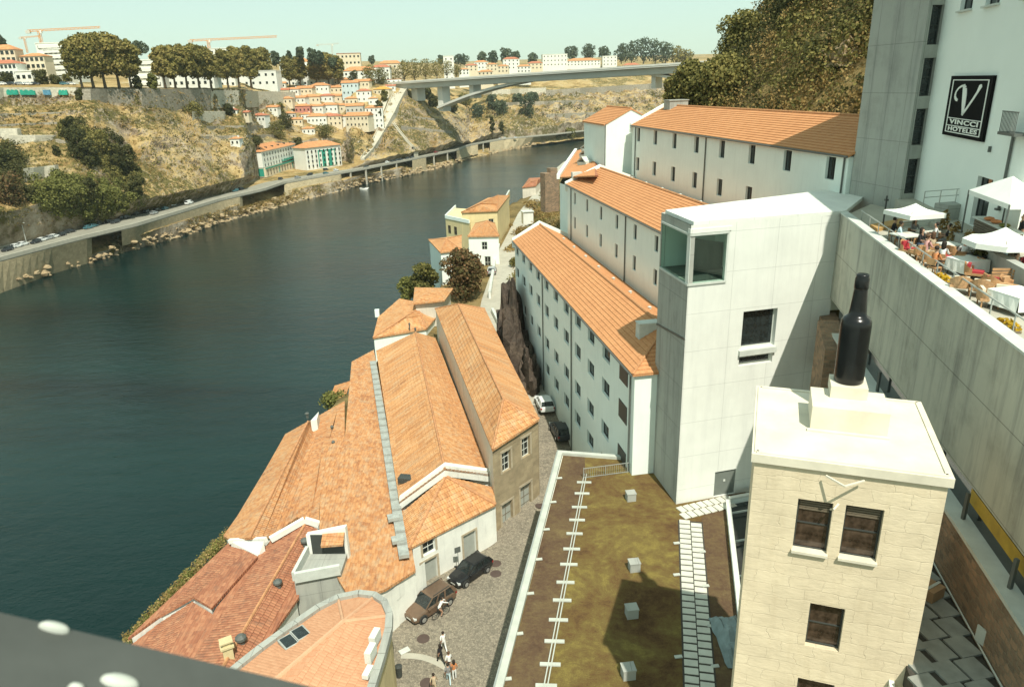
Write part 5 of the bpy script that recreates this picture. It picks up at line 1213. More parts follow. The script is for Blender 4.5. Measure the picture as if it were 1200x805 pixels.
def ring_y(mb, c, prof, n=14):
    """Lathe about the Y axis: prof = (radius, y)."""
    i0 = len(mb.v)
    for r, y in prof:
        for j in range(n): t_ = 2*math.pi*j/n; mb.v.append(V(c)+V((r*math.cos(t_), y, r*math.sin(t_))))
    for k in range(len(prof)-1):
        for j in range(n): mb.f.append([i0+k*n+j, i0+k*n+(j+1) % n, i0+(k+1)*n+(j+1) % n, i0+(k+1)*n+j]); mb.m.append(0)
    mb.f.append([i0+j for j in reversed(range(n))]); mb.m.append(0); mb.f.append([i0+(len(prof)-1)*n+j for j in range(n)]); mb.m.append(0)
CARM = {}
def car(kind, col, loc, rz, label, detail=True, group=None, name='parked_car', cat='car', pmetal=0):
    key = (kind, col, detail)
    o = thing(name, label, cat, loc, rz, group)
    if key not in CARM:
        p = car_parts(kind); ms = []; Ln, Wd, H, belt = p['dims']; pm = PAINT[col]
        ms.append(('body', p['body'].mesh('body', pm, smooth=False), None)); ms.append(('windows', p['windows'].mesh('windows', M['glass']), None)); ms.append(('roof', p['roof'].mesh('roof', pm), None))
        for x, y, r in p['wheels']:
            t_ = MB(); ring_y(t_, (x, y, r), [(r*.55, -.1), (r*.95, -.11), (r, -.07), (r, .07), (r*.95, .11), (r*.55, .1)], 16); tm = t_.mesh('wheel', M['tyre'])
            t_ = MB(); s = 1 if y > 0 else -1; ring_y(t_, (x, y+s*.1, r), [(r*.62, -.015), (r*.6, .02), (r*.2, .03)], 12); ms.append(('wheel', tm, t_.mesh('rim', M['rim'])))
        if detail:
            for s in (-1, 1):
                t_ = MB(); t_.box((Ln*.468, s*Wd*.33, belt*.70), (.22, .34, .15), -s*.35); ms.append(('headlight', t_.mesh('headlight', M['lamp_clear']), None))
                t_ = MB(); t_.box((-Ln*.478, s*Wd*.40, belt*.84), (.16, .26, .2), s*.25); ms.append(('tail_light', t_.mesh('tail_light', M['lamp_red']), None))
                t_ = MB(); t_.box((Ln*.20, s*(Wd/2+.07), belt+.04), (.14, .2, .13)); ms.append(('mirror', t_.mesh('mirror', pm), None))
                t_ = MB(); 
                for xx in (.02, -.22): t_.box((Ln*xx, s*(Wd/2+.005), belt*.80), (.18, .02, .035))
                ms.append(('door_handle', t_.mesh('door_handle', M['frame_dark']), None))
                t_ = MB(); ring = [(x, r) for x, y, r in p['wheels'] if y*s > 0]
                for x, r in ring: ring_y(t_, (x, s*(Wd/2-.035), r+.02), [(r+.07, -.03), (r+.07, .03)], 16)
                ms.append(('wheel_arch', t_.mesh('wheel_arch', M['frame_dark']), None))
            t_ = MB(); t_.box((Ln*.495, 0, belt*.48), (.05, .52, .12)); ms.append(('number_plate', t_.mesh('number_plate', M['frame_white']), None))
            t_ = MB(); t_.box((Ln*.485, 0, belt*.66), (.08, Wd*.42, .09)); ms.append(('grille', t_.mesh('grille', M['frame_dark']), None))
            t_ = MB(); t_.box((Ln*.48, 0, belt*.37), (.12, Wd*.72, .14)); ms.append(('bumper', t_.mesh('bumper', M['frame_dark']), None))
            if kind == 'suv':
                for s in (-1, 1): t_ = MB(); t_.bar((-Ln*.36, s*Wd*.34, H+.04), (Ln*.02, s*Wd*.34, H+.04), .04, .05); ms.append(('roof_rail', t_.mesh('roof_rail', M['frame_dark']), None))
        CARM[key] = ms
    for nm, me, sub in CARM[key]:
        c = bpy.data.objects.new(nm, me); COL.objects.link(c); c.parent = o
        if sub: d = bpy.data.objects.new('rim', sub); COL.objects.link(d); d.parent = c
    return o
paint('bronze', (.22, .15, .105), .25, .55); paint('black', (.014, .015, .016), .22, 0); paint('white', (.70, .72, .70), .35); paint('dark', (.03, .035, .04), .3); paint('teal', (.06, .17, .20), .3); paint('silver', (.42, .44, .44), .3, .4); paint('red', (.25, .03, .03), .3)
p0, p1 = at(484, 727, 18.0), at(524, 700, 18.0)
d = p0-p1; car('suv', 'bronze', (p0+p1)/2+V((0, 0, .0)), math.atan2(d.y, d.x), 'bronze brown sports utility car parked in front of the white warehouse doors')
p0, p1 = at(533, 687, 18.0), at(569, 662, 18.0)
d = p0-p1; car('hatch', 'black', (p0+p1)/2, math.atan2(d.y, d.x), 'black hatchback parked nose to tail behind the bronze car in the cobbled street')
def on_road(px, py): 
    p = at(px, py, 22); return V((p.x, p.y, pw(p.y, ROADZ)))
p0, p1 = at(634, 469, 22.0), at(642, 487, 21.8); d = p0-p1
car('hatch', 'white', V(((p0.x+p1.x)/2, (p0.y+p1.y)/2, pw((p0.y+p1.y)/2, ROADZ)+.03)), math.atan2(d.y, d.x), 'white hatchback in the narrow shaded lane under the lowest white building')
p0, p1 = at(652, 505, 21.0), at(662, 526, 20.5); d = p0-p1
car('hatch', 'dark', V(((p0.x+p1.x)/2, (p0.y+p1.y)/2, pw((p0.y+p1.y)/2, ROADZ)+.03)), math.atan2(d.y, d.x), 'dark car in the shaded lane just beyond the sedum roof corner')
p0, p1 = at(578, 312, 22.5), at(575, 330, 22.4); d = p0-p1
car('small', 'silver', V(((p0.x+p1.x)/2, (p0.y+p1.y)/2, pw((p0.y+p1.y)/2, ROADZ)+.03)), math.atan2(d.y, d.x), 'small silver car on the sunlit lane beside the russet tree')
# street furniture
for i, (px_, py_, lab) in enumerate(((496, 748, 'round iron manhole cover below the bronze car'), (500, 800, 'round iron manhole cover nearest the curved building'), (581, 660, 'manhole cover behind the black car, upper of two'), (581, 672, 'manhole cover behind the black car, lower of two'), (633, 592, 'small manhole cover in front of the stone warehouse'))):
    mb = MB(); p = at(px_, py_, 18.0 if py_ > 620 else 18.9); mb.lathe(p+V((0, 0, .0)), [(.5, .0), (.5, .012), (.42, .016), (.1, .018)], 18); o = mb.build('manhole_cover', M.setdefault('iron_cover', plain('iron_cover', (.085, .06, .05), .7))); tag(o, lab, 'manhole cover')
    
mb = MB(); p = at(538, 672, 18.0); o = thing('road_sign', 'small square blank backed road sign on a thin pole by the white warehouse wall', 'sign', p)
mb.tube([p, p+V((0, 0, 2.6))], .035, 6); mb.build('pole', M['rail'], o); mb = MB(); mb.box(p+V((0, -.05, 2.5)), (.55, .04, .55), .5); mb.build('panel', M['pipe'], o)
mb = MB(); mb.box(at(474, 762, 18.05), (.8, .5, .04), .6); o = mb.build('pavement_plate', M['coping']); tag(o, 'pale rectangular plate set in the cobbles by the curved building', 'plate')
mb = MB(); c = at(468, 792, 18); mb.lathe(c, [(.22, 0), (.25, .9), (.28, .92), (.1, 1.0)], 10); o = mb.build('litter_bin', M['frame_dark']); tag(o, 'black litter bin at the foot of the cream curved wall', 'bin')
mb = MB()
for i in range(24):
    a_, b_ = i/24, (i+1)/24; f = lambda k: at(470+60*k, 768-6*math.sin(k*3.1)+k*18, 18.006)
    p, q = f(a_), f(b_); n_ = V((p.y-q.y, q.x-p.x, 0)).normalized()*.28; mb.poly([p-n_, q-n_, q+n_, p+n_])
mb.build('kerb_line', M['paving'], kind='structure')
# ------------------------------------------------------------------ people
M['skin'] = plain('skin', (.42, .25, .17), .6, .06); M['hair_dark'] = plain('dark_hair', (.025, .018, .013), .7); M['hair_brown'] = plain('brown_hair', (.10, .055, .03), .7)
for nm, c in (('white', (.72, .73, .70)), ('black', (.02, .02, .022)), ('blue', (.14, .25, .38)), ('denim', (.08, .12, .18)), ('red', (.38, .04, .05)), ('beige', (.45, .36, .24)), ('grey', (.2, .2, .2)), ('orange', (.5, .2, .08)), ('pink', (.55, .3, .28)), ('paleblue', (.45, .58, .62))): M['cloth_'+nm] = plain('cloth_'+nm, c, .85, .08, 5)
POSES = {
 'stand': dict(hip=.93, lean=0, kl=(.02, .5), fl=(-.02, .08), kr=(.03, .5), fr=(.04, .08), el=(.02, 1.12), wl=(.06, .88), er=(.0, 1.12), wr=(.10, .88), bend=0),
 'walk': dict(hip=.91, lean=.03, kl=(.22, .52), fl=(.30, .09), kr=(-.06, .50), fr=(-.38, .16), el=(-.12, 1.13), wl=(-.06, .90), er=(.10, 1.13), wr=(.26, .94), bend=0),
 'sit': dict(hip=.50, lean=.06, kl=(.44, .50), fl=(.42, .08), kr=(.44, .50), fr=(.46, .08), el=(.12, .74), wl=(.38, .74), er=(.12, .74), wr=(.36, .76), bend=0),
 'cycle': dict(hip=.95, lean=.36, kl=(.34, .72), fl=(.20, .34), kr=(.28, .52), fr=(.12, .16), el=(.42, 1.20), wl=(.60, 1.05), er=(.42, 1.20), wr=(.60, 1.05), bend=0)}
PCACHE = {}
def person(loc, rz, label, pose='stand', shirt='white', legs='denim', hair='dark', long_hair=False, bare=False, group=None, seatz=0, scale=1.0):
    key = (pose, shirt, legs, bare)
    if key not in PCACHE:
        q = POSES[pose]; hz = q['hip']; ln = q['lean']; nodes = []; edges = []; rr = []; part = []
        def N(p, r, par=None, pt='s'):
            nodes.append(p); rr.append(r); part.append(pt); i = len(nodes)-1
            if par is not None: edges.append((par, i))
            return i
        pel = N((0, 0, hz), .125, None, 'l'); wst = N((ln*.35, 0, hz+.16), .115, pel); ch = N((ln*.8, 0, hz+.36), .14, wst); shl = N((ln, 0, hz+.50), .085, ch); nk = N((ln+.02, 0, hz+.585), .05, shl, 'k')
        h1 = N((ln+.035, 0, hz+.665), .072, nk, 'k'); h2 = N((ln+.04, 0, hz+.745), .092, h1, 'k'); h3 = N((ln+.025, 0, hz+.82), .062, h2, 'k'); N((ln+.125, 0, hz+.715), .018, h2, 'k')
        for s, e_, w_, k_, f_ in ((1, 'el', 'wl', 'kl', 'fl'), (-1, 'er', 'wr', 'kr', 'fr')):
            sh = N((ln, s*.17, hz+.47), .06, shl); el = N((ln+q[e_][0], s*.235, q[e_][1]+0), .042, sh, 's' if bare else 's'); wr = N((ln*.6+q[w_][0], s*.22, q[w_][1]), .027, el, 'k')
            dv = V(nodes[wr])-V(nodes[el]); dv.normalize(); pm = N(tuple(V(nodes[wr])+dv*.07), .026, wr, 'k')
            for fi, (oy, lf) in enumerate(((-.025, .075), (-.008, .088), (.009, .085), (.025, .07))): 
                m_ = N(tuple(V(nodes[pm])+dv*lf*.55+V((0, oy, 0))), .0095, pm, 'k'); N(tuple(V(nodes[pm])+dv*lf+V((.012, oy, -.012))), .008, m_, 'k')
            N(tuple(V(nodes[wr])+dv*.05+V((.035, -s*.03, 0))), .011, wr, 'k')
            hp = N((0, s*.085, hz-.04), .098, pel, 'l'); kn = N((q[k_][0], s*.10, q[k_][1]), .062, hp, 'k' if bare else 'l'); ft = N((q[f_][0], s*.10, q[f_][1]), .042, kn, 'k' if bare else 'l'); N((q[f_][0]+.15, s*.11, max(.04, q[f_][1]-.05)), .036, ft, 'f')
        me = bpy.data.meshes.new('skeleton'); me.from_pydata(nodes, edges, []); ob = bpy.data.objects.new('skeleton', me); COL.objects.link(ob)
        md = ob.modifiers.new('Skin', 'SKIN'); ob.modifiers.new('Sub', 'SUBSURF').levels = 1
        for i, sv in enumerate(me.skin_vertices[0].data): sv.radius = (rr[i], rr[i]); sv.use_root = (i == 0)
        bpy.context.view_layer.update(); nm = bpy.data.meshes.new_from_object(ob.evaluated_get(bpy.context.evaluated_depsgraph_get())); bpy.data.objects.remove(ob)
        nm.name = 'person'; nm.materials.clear(); order = {'k': 0, 's': 1, 'l': 2, 'f': 3}
        for m_ in (M['skin'], M['cloth_'+shirt], M['cloth_'+legs], M['cloth_black']): nm.materials.append(m_)
        segs = [(V(nodes[a]), V(nodes[b]), part[b]) for a, b in edges]
        for p in nm.polygons:
            best = (9, 's'); c = p.center
            for a, b, pt in segs:
                t_ = max(0, min(1, (c-a).dot(b-a)/max(1e-9, (b-a).length_squared))); dd = (a+(b-a)*t_-c).length
                if dd < best[0]: best = (dd, pt)
            p.material_index = order[best[1]]; p.use_smooth = True
        hm = MB(); hc = V((ln+.015, 0, hz+.765))
        hm.lathe(hc, [(.095, -.05), (.112, .0), (.108, .05), (.08, .1), (.03, .125)], 12)
        hl = MB(); hl.lathe(hc, [(.07, -.32), (.10, -.25), (.112, -.1), (.112, .0), (.108, .05), (.08, .1), (.03, .125)], 12)
        for m_ in (hm, hl): m_.v = [V((v.x-.03 if v.x < hc.x else lerp(hc.x, v.x, .55)-.02, v.y, v.z)) for v in m_.v]
        PCACHE[key] = (nm, hm, hl, {})
    nm, hm, hl, hc_ = PCACHE[key]
    o = bpy.data.objects.new('person', nm); COL.objects.link(o); o.location = V(loc)-V((0, 0, 0)); o.rotation_euler = (0, 0, rz); o.scale = (scale,)*3
    tag(o, label, 'person', group); hk = (hair, long_hair)
    if hk not in hc_: hc_[hk] = (hl if long_hair else hm).mesh('hair', M['hair_'+hair], smooth=True)
    h_ = bpy.data.objects.new('hair', hc_[hk]); COL.objects.link(h_); h_.parent = o
    return o
S18 = lambda px, py: at(px, py, 18.0)
person(S18(520.5, 762), 2.0, 'pedestrian all in white walking up the cobbled street at the head of the group', 'walk', 'white', 'white', 'dark')
person(S18(517, 777), 2.2, 'pedestrian all in black clothes just behind the one in white', 'walk', 'black', 'black', 'dark', True)
person(S18(527, 786), 1.8, 'pedestrian in a white shirt and dark shorts in the middle of the walking group', 'walk', 'white', 'black', 'brown', bare=True)
person(S18(533, 796), 1.9, 'pedestrian with long dark hair and an orange top on the right of the group', 'stand', 'orange', 'white', 'dark', True)
person(S18(526, 800), 1.7, 'pedestrian in a dark top and pale blue trousers at the back of the group', 'walk', 'grey', 'paleblue', 'dark')
person(S18(509.5, 812), 1.6, 'lone pedestrian in beige half out of the frame at the bottom of the street', 'walk', 'beige', 'beige', 'dark')
# cyclist
c = S18(517, 722); rzc = math.radians(38)
bk = thing('bicycle', 'black bicycle being ridden past the bronze car', 'bicycle', c, rzc)
def whl(x):
    m_ = MB(); n = 20
    m_.tube([V((x+.33*math.cos(2*math.pi*i/n), 0, .34+.33*math.sin(2*math.pi*i/n))) for i in range(n+1)], .022, 5, False); w_ = m_.build('wheel', M['tyre'], bk)
    m_ = MB()
    for k in range(8): a_ = math.pi*k/8; m_.tube([(x+.32*math.cos(a_), 0, .34+.32*math.sin(a_)), (x-.32*math.cos(a_), 0, .34-.32*math.sin(a_))], .004, 3)
    m_.build('spokes', M['rail'], w_)
whl(-.5); whl(.5)
m_ = MB()
for a_, b_ in (((-.5, 0, .34), (-.15, 0, .75)), ((-.5, 0, .34), (-.05, 0, .30)), ((-.05, 0, .30), (-.15, 0, .75)), ((-.05, 0, .3), (.35, 0, .75)), ((-.15, 0, .75), (.35, 0, .78)), ((.5, 0, .34), (.33, 0, .95))): m_.tube([a_, b_], .02, 6)
m_.build('frame', M['frame_dark'], bk)
m_ = MB(); m_.tube([(.36, -.26, .98), (.33, 0, .96), (.36, .26, .98)], .016, 6); m_.build('handlebar', M['frame_dark'], bk)
m_ = MB(); m_.box((-.17, 0, .84), (.26, .14, .06)); m_.build('saddle', M['frame_dark'], bk)
person(c+V((math.cos(rzc)*-.18, math.sin(rzc)*-.18, -.02)), rzc, 'cyclist in a white shirt and dark shorts leaning over the handlebar beside the bronze car', 'cycle', 'white', 'black', 'dark', bare=True)
# ------------------------------------------------------------------ terrace furniture and guests
TF = lambda px, py, z=FZ: at(px, py, z)
M['canvas'] = plain('white_canvas', (.78, .80, .74), .8, .05, 1)
def parasol(c, r, zt, drop, label, sides=4, rz=.2, group='white parasols on the hotel terrace', fringe=.25):
    o = thing('parasol', label, 'parasol', c, 0, group); ring = []
    mb = MB(); top = V((c.x, c.y, zt))
    P = [V((c.x+r*math.cos(rz+2*math.pi*i/sides), c.y+r*math.sin(rz+2*math.pi*i/sides), zt-drop)) for i in range(sides)]
    for i in range(sides):
        a, b = P[i], P[(i+1) % sides]; n = 5
        for k in range(n):
            f0, f1 = k/n, (k+1)/n; sag = lambda f: V((0, 0, -.12*math.sin(math.pi*f)))
            q = [top.lerp(a, f0)+sag(f0), top.lerp(a, f1)+sag(f1), top.lerp(b, f1)+sag(f1), top.lerp(b, f0)+sag(f0)]
            mb.poly(q if k else [q[0], q[1], q[2]])
        mb.poly([a, a-V((0, 0, fringe)), b-V((0, 0, fringe)), b])
    mb.build('canopy', M['canvas'], o)
    mb = MB(); mb.tube([c, V((c.x, c.y, zt-.08))], .04, 8); mb.build('pole', M['frame_wood'], o)
    mb = MB(); mb.box(c+V((0, 0, .05)), (.7, .7, .1)); mb.build('base', M['concrete_grey'], o)
    mb = MB()
    for p in P: mb.bar(top-V((0, 0, .25)), p-V((0, 0, .04)), .03, .03)
    mb.build('ribs', M['frame_wood'], o); return o
c = at(1073, 240.5, 51.1); parasol(V((c.x, c.y, FZ)), 1.55, 51.2, .45, 'flat white parasol at the far end of the terrace above the seated party', 4, .95)
c = at(1178, 270, 51.15); parasol(V((c.x, c.y, FZ)), 1.6, 51.3, .6, 'wide white octagonal parasol in the middle of the terrace near the bar', 8, .3)
# bar kiosk on the upper level
kc = Hw(15.4, .95, UPZ); o = thing('bar_kiosk', 'open terrace bar with a white tented roof and a slatted grey counter', 'kiosk', kc)
ax = -eW; bx_ = nW
def K(u, v, z): return V((kc.x, kc.y, 0))+ax*u+bx_*v+V((0, 0, z))
for zz_, nm_, mt_, (u0, u1, v0, v1) in ((1.05, 'counter_top', 'coping', (-1.9, 2.6, -.35, .3)),):
    mb = MB(); mb.hexa([K(u0, v0, UPZ+zz_), K(u0, v1, UPZ+zz_), K(u1, v1, UPZ+zz_), K(u1, v0, UPZ+zz_)], [K(u0, v0, UPZ+zz_+.07), K(u0, v1, UPZ+zz_+.07), K(u1, v1, UPZ+zz_+.07), K(u1, v0, UPZ+zz_+.07)]); mb.build(nm_, M[mt_], o)
mb = MB()
for k in range(8): mb.hexa([K(-1.8, -.25, UPZ+.03+k*.125), K(-1.8, .2, UPZ+.03+k*.125), K(2.5, .2, UPZ+.03+k*.125), K(2.5, -.25, UPZ+.03+k*.125)], [K(-1.8, -.25, UPZ+.13+k*.125), K(-1.8, .2, UPZ+.13+k*.125), K(2.5, .2, UPZ+.13+k*.125), K(2.5, -.25, UPZ+.13+k*.125)])
mb.build('counter', M['frame_wood'], o)
mb = MB(); tp = K(.9, .0, UPZ+3.5); cr = [K(-1.3, -.95, UPZ+2.55), K(3.4, -.95, UPZ+2.55), K(3.4, .85, UPZ+2.55), K(-1.3, .85, UPZ+2.55)]
for i in range(4):
    a, b = cr[i], cr[(i+1) % 4]; mb.poly([a, b, tp] if (b-a).cross(tp-a).z > 0 else [b, a, tp]); mb.poly([a, b, b-V((0, 0, .22)), a-V((0, 0, .22))])
mb.build('tented_roof', M['canvas'], o)
for a in cr: mb = MB(); mb.tube([V((a.x, a.y, UPZ)), a], .04, 6); mb.build('post', M['pipe'], o)
for (u, v, col_) in ((-.6, -.05, 'cloth_orange'), (.2, -.05, 'cloth_orange'), (1.2, -.05, 'leaf_green')):
    mb = MB(); mb.lathe(K(u, v, UPZ+1.12), [(.12, 0), (.26, .08), (.2, .16), (.05, .2)], 10); q = mb.build('fruit_bowl', M[col_]); tag(q, 'bowl of %s on the terrace bar counter' % ('bright oranges nearer the hotel door' if u < 0 else 'oranges in the middle' if u < 1 else 'green limes'), 'bowl')
person(K(1.4, .62, UPZ), math.atan2(-bx_.y, -bx_.x), 'barman in a black shirt standing behind the terrace bar counter', 'stand', 'black', 'black')
mb = MB(); c = TF(1143, 262, UPZ); o = thing('menu_stand', 'framed menu board on a stand at the corner of the terrace bar', 'menu board', c)
mb.box(c+V((0, 0, 1.3)), (.8, .06, .6), -.5); mb.build('frame', M['coping'], o); mb = MB(); mb.box(c+V((-.02, -.04, 1.3)), (.4, .04, .38), -.5); mb.build('sheet', M['frame_white'], o); mb = MB(); mb.tube([c, c+V((0, 0, 1.0))], .03, 6); mb.build('stand', M['pipe'], o)
# tables
def cloth_table(c, w, h, label, top='canvas', rz=.2, group=None, drape=.5):
    o = thing('table', label, 'table', c, 0, group); mb = MB(); mb.box(c+V((0, 0, h)), (w, w, .06), rz); mb.build('table_top', M[top], o)
    if drape:
        mb = MB(); r = Matrix.Rotation(rz, 3, 'Z'); n = 6
        q = [c+r@V((x*w/2, y*w/2, h-.03)) for x, y in ((-1, -1), (1, -1), (1, 1), (-1, 1))]
        for i in range(4):
            a, b = q[i], q[(i+1) % 4]
            out = ((a+b)/2-c); out.z = 0; out.normalize()
            for k in range(n): f0, f1 = k/n, (k+1)/n; mb.poly([a.lerp(b, f0), a.lerp(b, f0)+out*(.05+.04*(k % 2))-V((0, 0, drape)), a.lerp(b, f1)+out*(.05+.04*((k+1) % 2))-V((0, 0, drape)), a.lerp(b, f1)])
        mb.build('cloth', M[top], o)
    for x in (-1, 1):
        for y in (-1, 1): mb = MB(); mb.box(c+Matrix.Rotation(rz, 3, 'Z')@V((x*(w/2-.1), y*(w/2-.1), h/2)), (.05, .05, h-.03), rz); mb.build('leg', M['pipe'], o)
    return o
cloth_table(TF(1131, 322), 1.25, .75, 'large white cloth covered table in the middle of the near terrace seats')
cloth_table(TF(1190, 364), 1.5, .75, 'biggest white cloth covered table at the near right end of the terrace')
cloth_table(TF(1060, 291), 1.2, .74, 'white table of the party at the far end of the terrace', 'frame_white', drape=0)
cloth_table(TF(1083, 286), 1.0, .74, 'small white table beside the man in the white shirt', 'frame_white', drape=0)
cloth_table(TF(1110, 303), .95, .74, 'white table in front of the guests with long dark hair', 'frame_white', drape=0)
M['rattan'] = plain('rattan', (.48, .29, .15), .8, .25, 9, bump=.02); M['cushion'] = plain('cream_cushion', (.66, .60, .46), .9, .08, 2); M['wood_warm'] = plain('warm_teak', (.44, .25, .12), .7, .25, 3)
def armchair(c, rz, label, frame='rattan', cush='cushion', group=None, w=.8):
    o = thing('armchair', label, 'chair', c, 0, group); r = Matrix.Rotation(rz, 3, 'Z'); P = lambda x, y, z: c+r@V((x, y, z))
    mb = MB(); mb.box(P(0, 0, .34), (w, .75, .1), rz); mb.build('seat', M[frame], o)
    mb = MB(); n = 10; prev = None
    for i in range(n+1):
        t_ = math.pi*i/n; x, y = w/2*math.cos(t_), .1+.34*math.sin(t_); zt = .62+.24*math.sin(t_)**2
        cur_ = (P(x, y, .3), P(x*1.08, y*1.1, zt))
        if prev: mb.hexa([prev[0], cur_[0], cur_[0]+(c-cur_[0]).normalized()*.05, prev[0]+(c-prev[0]).normalized()*.05], [prev[1], cur_[1], cur_[1]+(c-cur_[1]).normalized()*.05, prev[1]+(c-prev[1]).normalized()*.05])
        prev = cur_
    mb.build('backrest', M[frame], o)
    mb = MB(); mb.box(P(0, -.03, .43), (w*.8, .6, .1), rz); mb.box(P(0, .28, .62), (w*.7, .12, .34), rz); mb.build('cushion', M[cush], o)
    for x in (-1, 1):
        for y in (-1, 1): mb = MB(); mb.box(P(x*(w/2-.06), y*.3, .15), (.05, .05, .3), rz); mb.build('leg', M[frame], o)
    return o
armchair(TF(1124, 343), 2.6, 'rattan armchair with cream cushions by the wall, left of the near pair'); armchair(TF(1148, 347), 2.5, 'rattan armchair with cream cushions by the wall, right of the near pair')
armchair(TF(1157, 359), 1.2, 'low rattan armchair nearest the wall edge in front of the pair'); armchair(TF(1173, 358), -.6, 'rattan armchair turned sideways beside the biggest cloth table')
for i, (px_, py_, rz_, lab) in enumerate(((1064, 301, .4, 'red brown wooden chair beside the white table of the far party'), (1073, 304, 3.4, 'red brown wooden chair with its back to the wall near the far party'), (1086, 312, 2.9, 'red brown wooden chair left of the guest in orange'), (1106, 311, .2, 'red brown wooden chair facing the small white table from the wall side'), (1118, 306, 1.8, 'red brown wooden chair right of the small white table'), (1121, 316, 2.7, 'red brown wooden chair at the left corner of the large cloth table'), (1141, 329, .9, 'red brown wooden chair pushed to the near side of the large cloth table'), (1155, 322, 1.4, 'red brown wooden chair between the dark planters'), (1183, 347, .5, 'red brown wooden chair behind the biggest cloth table'), (1163, 344, 2.2, 'red brown wooden chair in front of the left teak bench'))):
    armchair(TF(px_, py_), rz_, lab, 'wood_warm', 'cloth_red' if i % 3 == 0 else 'rattan', None, .62)
def sofa(c, rz, w, label, frame='wood_warm', cush='wood_warm'):
    o = thing('bench_sofa', label, 'bench', c, 0); r = Matrix.Rotation(rz, 3, 'Z'); P = lambda x, y, z: c+r@V((x, y, z))
    mb = MB()
    for k in range(4): mb.box(P(0, -.28+k*.17, .4), (w, .14, .05), rz)
    mb.build('seat', M[frame], o); mb = MB()
    for k in range(3): mb.box(P(0, .36, .55+k*.14), (w, .05, .1), rz)
    mb.build('backrest', M[cush], o)
    for x in (-1, 1): mb = MB(); mb.box(P(x*(w/2-.05), 0, .25), (.07, .7, .5), rz); mb.build('side_frame', M[frame], o)
    return o
sofa(TF(1172, 335), 3.0, 1.25, 'slatted teak bench left of the one the guest in red sits behind'); sofa(TF(1195, 337), 3.0, 1.2, 'slatted teak bench in front of the guest in red')
sofa(TF(1078, 277), 0.15, 2.1, 'white slatted bench behind the seated party at the far end', 'frame_white', 'frame_white')
def planter(c, w, h, label, mat='frame_dark', plant=None, ph=.8, rz=.2, seed=3):
    o = thing('planter', label, 'planter', c); mb = MB(); mb.box(c+V((0, 0, h/2)), (w, w, h), rz); mb.box(c+V((0, 0, h+.015)), (w+.06, w+.06, .05), rz); mb.build('pot', M[mat], o)
    if plant:
        me = leaf_mesh('plant', [((0, 0, h+ph*.4), (w*.6, w*.6, ph*.5)), ((.02, .02, h+ph*.5), (w*.5, w*.5, ph*.5))], 160, .09, plant, seed); p = bpy.data.objects.new('plant', me); COL.objects.link(p); p.parent = o
    return o
planter(TF(1146, 318), .8, .8, 'dark cube planter standing alone by the large cloth table', plant='leaf_dark', ph=.25)
planter(TF(1163, 316), .9, .75, 'wide dark planter under the octagonal parasol', plant='leaf_olive', ph=.5, seed=5)
planter(TF(1131, 303), .55, .5, 'terracotta pot with a straggly ochre plant near the low wall', 'tile_pink', 'straw', .95, seed=7)
planter(TF(1115, 296), .5, .5, 'brown pot with a tall ochre plant beside the dark haired guests', 'rubble', 'straw', 1.1, seed=8)
planter(TF(1103, 284), .45, .5, 'pot with a thin yellowing shrub behind the man in white', 'rubble', 'straw', 1.3, seed=9)
for i, (px_, py_, lab) in enumerate(((1104, 331, 'trough of yellow flowers along the terrace wall, farther one'), (1181, 387, 'trough of yellow flowers along the terrace wall, nearer one'))):
    c = TF(px_, py_, 48.9); o = thing('flower_trough', lab, 'flowers', c); mb = MB(); mb.bar(c-eW*.7, c+eW*.7, .3, .3); mb.build('trough', M['frame_wood'], o)
    me = leaf_mesh('flowers', [((0, 0, .2), (.26, .62, .2))], 150, .075, 'flower', 4); p = bpy.data.objects.new('flowers', me); COL.objects.link(p); p.parent = o
# rail along the wall
o = thing('terrace_rail', 'thin steel rail on short posts along the inner edge of the terrace wall', 'railing', Wl(10, .6, FZ)); mb = MB(); mb.bar(Wl(2.2, .75, 49.75), Wl(44, .75, 49.75), .05, .05); mb.build('top_rail', M['rail'], o)
for k in range(17): mb = MB(); mb.box(Wl(2.4+k*2.0, .75, 49.22), (.04, .04, 1.04), .2); mb.build('post', M['rail'], o)
mb = MB(); c = TF(1034, 268); mb.tube([c, c+V((0, 0, 2.0))], .05, 8); mb.box(c+V((0, 0, 1.75)), (.18, .18, .12)); o = mb.build('lamp_post', M['frame_dark']); tag(o, 'thin dark mast at the far wall corner of the terrace', 'lamp post')
# guests: seat height is in the pose; a stool for each
def guest(px_, py_, rz, label, **kw):
    c = TF(px_, py_); st = thing('stool', 'wooden seat under %s' % kw.pop('who'), 'chair', c); r = Matrix.Rotation(rz, 3, 'Z'); P = lambda x, y, z: c+r@V((x, y, z))
    mb = MB(); mb.box(P(.08, 0, .36), (.46, .46, .05), rz); mb.build('seat', M['wood_warm'], st); mb = MB(); mb.box(P(-.17, 0, .64), (.04, .44, .3), rz); mb.build('backrest', M['wood_warm'], st)
    for x in (-.12, .28):
        for y in (-.2, .2): mb = MB(); mb.box(P(x, y, .17), (.04, .04, .34), rz); mb.build('leg', M['wood_warm'], st)
    person(c, rz, label, 'sit', **kw)
guest(1051, 288, -.6, 'seated guest in a pale blue shirt at the wall end of the terrace', shirt='paleblue', legs='denim', who='the guest in pale blue')
guest(1044, 283, -.3, 'seated dark haired guest in black closest to the dark mast', shirt='black', legs='black', who='the guest in black')
guest(1068, 284, -1.5, 'seated woman with long dark hair in a grey top facing the viewer', shirt='grey', legs='grey', long_hair=True, who='the woman in grey')
guest(1095, 290, 2.8, 'seated man in a white shirt with dark trousers on the right of the far party', shirt='white', legs='black', who='the man in white')
guest(1082, 306, .2, 'seated guest in a pink top leaning to the far table', shirt='pink', legs='beige', hair='brown', who='the guest in pink')
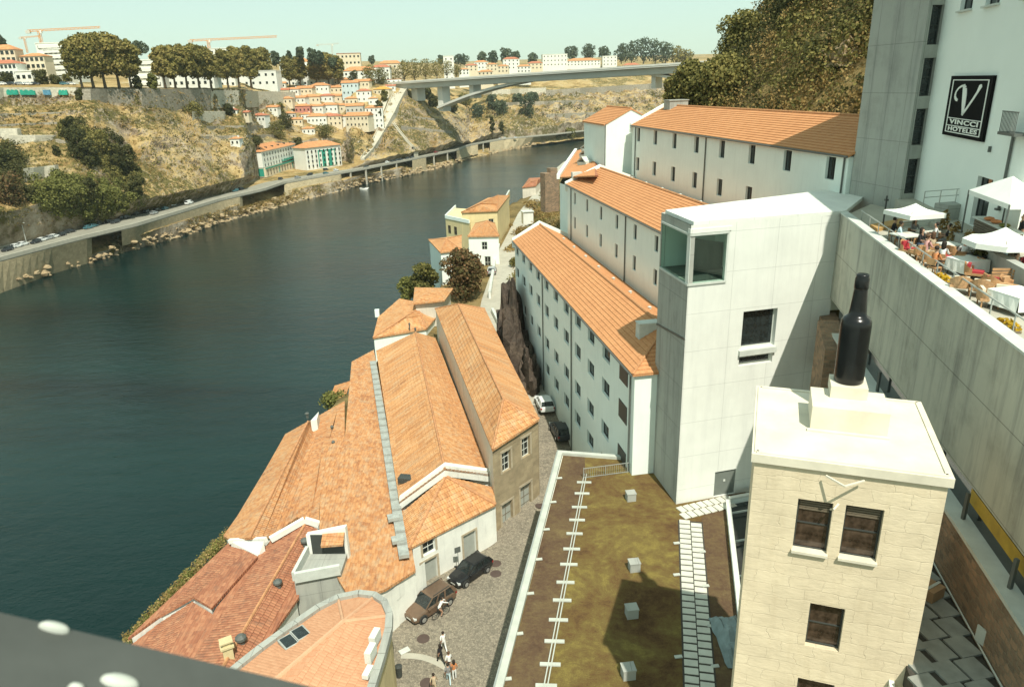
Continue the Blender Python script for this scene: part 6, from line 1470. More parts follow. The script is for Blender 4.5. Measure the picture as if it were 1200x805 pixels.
guest(1090, 303, 1.6, 'seated guest in beige with brown hair at the middle table', shirt='beige', legs='white', hair='brown', long_hair=True, who='the guest in beige')
guest(1101, 316, .7, 'seated guest with long dark hair and a white top seen from behind', shirt='white', legs='denim', long_hair=True, who='the guest seen from behind')
guest(1092, 322, .4, 'seated guest in an orange top by the wall', shirt='orange', legs='black', who='the guest in orange')
guest(1110, 292, 2.6, 'seated guest in black between the pots of the terrace', shirt='black', legs='grey', who='the guest between the pots')
guest(1126, 313, 1.0, 'seated guest in a white top at the left corner of the large cloth table', shirt='white', legs='denim', hair='brown', who='the guest at the cloth table corner')
guest(1075, 297, -1.0, 'seated guest in a dark top between the two far tables', shirt='black', legs='denim', long_hair=True, who='the guest between the far tables')
guest(1184, 330, -1.4, 'seated guest in a grey top left of the guest in red', shirt='grey', legs='black', who='the guest in grey by the bench')
guest(1197, 327, -2.0, 'guest in a bright red top at the right edge of the terrace', shirt='red', legs='black', hair='brown', who='the guest in red')
guest(1172, 318, -1.2, 'seated guest in a pale blue top in the shade of the octagonal parasol', shirt='paleblue', legs='denim', who='the guest under the parasol')
# ------------------------------------------------------------------ trees and shrubs of the near bank
tree('russet_tree', 'round russet leaved tree with reddish flowers beside the white lane houses', on_road(549, 352)+V((-.6, 0, -.5)), 9.0, 4.1, 'leaf_brown', 5200, .26, .12, .25, 21, lobes=14)
tree('bank_tree', 'dense olive green tree on the river bank left of the russet tree', at(499, 352, 19.0), 7.0, 3.2, 'leaf_olive', 3000, .26, .1, .22, 22)
tree('bank_tree', 'smaller green tree at the water side of the bank, lowest of the three', at(478, 352, 18.0), 4.6, 2.1, 'leaf_green', 1800, .24, .08, .18, 23)
bush('bush', 'green bush beside the tiny outhouse on the bank', V(at(393, 478, 19)), 1.6, 2.4, 'leaf_green', 900, .16, 3)
for i, (px_, py_, mt_, rx_, h_, lab) in enumerate(((614, 272, 'straw', 3.2, 2.6, 'mound of orange dry grass right of the lane below the garden hut'), (606, 290, 'straw', 2.6, 2.0, 'ochre dry shrub hanging over the lane beside the far gable'), (598, 262, 'straw', 1.0, 1.0, 'small dry tuft by the lane edge'), (640, 232, 'leaf_olive', 2.6, 4.6, 'olive green shrub against the end wall of the dormer shed'), (632, 250, 'straw', 3.4, 2.6, 'big dry golden shrub on the slope under the dormer shed'), (648, 206, 'straw', 2.4, 2.2, 'dry bush on top of the ruined wall'), (622, 240, 'straw', 3.0, 2.4, 'dry golden bush above the garden hut'), (625, 222, 'straw', 2.6, 2.2, 'dry bush at the top of the slope near the far shed'), (612, 212, 'leaf_green', 3.0, 2.4, 'bright green bush beside the brown roofed shed'), (603, 214, 'leaf_olive', 2.4, 3.0, 'dark bush left of the brown roofed shed'), (607, 305, 'leaf_olive', 1.5, 1.6, 'green shrub at the foot of the far white gable'))):
    p = at(px_, py_, 25); zz_ = near_h(p.x, p.y)
    for _ in range(6): p = at(px_, py_, zz_+.8); zz_ = near_h(p.x, p.y)
    bush('dry_shrub' if mt_ == 'straw' else 'shrub', lab, V((p.x, p.y, zz_-.2)), rx_, h_, mt_, 900, .22, 30+i)
# shrubs along the river edge of the sheds
me = MB()
r = random.Random(5)
def scatter_clump(mb, p, s, n, sz, r):
    for _ in range(n):
        d_ = V((r.gauss(0, 1), r.gauss(0, 1), abs(r.gauss(0, .8)))); d_ = d_.normalized()*s*r.uniform(.4, 1.05); q = p+d_
        a_ = V((r.gauss(0, 1), r.gauss(0, 1), r.gauss(0, 1))).normalized(); b_ = a_.cross(V((r.gauss(0, 1), r.gauss(0, 1), r.gauss(0, 1)))).normalized(); k = sz*r.uniform(.5, 1.2)
        mb.poly([q+a_*k, q+b_*k*.8, q-a_*k*.9, q-b_*k*.7])
me2 = MB()
for i in range(420):
    t_ = r.random(); px_, py_ = lerp(150, 272, t_), lerp(752, 622, t_); p = at(px_+r.uniform(-5, 5), py_+r.uniform(-4, 4), 19.2+t_*.4-r.uniform(0, 1.8)); scatter_clump(me if r.random() < .45 else me2, p, .5, 16, .10, r)
tag(me2.build('bank_grass', M['straw'], kind='stuff'), 'dry yellow grass along the roof edge above the river', 'grass')
o = me.build('bank_scrub', M['leaf_green'], kind='stuff'); tag(o, 'ragged green and yellow scrub along the roof edge above the river', 'scrub')
dg = {'straw': MB(), 'leaf_olive': MB()}
for i in range(900):
    y = r.uniform(102, 235); x = pw(y, ROADX)+r.uniform(.6, 13)*(1 if y > 125 else .8)
    if x*e2.x+y*e2.y > 27 and y < 118: continue
    nn = noise.noise(V((x, y, 1))*.16); mt_ = 'leaf_olive' if nn > .12 else 'straw'
    scatter_clump(dg[mt_], V((x, y, near_h(x, y)+r.uniform(0, .4))), r.choice((.5, .8, 1.2, 1.6)), 26, .2, r)
for k, lab in (('straw', 'orange dry grass covering the slope right of the riverside lane'), ('leaf_olive', 'olive scrub on the slope right of the riverside lane')): tag(dg[k].build('lane_slope_scrub', M[k], kind='stuff'), lab, 'scrub')
# wooded slope behind the highest building
me = {'leaf_dark': MB(), 'leaf_olive': MB(), 'straw': MB()}
for i in range(5200):
    a_ = r.uniform(45, 84); b_ = r.uniform(46, 150); p = e2*a_+e1*b_
    if p.y < 48: continue
    z_ = near_h(p.x, p.y); nn = noise.noise(V((p.x, p.y, 0))*.09)
    foot = 46.5+max(0, b_-105)*.35
    if a_ < foot: continue
    mt_ = 'straw' if (a_-foot < 3.5 or nn < -.26 or abs(nn-.04) < .05) and r.random() < .6 else ('leaf_dark' if nn > -.02 or a_-foot > 22 else 'leaf_olive')
    if mt_ == 'leaf_olive' and r.random() < .3: continue
    scatter_clump(me[mt_], V((p.x, p.y, z_+r.uniform(0, .6))), r.choice((.9, 1.2, 1.6, 2.4, 3.2)), 34, .21, r)
rk = MB()
for px_, py_, Y, s_ in ((872, 62, 138, 3.2), (880, 52, 140, 2.6), (866, 74, 136, 2.2), (1000, 48, 104, 2.8), (992, 60, 100, 2.0), (1006, 36, 106, 2.2), (930, 70, 118, 1.6)):
    crag(rk, atY(px_, py_, Y-9)-V((0, 0, s_*.6)), s_*1.25, s_*1.0, s_*1.5, px_, 12, 7)
tag(rk.build('slope_rocks', M['rock_pale'] if 'rock_pale' in M else M.setdefault('rock_pale', rock('shore_rock', [(.3, (.16, .11, .07)), (.5, (.38, .29, .17)), (.7, (.52, .43, .29))], .3, .4)), kind='stuff'), 'pale bare rock patches showing through the wooded slope', 'rocks')
for mt_, n_, lab, u_ in (('leaf_dark', 90, 'dark green thicket on the upper wooded slope behind the hotel', .62), ('leaf_olive', 80, 'sunlit olive thicket on the wooded slope behind the highest white building', .0)):
    lb = []
    while len(lb) < n_:
        a_ = r.uniform(47, 84); b_ = r.uniform(46, 146); p = e2*a_+e1*b_; foot = 46.5+max(0, b_-105)*.35
        if abs(noise.noise(V((p.x, p.y, 0))*.09)-.04) < .07: continue
        q_ = (a_-foot)/30
        if a_ < foot+2.5 or noise.noise(V((p.x, p.y, 3))*.11) < (-.05 if u_ else -.1) or (u_ and r.random() > q_+.3) or (not u_ and q_ > .75): continue
        k = r.choice((1.0, 1.4, 1.9, 2.6, 3.2)); lb.append(((p.x, p.y, near_h(p.x, p.y)+k*.35), (k, k, k*r.uniform(.7, 1.1))))
    mm = leaf_mesh('slope_thicket', lb, n_*230, .22, mt_, n_); o = bpy.data.objects.new('slope_thicket', mm); COL.objects.link(o); tag(o, lab, 'bushes', None, 'stuff')
for k, lab in (('leaf_dark', 'dark green scrub over the steep slope behind the highest white building'), ('leaf_olive', 'olive scrub over the steep slope behind the highest white building'), ('straw', 'dry golden grass over the steep slope behind the highest white building')):
    tag(me[k].build('slope_scrub', M[k], kind='stuff'), lab, 'scrub')
for i, (px_, py_, Y, h_, rx_, mt_, lab, sd) in enumerate(((866, 102, 128, 11.8, 4.6, 'leaf_olive', 'tall olive tree standing against the sky at the left end of the wooded slope', 41), (842, 136, 112, 8.2, 4.6, 'leaf_olive', 'broad bushy tree in front of the tall one at the slope foot', 42), (812, 132, 116, 7, 3.4, 'leaf_olive', 'low bushy tree at the left edge of the slope above the long roof', 43), (797, 126, 120, 5, 2.6, 'leaf_olive', 'small dark tree furthest left above the long roof', 44), (893, 92, 126, 6, 3.0, 'leaf_dark', 'dark tree right of the tall olive tree', 45), (935, 40, 118, 10, 5, 'leaf_dark', 'dark tree high on the wooded slope', 46), (965, 10, 112, 9, 4.5, 'leaf_dark', 'dark tree at the top edge of the wooded slope', 47))):
    p = atY(px_, py_, Y); tree('slope_tree', lab, p, h_, rx_, mt_, 8000, .24, .08, .3, sd, lobes=16)
# ------------------------------------------------------------------ bridge railing close to the viewer
A, B = ray(-60, 703).normalized()*1.0, ray(330, 796).normalized()*1.02
o = thing('bridge_handrail', 'dark grey painted steel rail with pale bolt heads in the near lower left corner', 'railing', V((0, 0, CAMZ))+(A+B)/2)
M['rail_grey'] = plain('grey_rail_paint', (.075, .080, .072), .45, .2, 6)
org = V((0, 0, CAMZ)); d = (B-A).normalized(); A0, B0 = org+A-d*.8, org+B+d*1.2
side = V((d.y, -d.x, 0)).normalized(); up_ = side.cross(d)
if up_.z < 0: up_ = -up_
mb = MB(); q = [A0, B0]; w2_ = .16
mb.hexa([A0-up_*.012, B0-up_*.012, B0-up_*.012+(-side if side.y > 0 else side)*w2_, A0-up_*.012+(-side if side.y > 0 else side)*w2_], [A0, B0, B0+(-side if side.y > 0 else side)*w2_, A0+(-side if side.y > 0 else side)*w2_])
mb.build('steel_flange', M['rail_grey'], o)
inw = (-side if side.y > 0 else side)
for px_, py_, sx, sy in ((63, 737, .016, .0055), (140, 800, .020, .0085), (88, 808, .008, .004)):
    dr = ray(px_, py_); nrm = up_; t_ = (A0-org).dot(nrm)/dr.dot(nrm); p = org+dr*t_
    m_ = MB(); n = 14; prof = [(1, 0), (.96, .5), (.7, .9), (.2, 1)]
    i0 = 0
    for rr_, zz_ in prof:
        for j in range(n): th = 2*math.pi*j/n; m_.v.append(p+d*(sx*rr_*math.cos(th))+inw*(sy*rr_*math.sin(th))+nrm*(.008*zz_))
    for k in range(3):
        for j in range(n): m_.f.append([k*n+j, k*n+(j+1) % n, (k+1)*n+(j+1) % n, (k+1)*n+j]); m_.m.append(0)
    m_.f.append([3*n+j for j in range(n)]); m_.m.append(0)
    m_.build('bolt_head', plain('pale_bolt', (.45, .47, .42), .5) if 'pb' not in M else M['pb'], o, smooth=True)
# ------------------------------------------------------------------ the far bank of the river
from mathutils.bvhtree import BVHTree
SHP = [(-120, 400), (-60, 372), (0, 344), (60, 321), (101, 309), (160, 291.5), (205, 279), (260, 261), (310, 247), (363, 233), (400, 224), (430, 215), (483, 205), (515, 197), (556, 185.4), (590, 177.4), (651, 167), (709, 159), (780, 151), (900, 143)]
RDP = [(-120, 342), (-60, 323), (0, 304.5), (60, 288.5), (101, 278), (160, 264), (205, 250.5), (260, 234), (310, 222.6), (333, 214.5), (363, 209), (400, 203), (430, 197.7), (483, 187), (534, 176.5), (550, 170.4), (590, 163.2), (651, 157.6), (709, 150.8), (780, 144), (900, 137)]
RZ = 10.0
def outer(px): return at(px, pw(px, RDP), RZ)
def inner(px, w=None):
    w = w or pw(px, [(-120, 17.5), (200, 17.5), (230, 13.5), (400, 13.5), (425, 9.5), (900, 9.5)])
    a, b = outer(px-6), outer(px+6); d = (b-a).normalized(); return outer(px)+V((-d.y, d.x, 0))*w
# hillside profiles: per column (picture height, metres behind the road)
PROF = {
 -120: [(285, 12), (250, 30), (200, 50), (165, 70), (140, 85), (128, 92), (106, 100), (100, 140), (84, 420), (80, 2500)],
 0: [(250, 14), (215, 34), (180, 55), (150, 72), (132, 86), (126, 92), (104, 97), (99, 140), (84, 420), (79, 2500)],
 60: [(238, 14), (210, 30), (178, 50), (150, 66), (130, 80), (122, 88), (102, 92), (98, 135), (83, 420), (78, 2500)],
 110: [(228, 12), (205, 25), (170, 42), (145, 56), (128, 68), (118, 78), (104, 82), (102, 130), (83, 420), (77, 2500)],
 150: [(236, 12), (216, 26), (194, 40), (170, 54), (148, 66), (126, 78), (104, 81), (102.5, 130), (82, 420), (75, 2500)],
 200: [(228, 12), (206, 26), (184, 40), (162, 54), (144, 66), (127, 78), (104, 81), (102.5, 130), (82, 420), (74, 2500)],
 250: [(216, 12), (198, 26), (180, 40), (163, 54), (146, 68), (129, 82), (104, 85), (103, 134), (82, 420), (73, 2500)],
 290: [(205, 10), (172, 24), (158, 40), (146, 58), (136, 74), (126, 88), (106, 92), (104, 130), (82, 420), (72, 2500)],
 330: [(202, 14), (166, 30), (158, 48), (150, 66), (138, 84), (124, 100), (110, 118), (103, 150), (82, 420), (72, 2500)],
 370: [(197, 14), (163, 32), (156, 50), (148, 66), (138, 84), (125, 104), (112, 124), (101, 150), (82, 420), (72, 2500)],
 410: [(190, 14), (168, 34), (157, 52), (150, 66), (138, 84), (124, 106), (110, 128), (99, 150), (83, 420), (72, 2500)],
 440: [(187, 8), (177, 22), (163, 40), (149, 58), (134, 76), (120, 95), (107, 114), (98, 140), (84, 420), (72, 2500)],
 470: [(181, 8), (169, 22), (155, 38), (141, 54), (127, 70), (114, 85), (105, 98), (99, 122), (85, 420), (73, 2500)],
 500: [(174, 8), (164, 20), (152, 34), (141, 50), (130, 66), (121, 82), (115, 96), (112, 130), (90, 520), (74, 2500)],
 530: [(167, 8), (161, 18), (154, 30), (147, 44), (141, 58), (135, 76), (131, 120), (122, 230), (94, 560), (73, 2500)],
 552: [(166, 6), (163, 14), (160, 24), (156, 40), (150, 70), (143, 110), (132, 170), (116, 260), (92, 560), (72, 2500)],
 580: [(156, 8), (148, 20), (140, 45), (134, 70), (127, 100), (121, 130), (112, 180), (102, 260), (86, 500), (71, 2500)],
 620: [(150, 8), (138, 24), (130, 46), (124, 70), (118, 100), (112, 130), (106, 180), (98, 250), (82, 460), (70, 2500)],
 660: [(145, 8), (132, 26), (124, 50), (118, 74), (112, 104), (106, 134), (101, 180), (92, 240), (78, 420), (69, 2500)],
 720: [(140, 8), (128, 26), (120, 50), (114, 74), (108, 104), (102, 134), (97, 180), (88, 240), (75, 400), (67, 2500)],
 780: [(134, 8), (122, 26), (114, 50), (108, 74), (103, 104), (98, 134), (93, 180), (84, 240), (72, 400), (65, 2500)],
 900: [(128, 8), (116, 26), (108, 50), (102, 74), (98, 104), (94, 134), (89, 180), (80, 240), (68, 400), (62, 2500)]}
PK = sorted(PROF)
def prof(px):
    for a, b in zip(PK, PK[1:]):
        if px <= b: t_ = (px-a)/(b-a); return [(lerp(p[0], q[0], t_), lerp(p[1], q[1], t_)) for p, q in zip(PROF[a], PROF[b])]
    return PROF[PK[-1]]
def column(px):
    o_, i_ = outer(px), inner(px); s_ = at(px, pw(px, SHP), 0); back = s_.lerp(o_, .35)
    pts = [s_-V((0, 4, 6)), s_-V((0, 0, 1)), V((back.x, back.y+1.5, 2.2)), V((i_.x, i_.y, RZ-.25)), i_+V((0, 2.0, -.2))]
    pts[2] = V((lerp(o_.x, i_.x, .25), lerp(o_.y, i_.y, .25), 2.2)) if s_.y > o_.y-6 else V((o_.x, o_.y, 2.2))
    kb = sm(150, 170, px)*(1-sm(276, 284, px))+sm(335, 345, px)*(1-sm(470, 486, px))
    if kb > 0: pts[2] = pts[2].lerp(V((lerp(s_.x, o_.x, .62), lerp(s_.y, o_.y, .62), 6.0)), kb)
    pr = prof(px); k_ = sm(284, 302, px)*(1-sm(402, 416, px)); sh = 0
    if k_ > 0:
        bp = at(px, pw(px, [(300, 209), (357, 196.5), (401, 192.5)]), RZ); sh = max(0, bp.y+20-(i_.y+pr[1][1]+2))*k_
    for q_, (py, dy) in enumerate(pr):
        p = atY(px, py, i_.y+dy+2+(sh if q_ else 0))
        if q_ == 0 and k_ > 0: f_ = V((bp.x, bp.y+13, RZ+.1)); p = p.lerp(f_, k_)
        if q_ == 1 and k_ > 0: p = p.lerp(V((p.x, max(p.y, bp.y+18), p.z)), k_)
        pts.append(p)
    return pts
SUB = [1, 3, 4, 2, 8, 13, 13, 13, 12, 10, 5, 6, 5, 5]
cols = []; pxs = []
px = -120
while px <= 900: pxs.append(px); px += 2.0
mb = MB()
for px in pxs:
    P = column(px); line = []
    for k in range(len(P)-1):
        for j in range(SUB[k]): line.append((P[k].lerp(P[k+1], j/SUB[k]), k+j/SUB[k]))
    line.append((P[-1], len(P)-1)); out = []
    for p, kk in line:
        amp = 0
        if kk > 4.3: amp = min(1, (kk-4.3)/1.0)*(1 if kk < 10 else .35)
        if 12 < kk: amp = 0
        sc_ = max(1, p.y/420)
        nz = noise.fractal(p*.035, 1.0, 2.1, 6)*4.6+noise.ridged_multi_fractal(p*.06, .9, 2.1, 5, 1.0, 2.0)*2.4-2.4
        if 11 < px < 9999 and kk < 2.6 and kk > .5: nz = noise.fractal(p*.12, 1, 2, 4)*1.2; amp = .7
        q = V((p.x+noise.noise(p*.08+V((9, 0, 0)))*amp*2.0, p.y-nz*amp*.55*sc_, p.z+nz*amp*.45*sc_)); out.append(q)
    cols.append(out)
m_ = len(cols[0])
for c in cols: mb.v += c
for i in range(len(cols)-1):
    for j in range(m_-1): mb.f.append([i*m_+j, (i+1)*m_+j, (i+1)*m_+j+1, i*m_+j+1]); mb.m.append(0)
t = NT('far_hillside'); mp = t.uv(obj=True); g = t.n('ShaderNodeNewGeometry'); sep = t.n('ShaderNodeSeparateXYZ'); t.l(g, 'Normal', sep, 0)
a = t.noise(mp, .022, 7, .65, .6); b = t.noise(mp, .12, 6, .7); c = t.noise(mp, .5, 5, .7); sx = t.noise(t.uv(.05, .05, .35, True), 1.0, 5, .7)
grass = t.ramp(t.noise(mp, .05, 6, .7), 0, [(.3, (.17, .105, .045)), (.43, (.31, .21, .085)), (.55, (.45, .33, .155)), (.66, (.40, .33, .21)), (.78, (.50, .44, .32))]).outputs[0]
rockc = t.ramp(b, 0, [(.32, (.085, .065, .045)), (.42, (.24, .185, .125)), (.55, (.42, .35, .26)), (.72, (.55, .49, .40))]).outputs[0]
veg = t.ramp(c, 0, [(.3, (.045, .043, .016)), (.6, (.13, .115, .04)), (.8, (.21, .17, .06))]).outputs[0]
slope = t.math('ADD', sep.outputs[2], t.math('MULTIPLY', t.math('SUBTRACT', b.outputs[0], .5), .9))
fr = t.ramp(g, 0, [(.52, (1, 1, 1)), (.66, (0, 0, 0))]); t.t.links.new(slope, fr.inputs[0])
col1 = t.mix(fr.outputs[0], grass, rockc)
fv = t.ramp(a, 0, [(.49, (0, 0, 0)), (.56, (1, 1, 1))]); fv2 = t.math('MULTIPLY', fv.outputs[0], t.ramp(c, 0, [(.42, (0, 0, 0)), (.52, (1, 1, 1))]).outputs[0])
col2 = t.mix(fv2, col1, veg)
M['far_hill'] = t.fin(col2, .95, .1, t.bump(t.math('ADD', b.outputs[0], c.outputs[0]), .9, 1.2))
hill = mb.build('far_bank_hillside', M['far_hill'], kind='structure', smooth=False, off=(0, 0, 0))
BV = BVHTree.FromPolygons(mb.v, mb.f)
CAM = V((0, 0, CAMZ))
def hit(px, py, fallbackY=500):
    h_ = BV.ray_cast(CAM, ray(px, py).normalized())
    if h_[0] is None: return atY(px, py, fallbackY)
    return h_[0]
# road slab, kerb parapet, river walls
def strip(pxl, f): return [f(p) for p in pxl]
RP = [-120+6*i for i in range(171)]
mb = MB()
for a, b in zip(RP, RP[1:]):
    if b > 790: break
    o0, o1, i0, i1 = outer(a), outer(b), inner(a)+V((0, .6, 0)), inner(b)+V((0, .6, 0))
    mb.hexa([o0-V((0, 0, .7)), o1-V((0, 0, .7)), i1-V((0, 0, .7)), i0-V((0, 0, .7))], [o0, o1, i1, i0])
mb.build('far_quay_road', M['asphalt'], kind='structure')
mb = MB()
for a, b in zip(RP, RP[1:]):
    if b > 790: break
    o0, o1 = outer(a), outer(b); d = (o1-o0).normalized(); n_ = V((-d.y, d.x, 0))*.5; mb.hexa([o0-n_*.2-V((0, 0, .4)), o1-n_*.2-V((0, 0, .4)), o1+n_-V((0, 0, .4)), o0+n_-V((0, 0, .4))], [o0-n_*.2+V((0, 0, .9)), o1-n_*.2+V((0, 0, .9)), o1+n_+V((0, 0, .9)), o0+n_+V((0, 0, .9))])
o = thing('quay_parapet', 'long pale parapet along the outer edge of the road on the far quay', 'parapet', outer(200)); mb.build('parapet', M['paving'], o)
M['quay_wall'] = masonry('quay_granite', (.44, .37, .24), (.37, .31, .20), (.32, .27, .18), 1.6, .8, .03, .1, .8)
M['rock_pale'] = rock('shore_rock', [(.3, (.16, .11, .07)), (.5, (.38, .29, .17)), (.7, (.52, .43, .29))], .3, .4)
labs = iter(('tall granite quay wall at the left edge of the photo, sloping into the river', 'long granite quay wall below the cars and the white vans', 'granite quay wall below the white hotel with green ground floor', 'short granite wall pier between the arcades of the quay road', 'granite wall stretch under the quay road near the bridge shadow', 'pale quay wall far up the river beyond the bridge', 'last stretch of quay wall beside the white gable house'))
for a0, b0, ft in ((-120, 101, .86), (142, 281, .5), (333, 399, .45), (483, 499, .8), (535, 560, .6), (574, 651, .9), (664, 706, .9)):
    mb = MB(); n = max(2, int((b0-a0)/8))
    for i in range(n):
        a, b = lerp(a0, b0, i/n), lerp(a0, b0, (i+1)/n); o0, o1 = outer(a), outer(b); s0, s1 = at(a, pw(a, SHP), 0), at(b, pw(b, SHP), 0)
        f0, f1 = o0.lerp(s0, ft), o1.lerp(s1, ft); k = V((0, 3.5, 0))
        mb.hexa([f0-V((0, 0, 2)), f1-V((0, 0, 2)), f1+k-V((0, 0, 2)), f0+k-V((0, 0, 2))], [o0-V((0, .1, .72)), o1-V((0, .1, .72)), o1+k-V((0, 0, .72)), o0+k-V((0, 0, .72))])
    w_ = mb.build('quay_wall', M['quay_wall']); tag(w_, next(labs), 'wall')
plab = {410: 'leftmost', 428: 'second', 446: 'third', 464: 'fourth', 508: 'fifth', 524: 'sixth', 566: 'seventh', 712: 'eighth', 724: 'last'}
for px, nm_ in plab.items():
    mb = MB(); p = outer(px)+V((0, 1.2, 0)); mb.box(V((p.x, p.y, 4.4)), (1.1, 1.3, 10)); w_ = mb.build('quay_pillar', M['paving']); tag(w_, '%s concrete pillar from the left under the far quay road deck' % nm_, 'pillar', 'pillars under the far quay road')
# shore rocks
r = random.Random(9); k_ = 0; mb = MB()
for i in range(900):
    px = r.uniform(10, 700); 
    if px < 150 and r.random() < .8: continue
    s_ = at(px, pw(px, SHP), 0); o_ = outer(px); f = r.random()**1.8*.7; p = s_.lerp(V((o_.x, o_.y, 6.5)), f); sz = r.uniform(.4, 1.15)*(1 if px < 480 else 1.2)*(1.5 if r.random() < .15 else 1)
    crag(mb, p-V((0, 0, .5*sz)), sz*r.uniform(1, 1.9), sz*r.uniform(.8, 1.3), sz*r.uniform(.6, 1.2), i, 8, 4)
o = mb.build('shore_rocks', M['rock_pale'], kind='stuff'); tag(o, 'tumbled pale rocks along the far waterline', 'rocks')
# retaining walls of the promenade on top of the cliff
M['wall_old'] = masonry('old_grey_wall', (.36, .33, .27), (.28, .25, .20), (.24, .22, .17), 1.4, .7, .04, .1, .8)
M['wall_lime'] = masonry('whitewashed_wall', (.60, .57, .47), (.52, .49, .40), (.46, .43, .35), 1.4, .7, .03, .08, .8)
def top_wall(px0, px1, py_t, py_b, mat, label, th=2.5, name='retaining_wall', lift=1.2, n=None):
    mb = MB(); n = n or max(2, int((px1-px0)/10))
    for i in range(n):
        a, b = lerp(px0, px1, i/n), lerp(px0, px1, (i+1)/n); T_ = lambda px: (hit(px, (py_b(px) if callable(py_b) else py_b)))
        b0, b1 = T_(a), T_(b); t0, t1 = atY(a, py_t(a) if callable(py_t) else py_t, b0.y+1.2), atY(b, py_t(b) if callable(py_t) else py_t, b1.y+1.2); k = V((0, th, 0))
        mb.hexa([b0-V((0, .3, 2.5)), b1-V((0, .3, 2.5)), b1+k-V((0, 0, 2.5)), b0+k-V((0, 0, 2.5))], [t0, t1, t1+k, t0+k])
    o = mb.build(name, M[mat]); return tag(o, label, 'wall')
top_wall(96, 246, lambda x: 104.5, lambda x: pw(x, [(96, 118), (150, 120), (200, 125), (246, 126)]), 'wall_old', 'high grey stone retaining wall under the big plane trees on the cliff top')
top_wall(247, 345, lambda x: pw(x, [(247, 106), (345, 108)]), lambda x: pw(x, [(247, 122), (345, 121)]), 'wall_lime', 'long pale retaining wall right of the grey one, above the village')
top_wall(-60, 89, lambda x: 103, lambda x: 113, 'wall_lime', 'low pale wall with green graffiti patches under the parked cars, far left')
top_wall(10, 62, 159, lambda x: pw(x, [(10, 171), (62, 165)]), 'wall_lime', 'whitewashed terrace wall on the left hillside, middle of the three')
top_wall(-20, 20, 151, 163, 'wall_lime', 'whitewashed terrace wall at the left edge of the hillside')
top_wall(27, 64, lambda x: pw(x, [(27, 198), (64, 194)]), lambda x: pw(x, [(27, 214), (64, 207)]), 'wall_lime', 'bright whitewashed terrace wall lowest on the left hillside')
top_wall(225, 262, 131, 142, 'wall_lime', 'square pale wall block below the cliff top shrubs')
top_wall(-10, 24, lambda x: pw(x, [(-10, 280), (24, 272)]), lambda x: pw(x, [(-10, 291), (24, 283)]), 'paving', 'short sloping concrete wall beside the parked cars at the far left')
top_wall(556, 640, lambda x: pw(x, [(556, 106), (640, 103)]), lambda x: pw(x, [(556, 112), (640, 110)]), 'wall_lime', 'white wall high on the far cliff under the bridge arch')
top_wall(640, 800, lambda x: pw(x, [(640, 106), (800, 96)]), lambda x: pw(x, [(640, 112), (800, 103)]), 'wall_old', 'stone wall with a dark opening across the far cliff right of the arch')
for i, (a, b, ta, tb, hb, lab) in enumerate(((-10, 86, 134, 131, 4, 'upper old terrace wall across the left hillside'), (0, 72, 146, 143, 3.5, 'second old terrace wall across the left hillside'), (64, 90, 163, 168, 4, 'short old terrace wall beside the dark grove'), (242, 330, 148, 147, 3.2, 'old terrace wall above the green plots'), (236, 322, 160, 158, 3.4, 'old terrace wall under the green plots'), (476, 520, 136, 140, 3, 'upper broken wall on the bare hill beside the stone ramp'), (470, 530, 148, 154, 3, 'lower broken wall on the bare hill beside the stone ramp'), (575, 690, 121, 117, 4, 'long terrace wall on the far cliff beyond the bridge'), (640, 720, 134, 131, 4, 'lower terrace wall on the far cliff beyond the bridge'))):
    top_wall(a, b, lambda x: lerp(ta, tb, (x-a)/(b-a)), lambda x: lerp(ta, tb, (x-a)/(b-a))+hb, 'wall_old', lab, 1.5, 'terrace_wall')
M['graffiti_green'] = plain('green_graffiti', (.03, .34, .24), .8, .25, .6); M['graffiti_blue'] = plain('blue_graffiti', (.12, .32, .46), .8, .3, .8)
for i, (a, b, mt_, lab) in enumerate(((8, 21, 'graffiti_green', 'dark green graffiti patch on the low pale wall, leftmost'), (24, 41, 'graffiti_green', 'large turquoise graffiti patch on the low pale wall'), (51, 59, 'graffiti_blue', 'small blue graffiti patch on the low pale wall'), (69, 79, 'graffiti_green', 'turquoise graffiti patch at the right end of the low pale wall'))):
    mb = MB(); p, q = hit(a, 112.6), hit(b, 112.6); p, q = atY(a, 111.5, p.y-.9), atY(b, 111.5, q.y-.9); hgt = V((0, 0, 2.2)); n = 10
    for k in range(n):
        f0, f1 = k/n, (k+1)/n; e_ = lambda f: .55+.45*abs(math.sin(f*9+i)); x0, x1 = p.lerp(q, f0), p.lerp(q, f1); mb.hexa([x0, x1, x1+V((0, .9, 0)), x0+V((0, .9, 0))], [x0+hgt*e_(f0), x1+hgt*e_(f1), x1+hgt*e_(f1)+V((0, .9, 0)), x0+hgt*e_(f0)+V((0, .9, 0))])
    tag(mb.build('graffiti', M[mt_]), lab, 'graffiti')
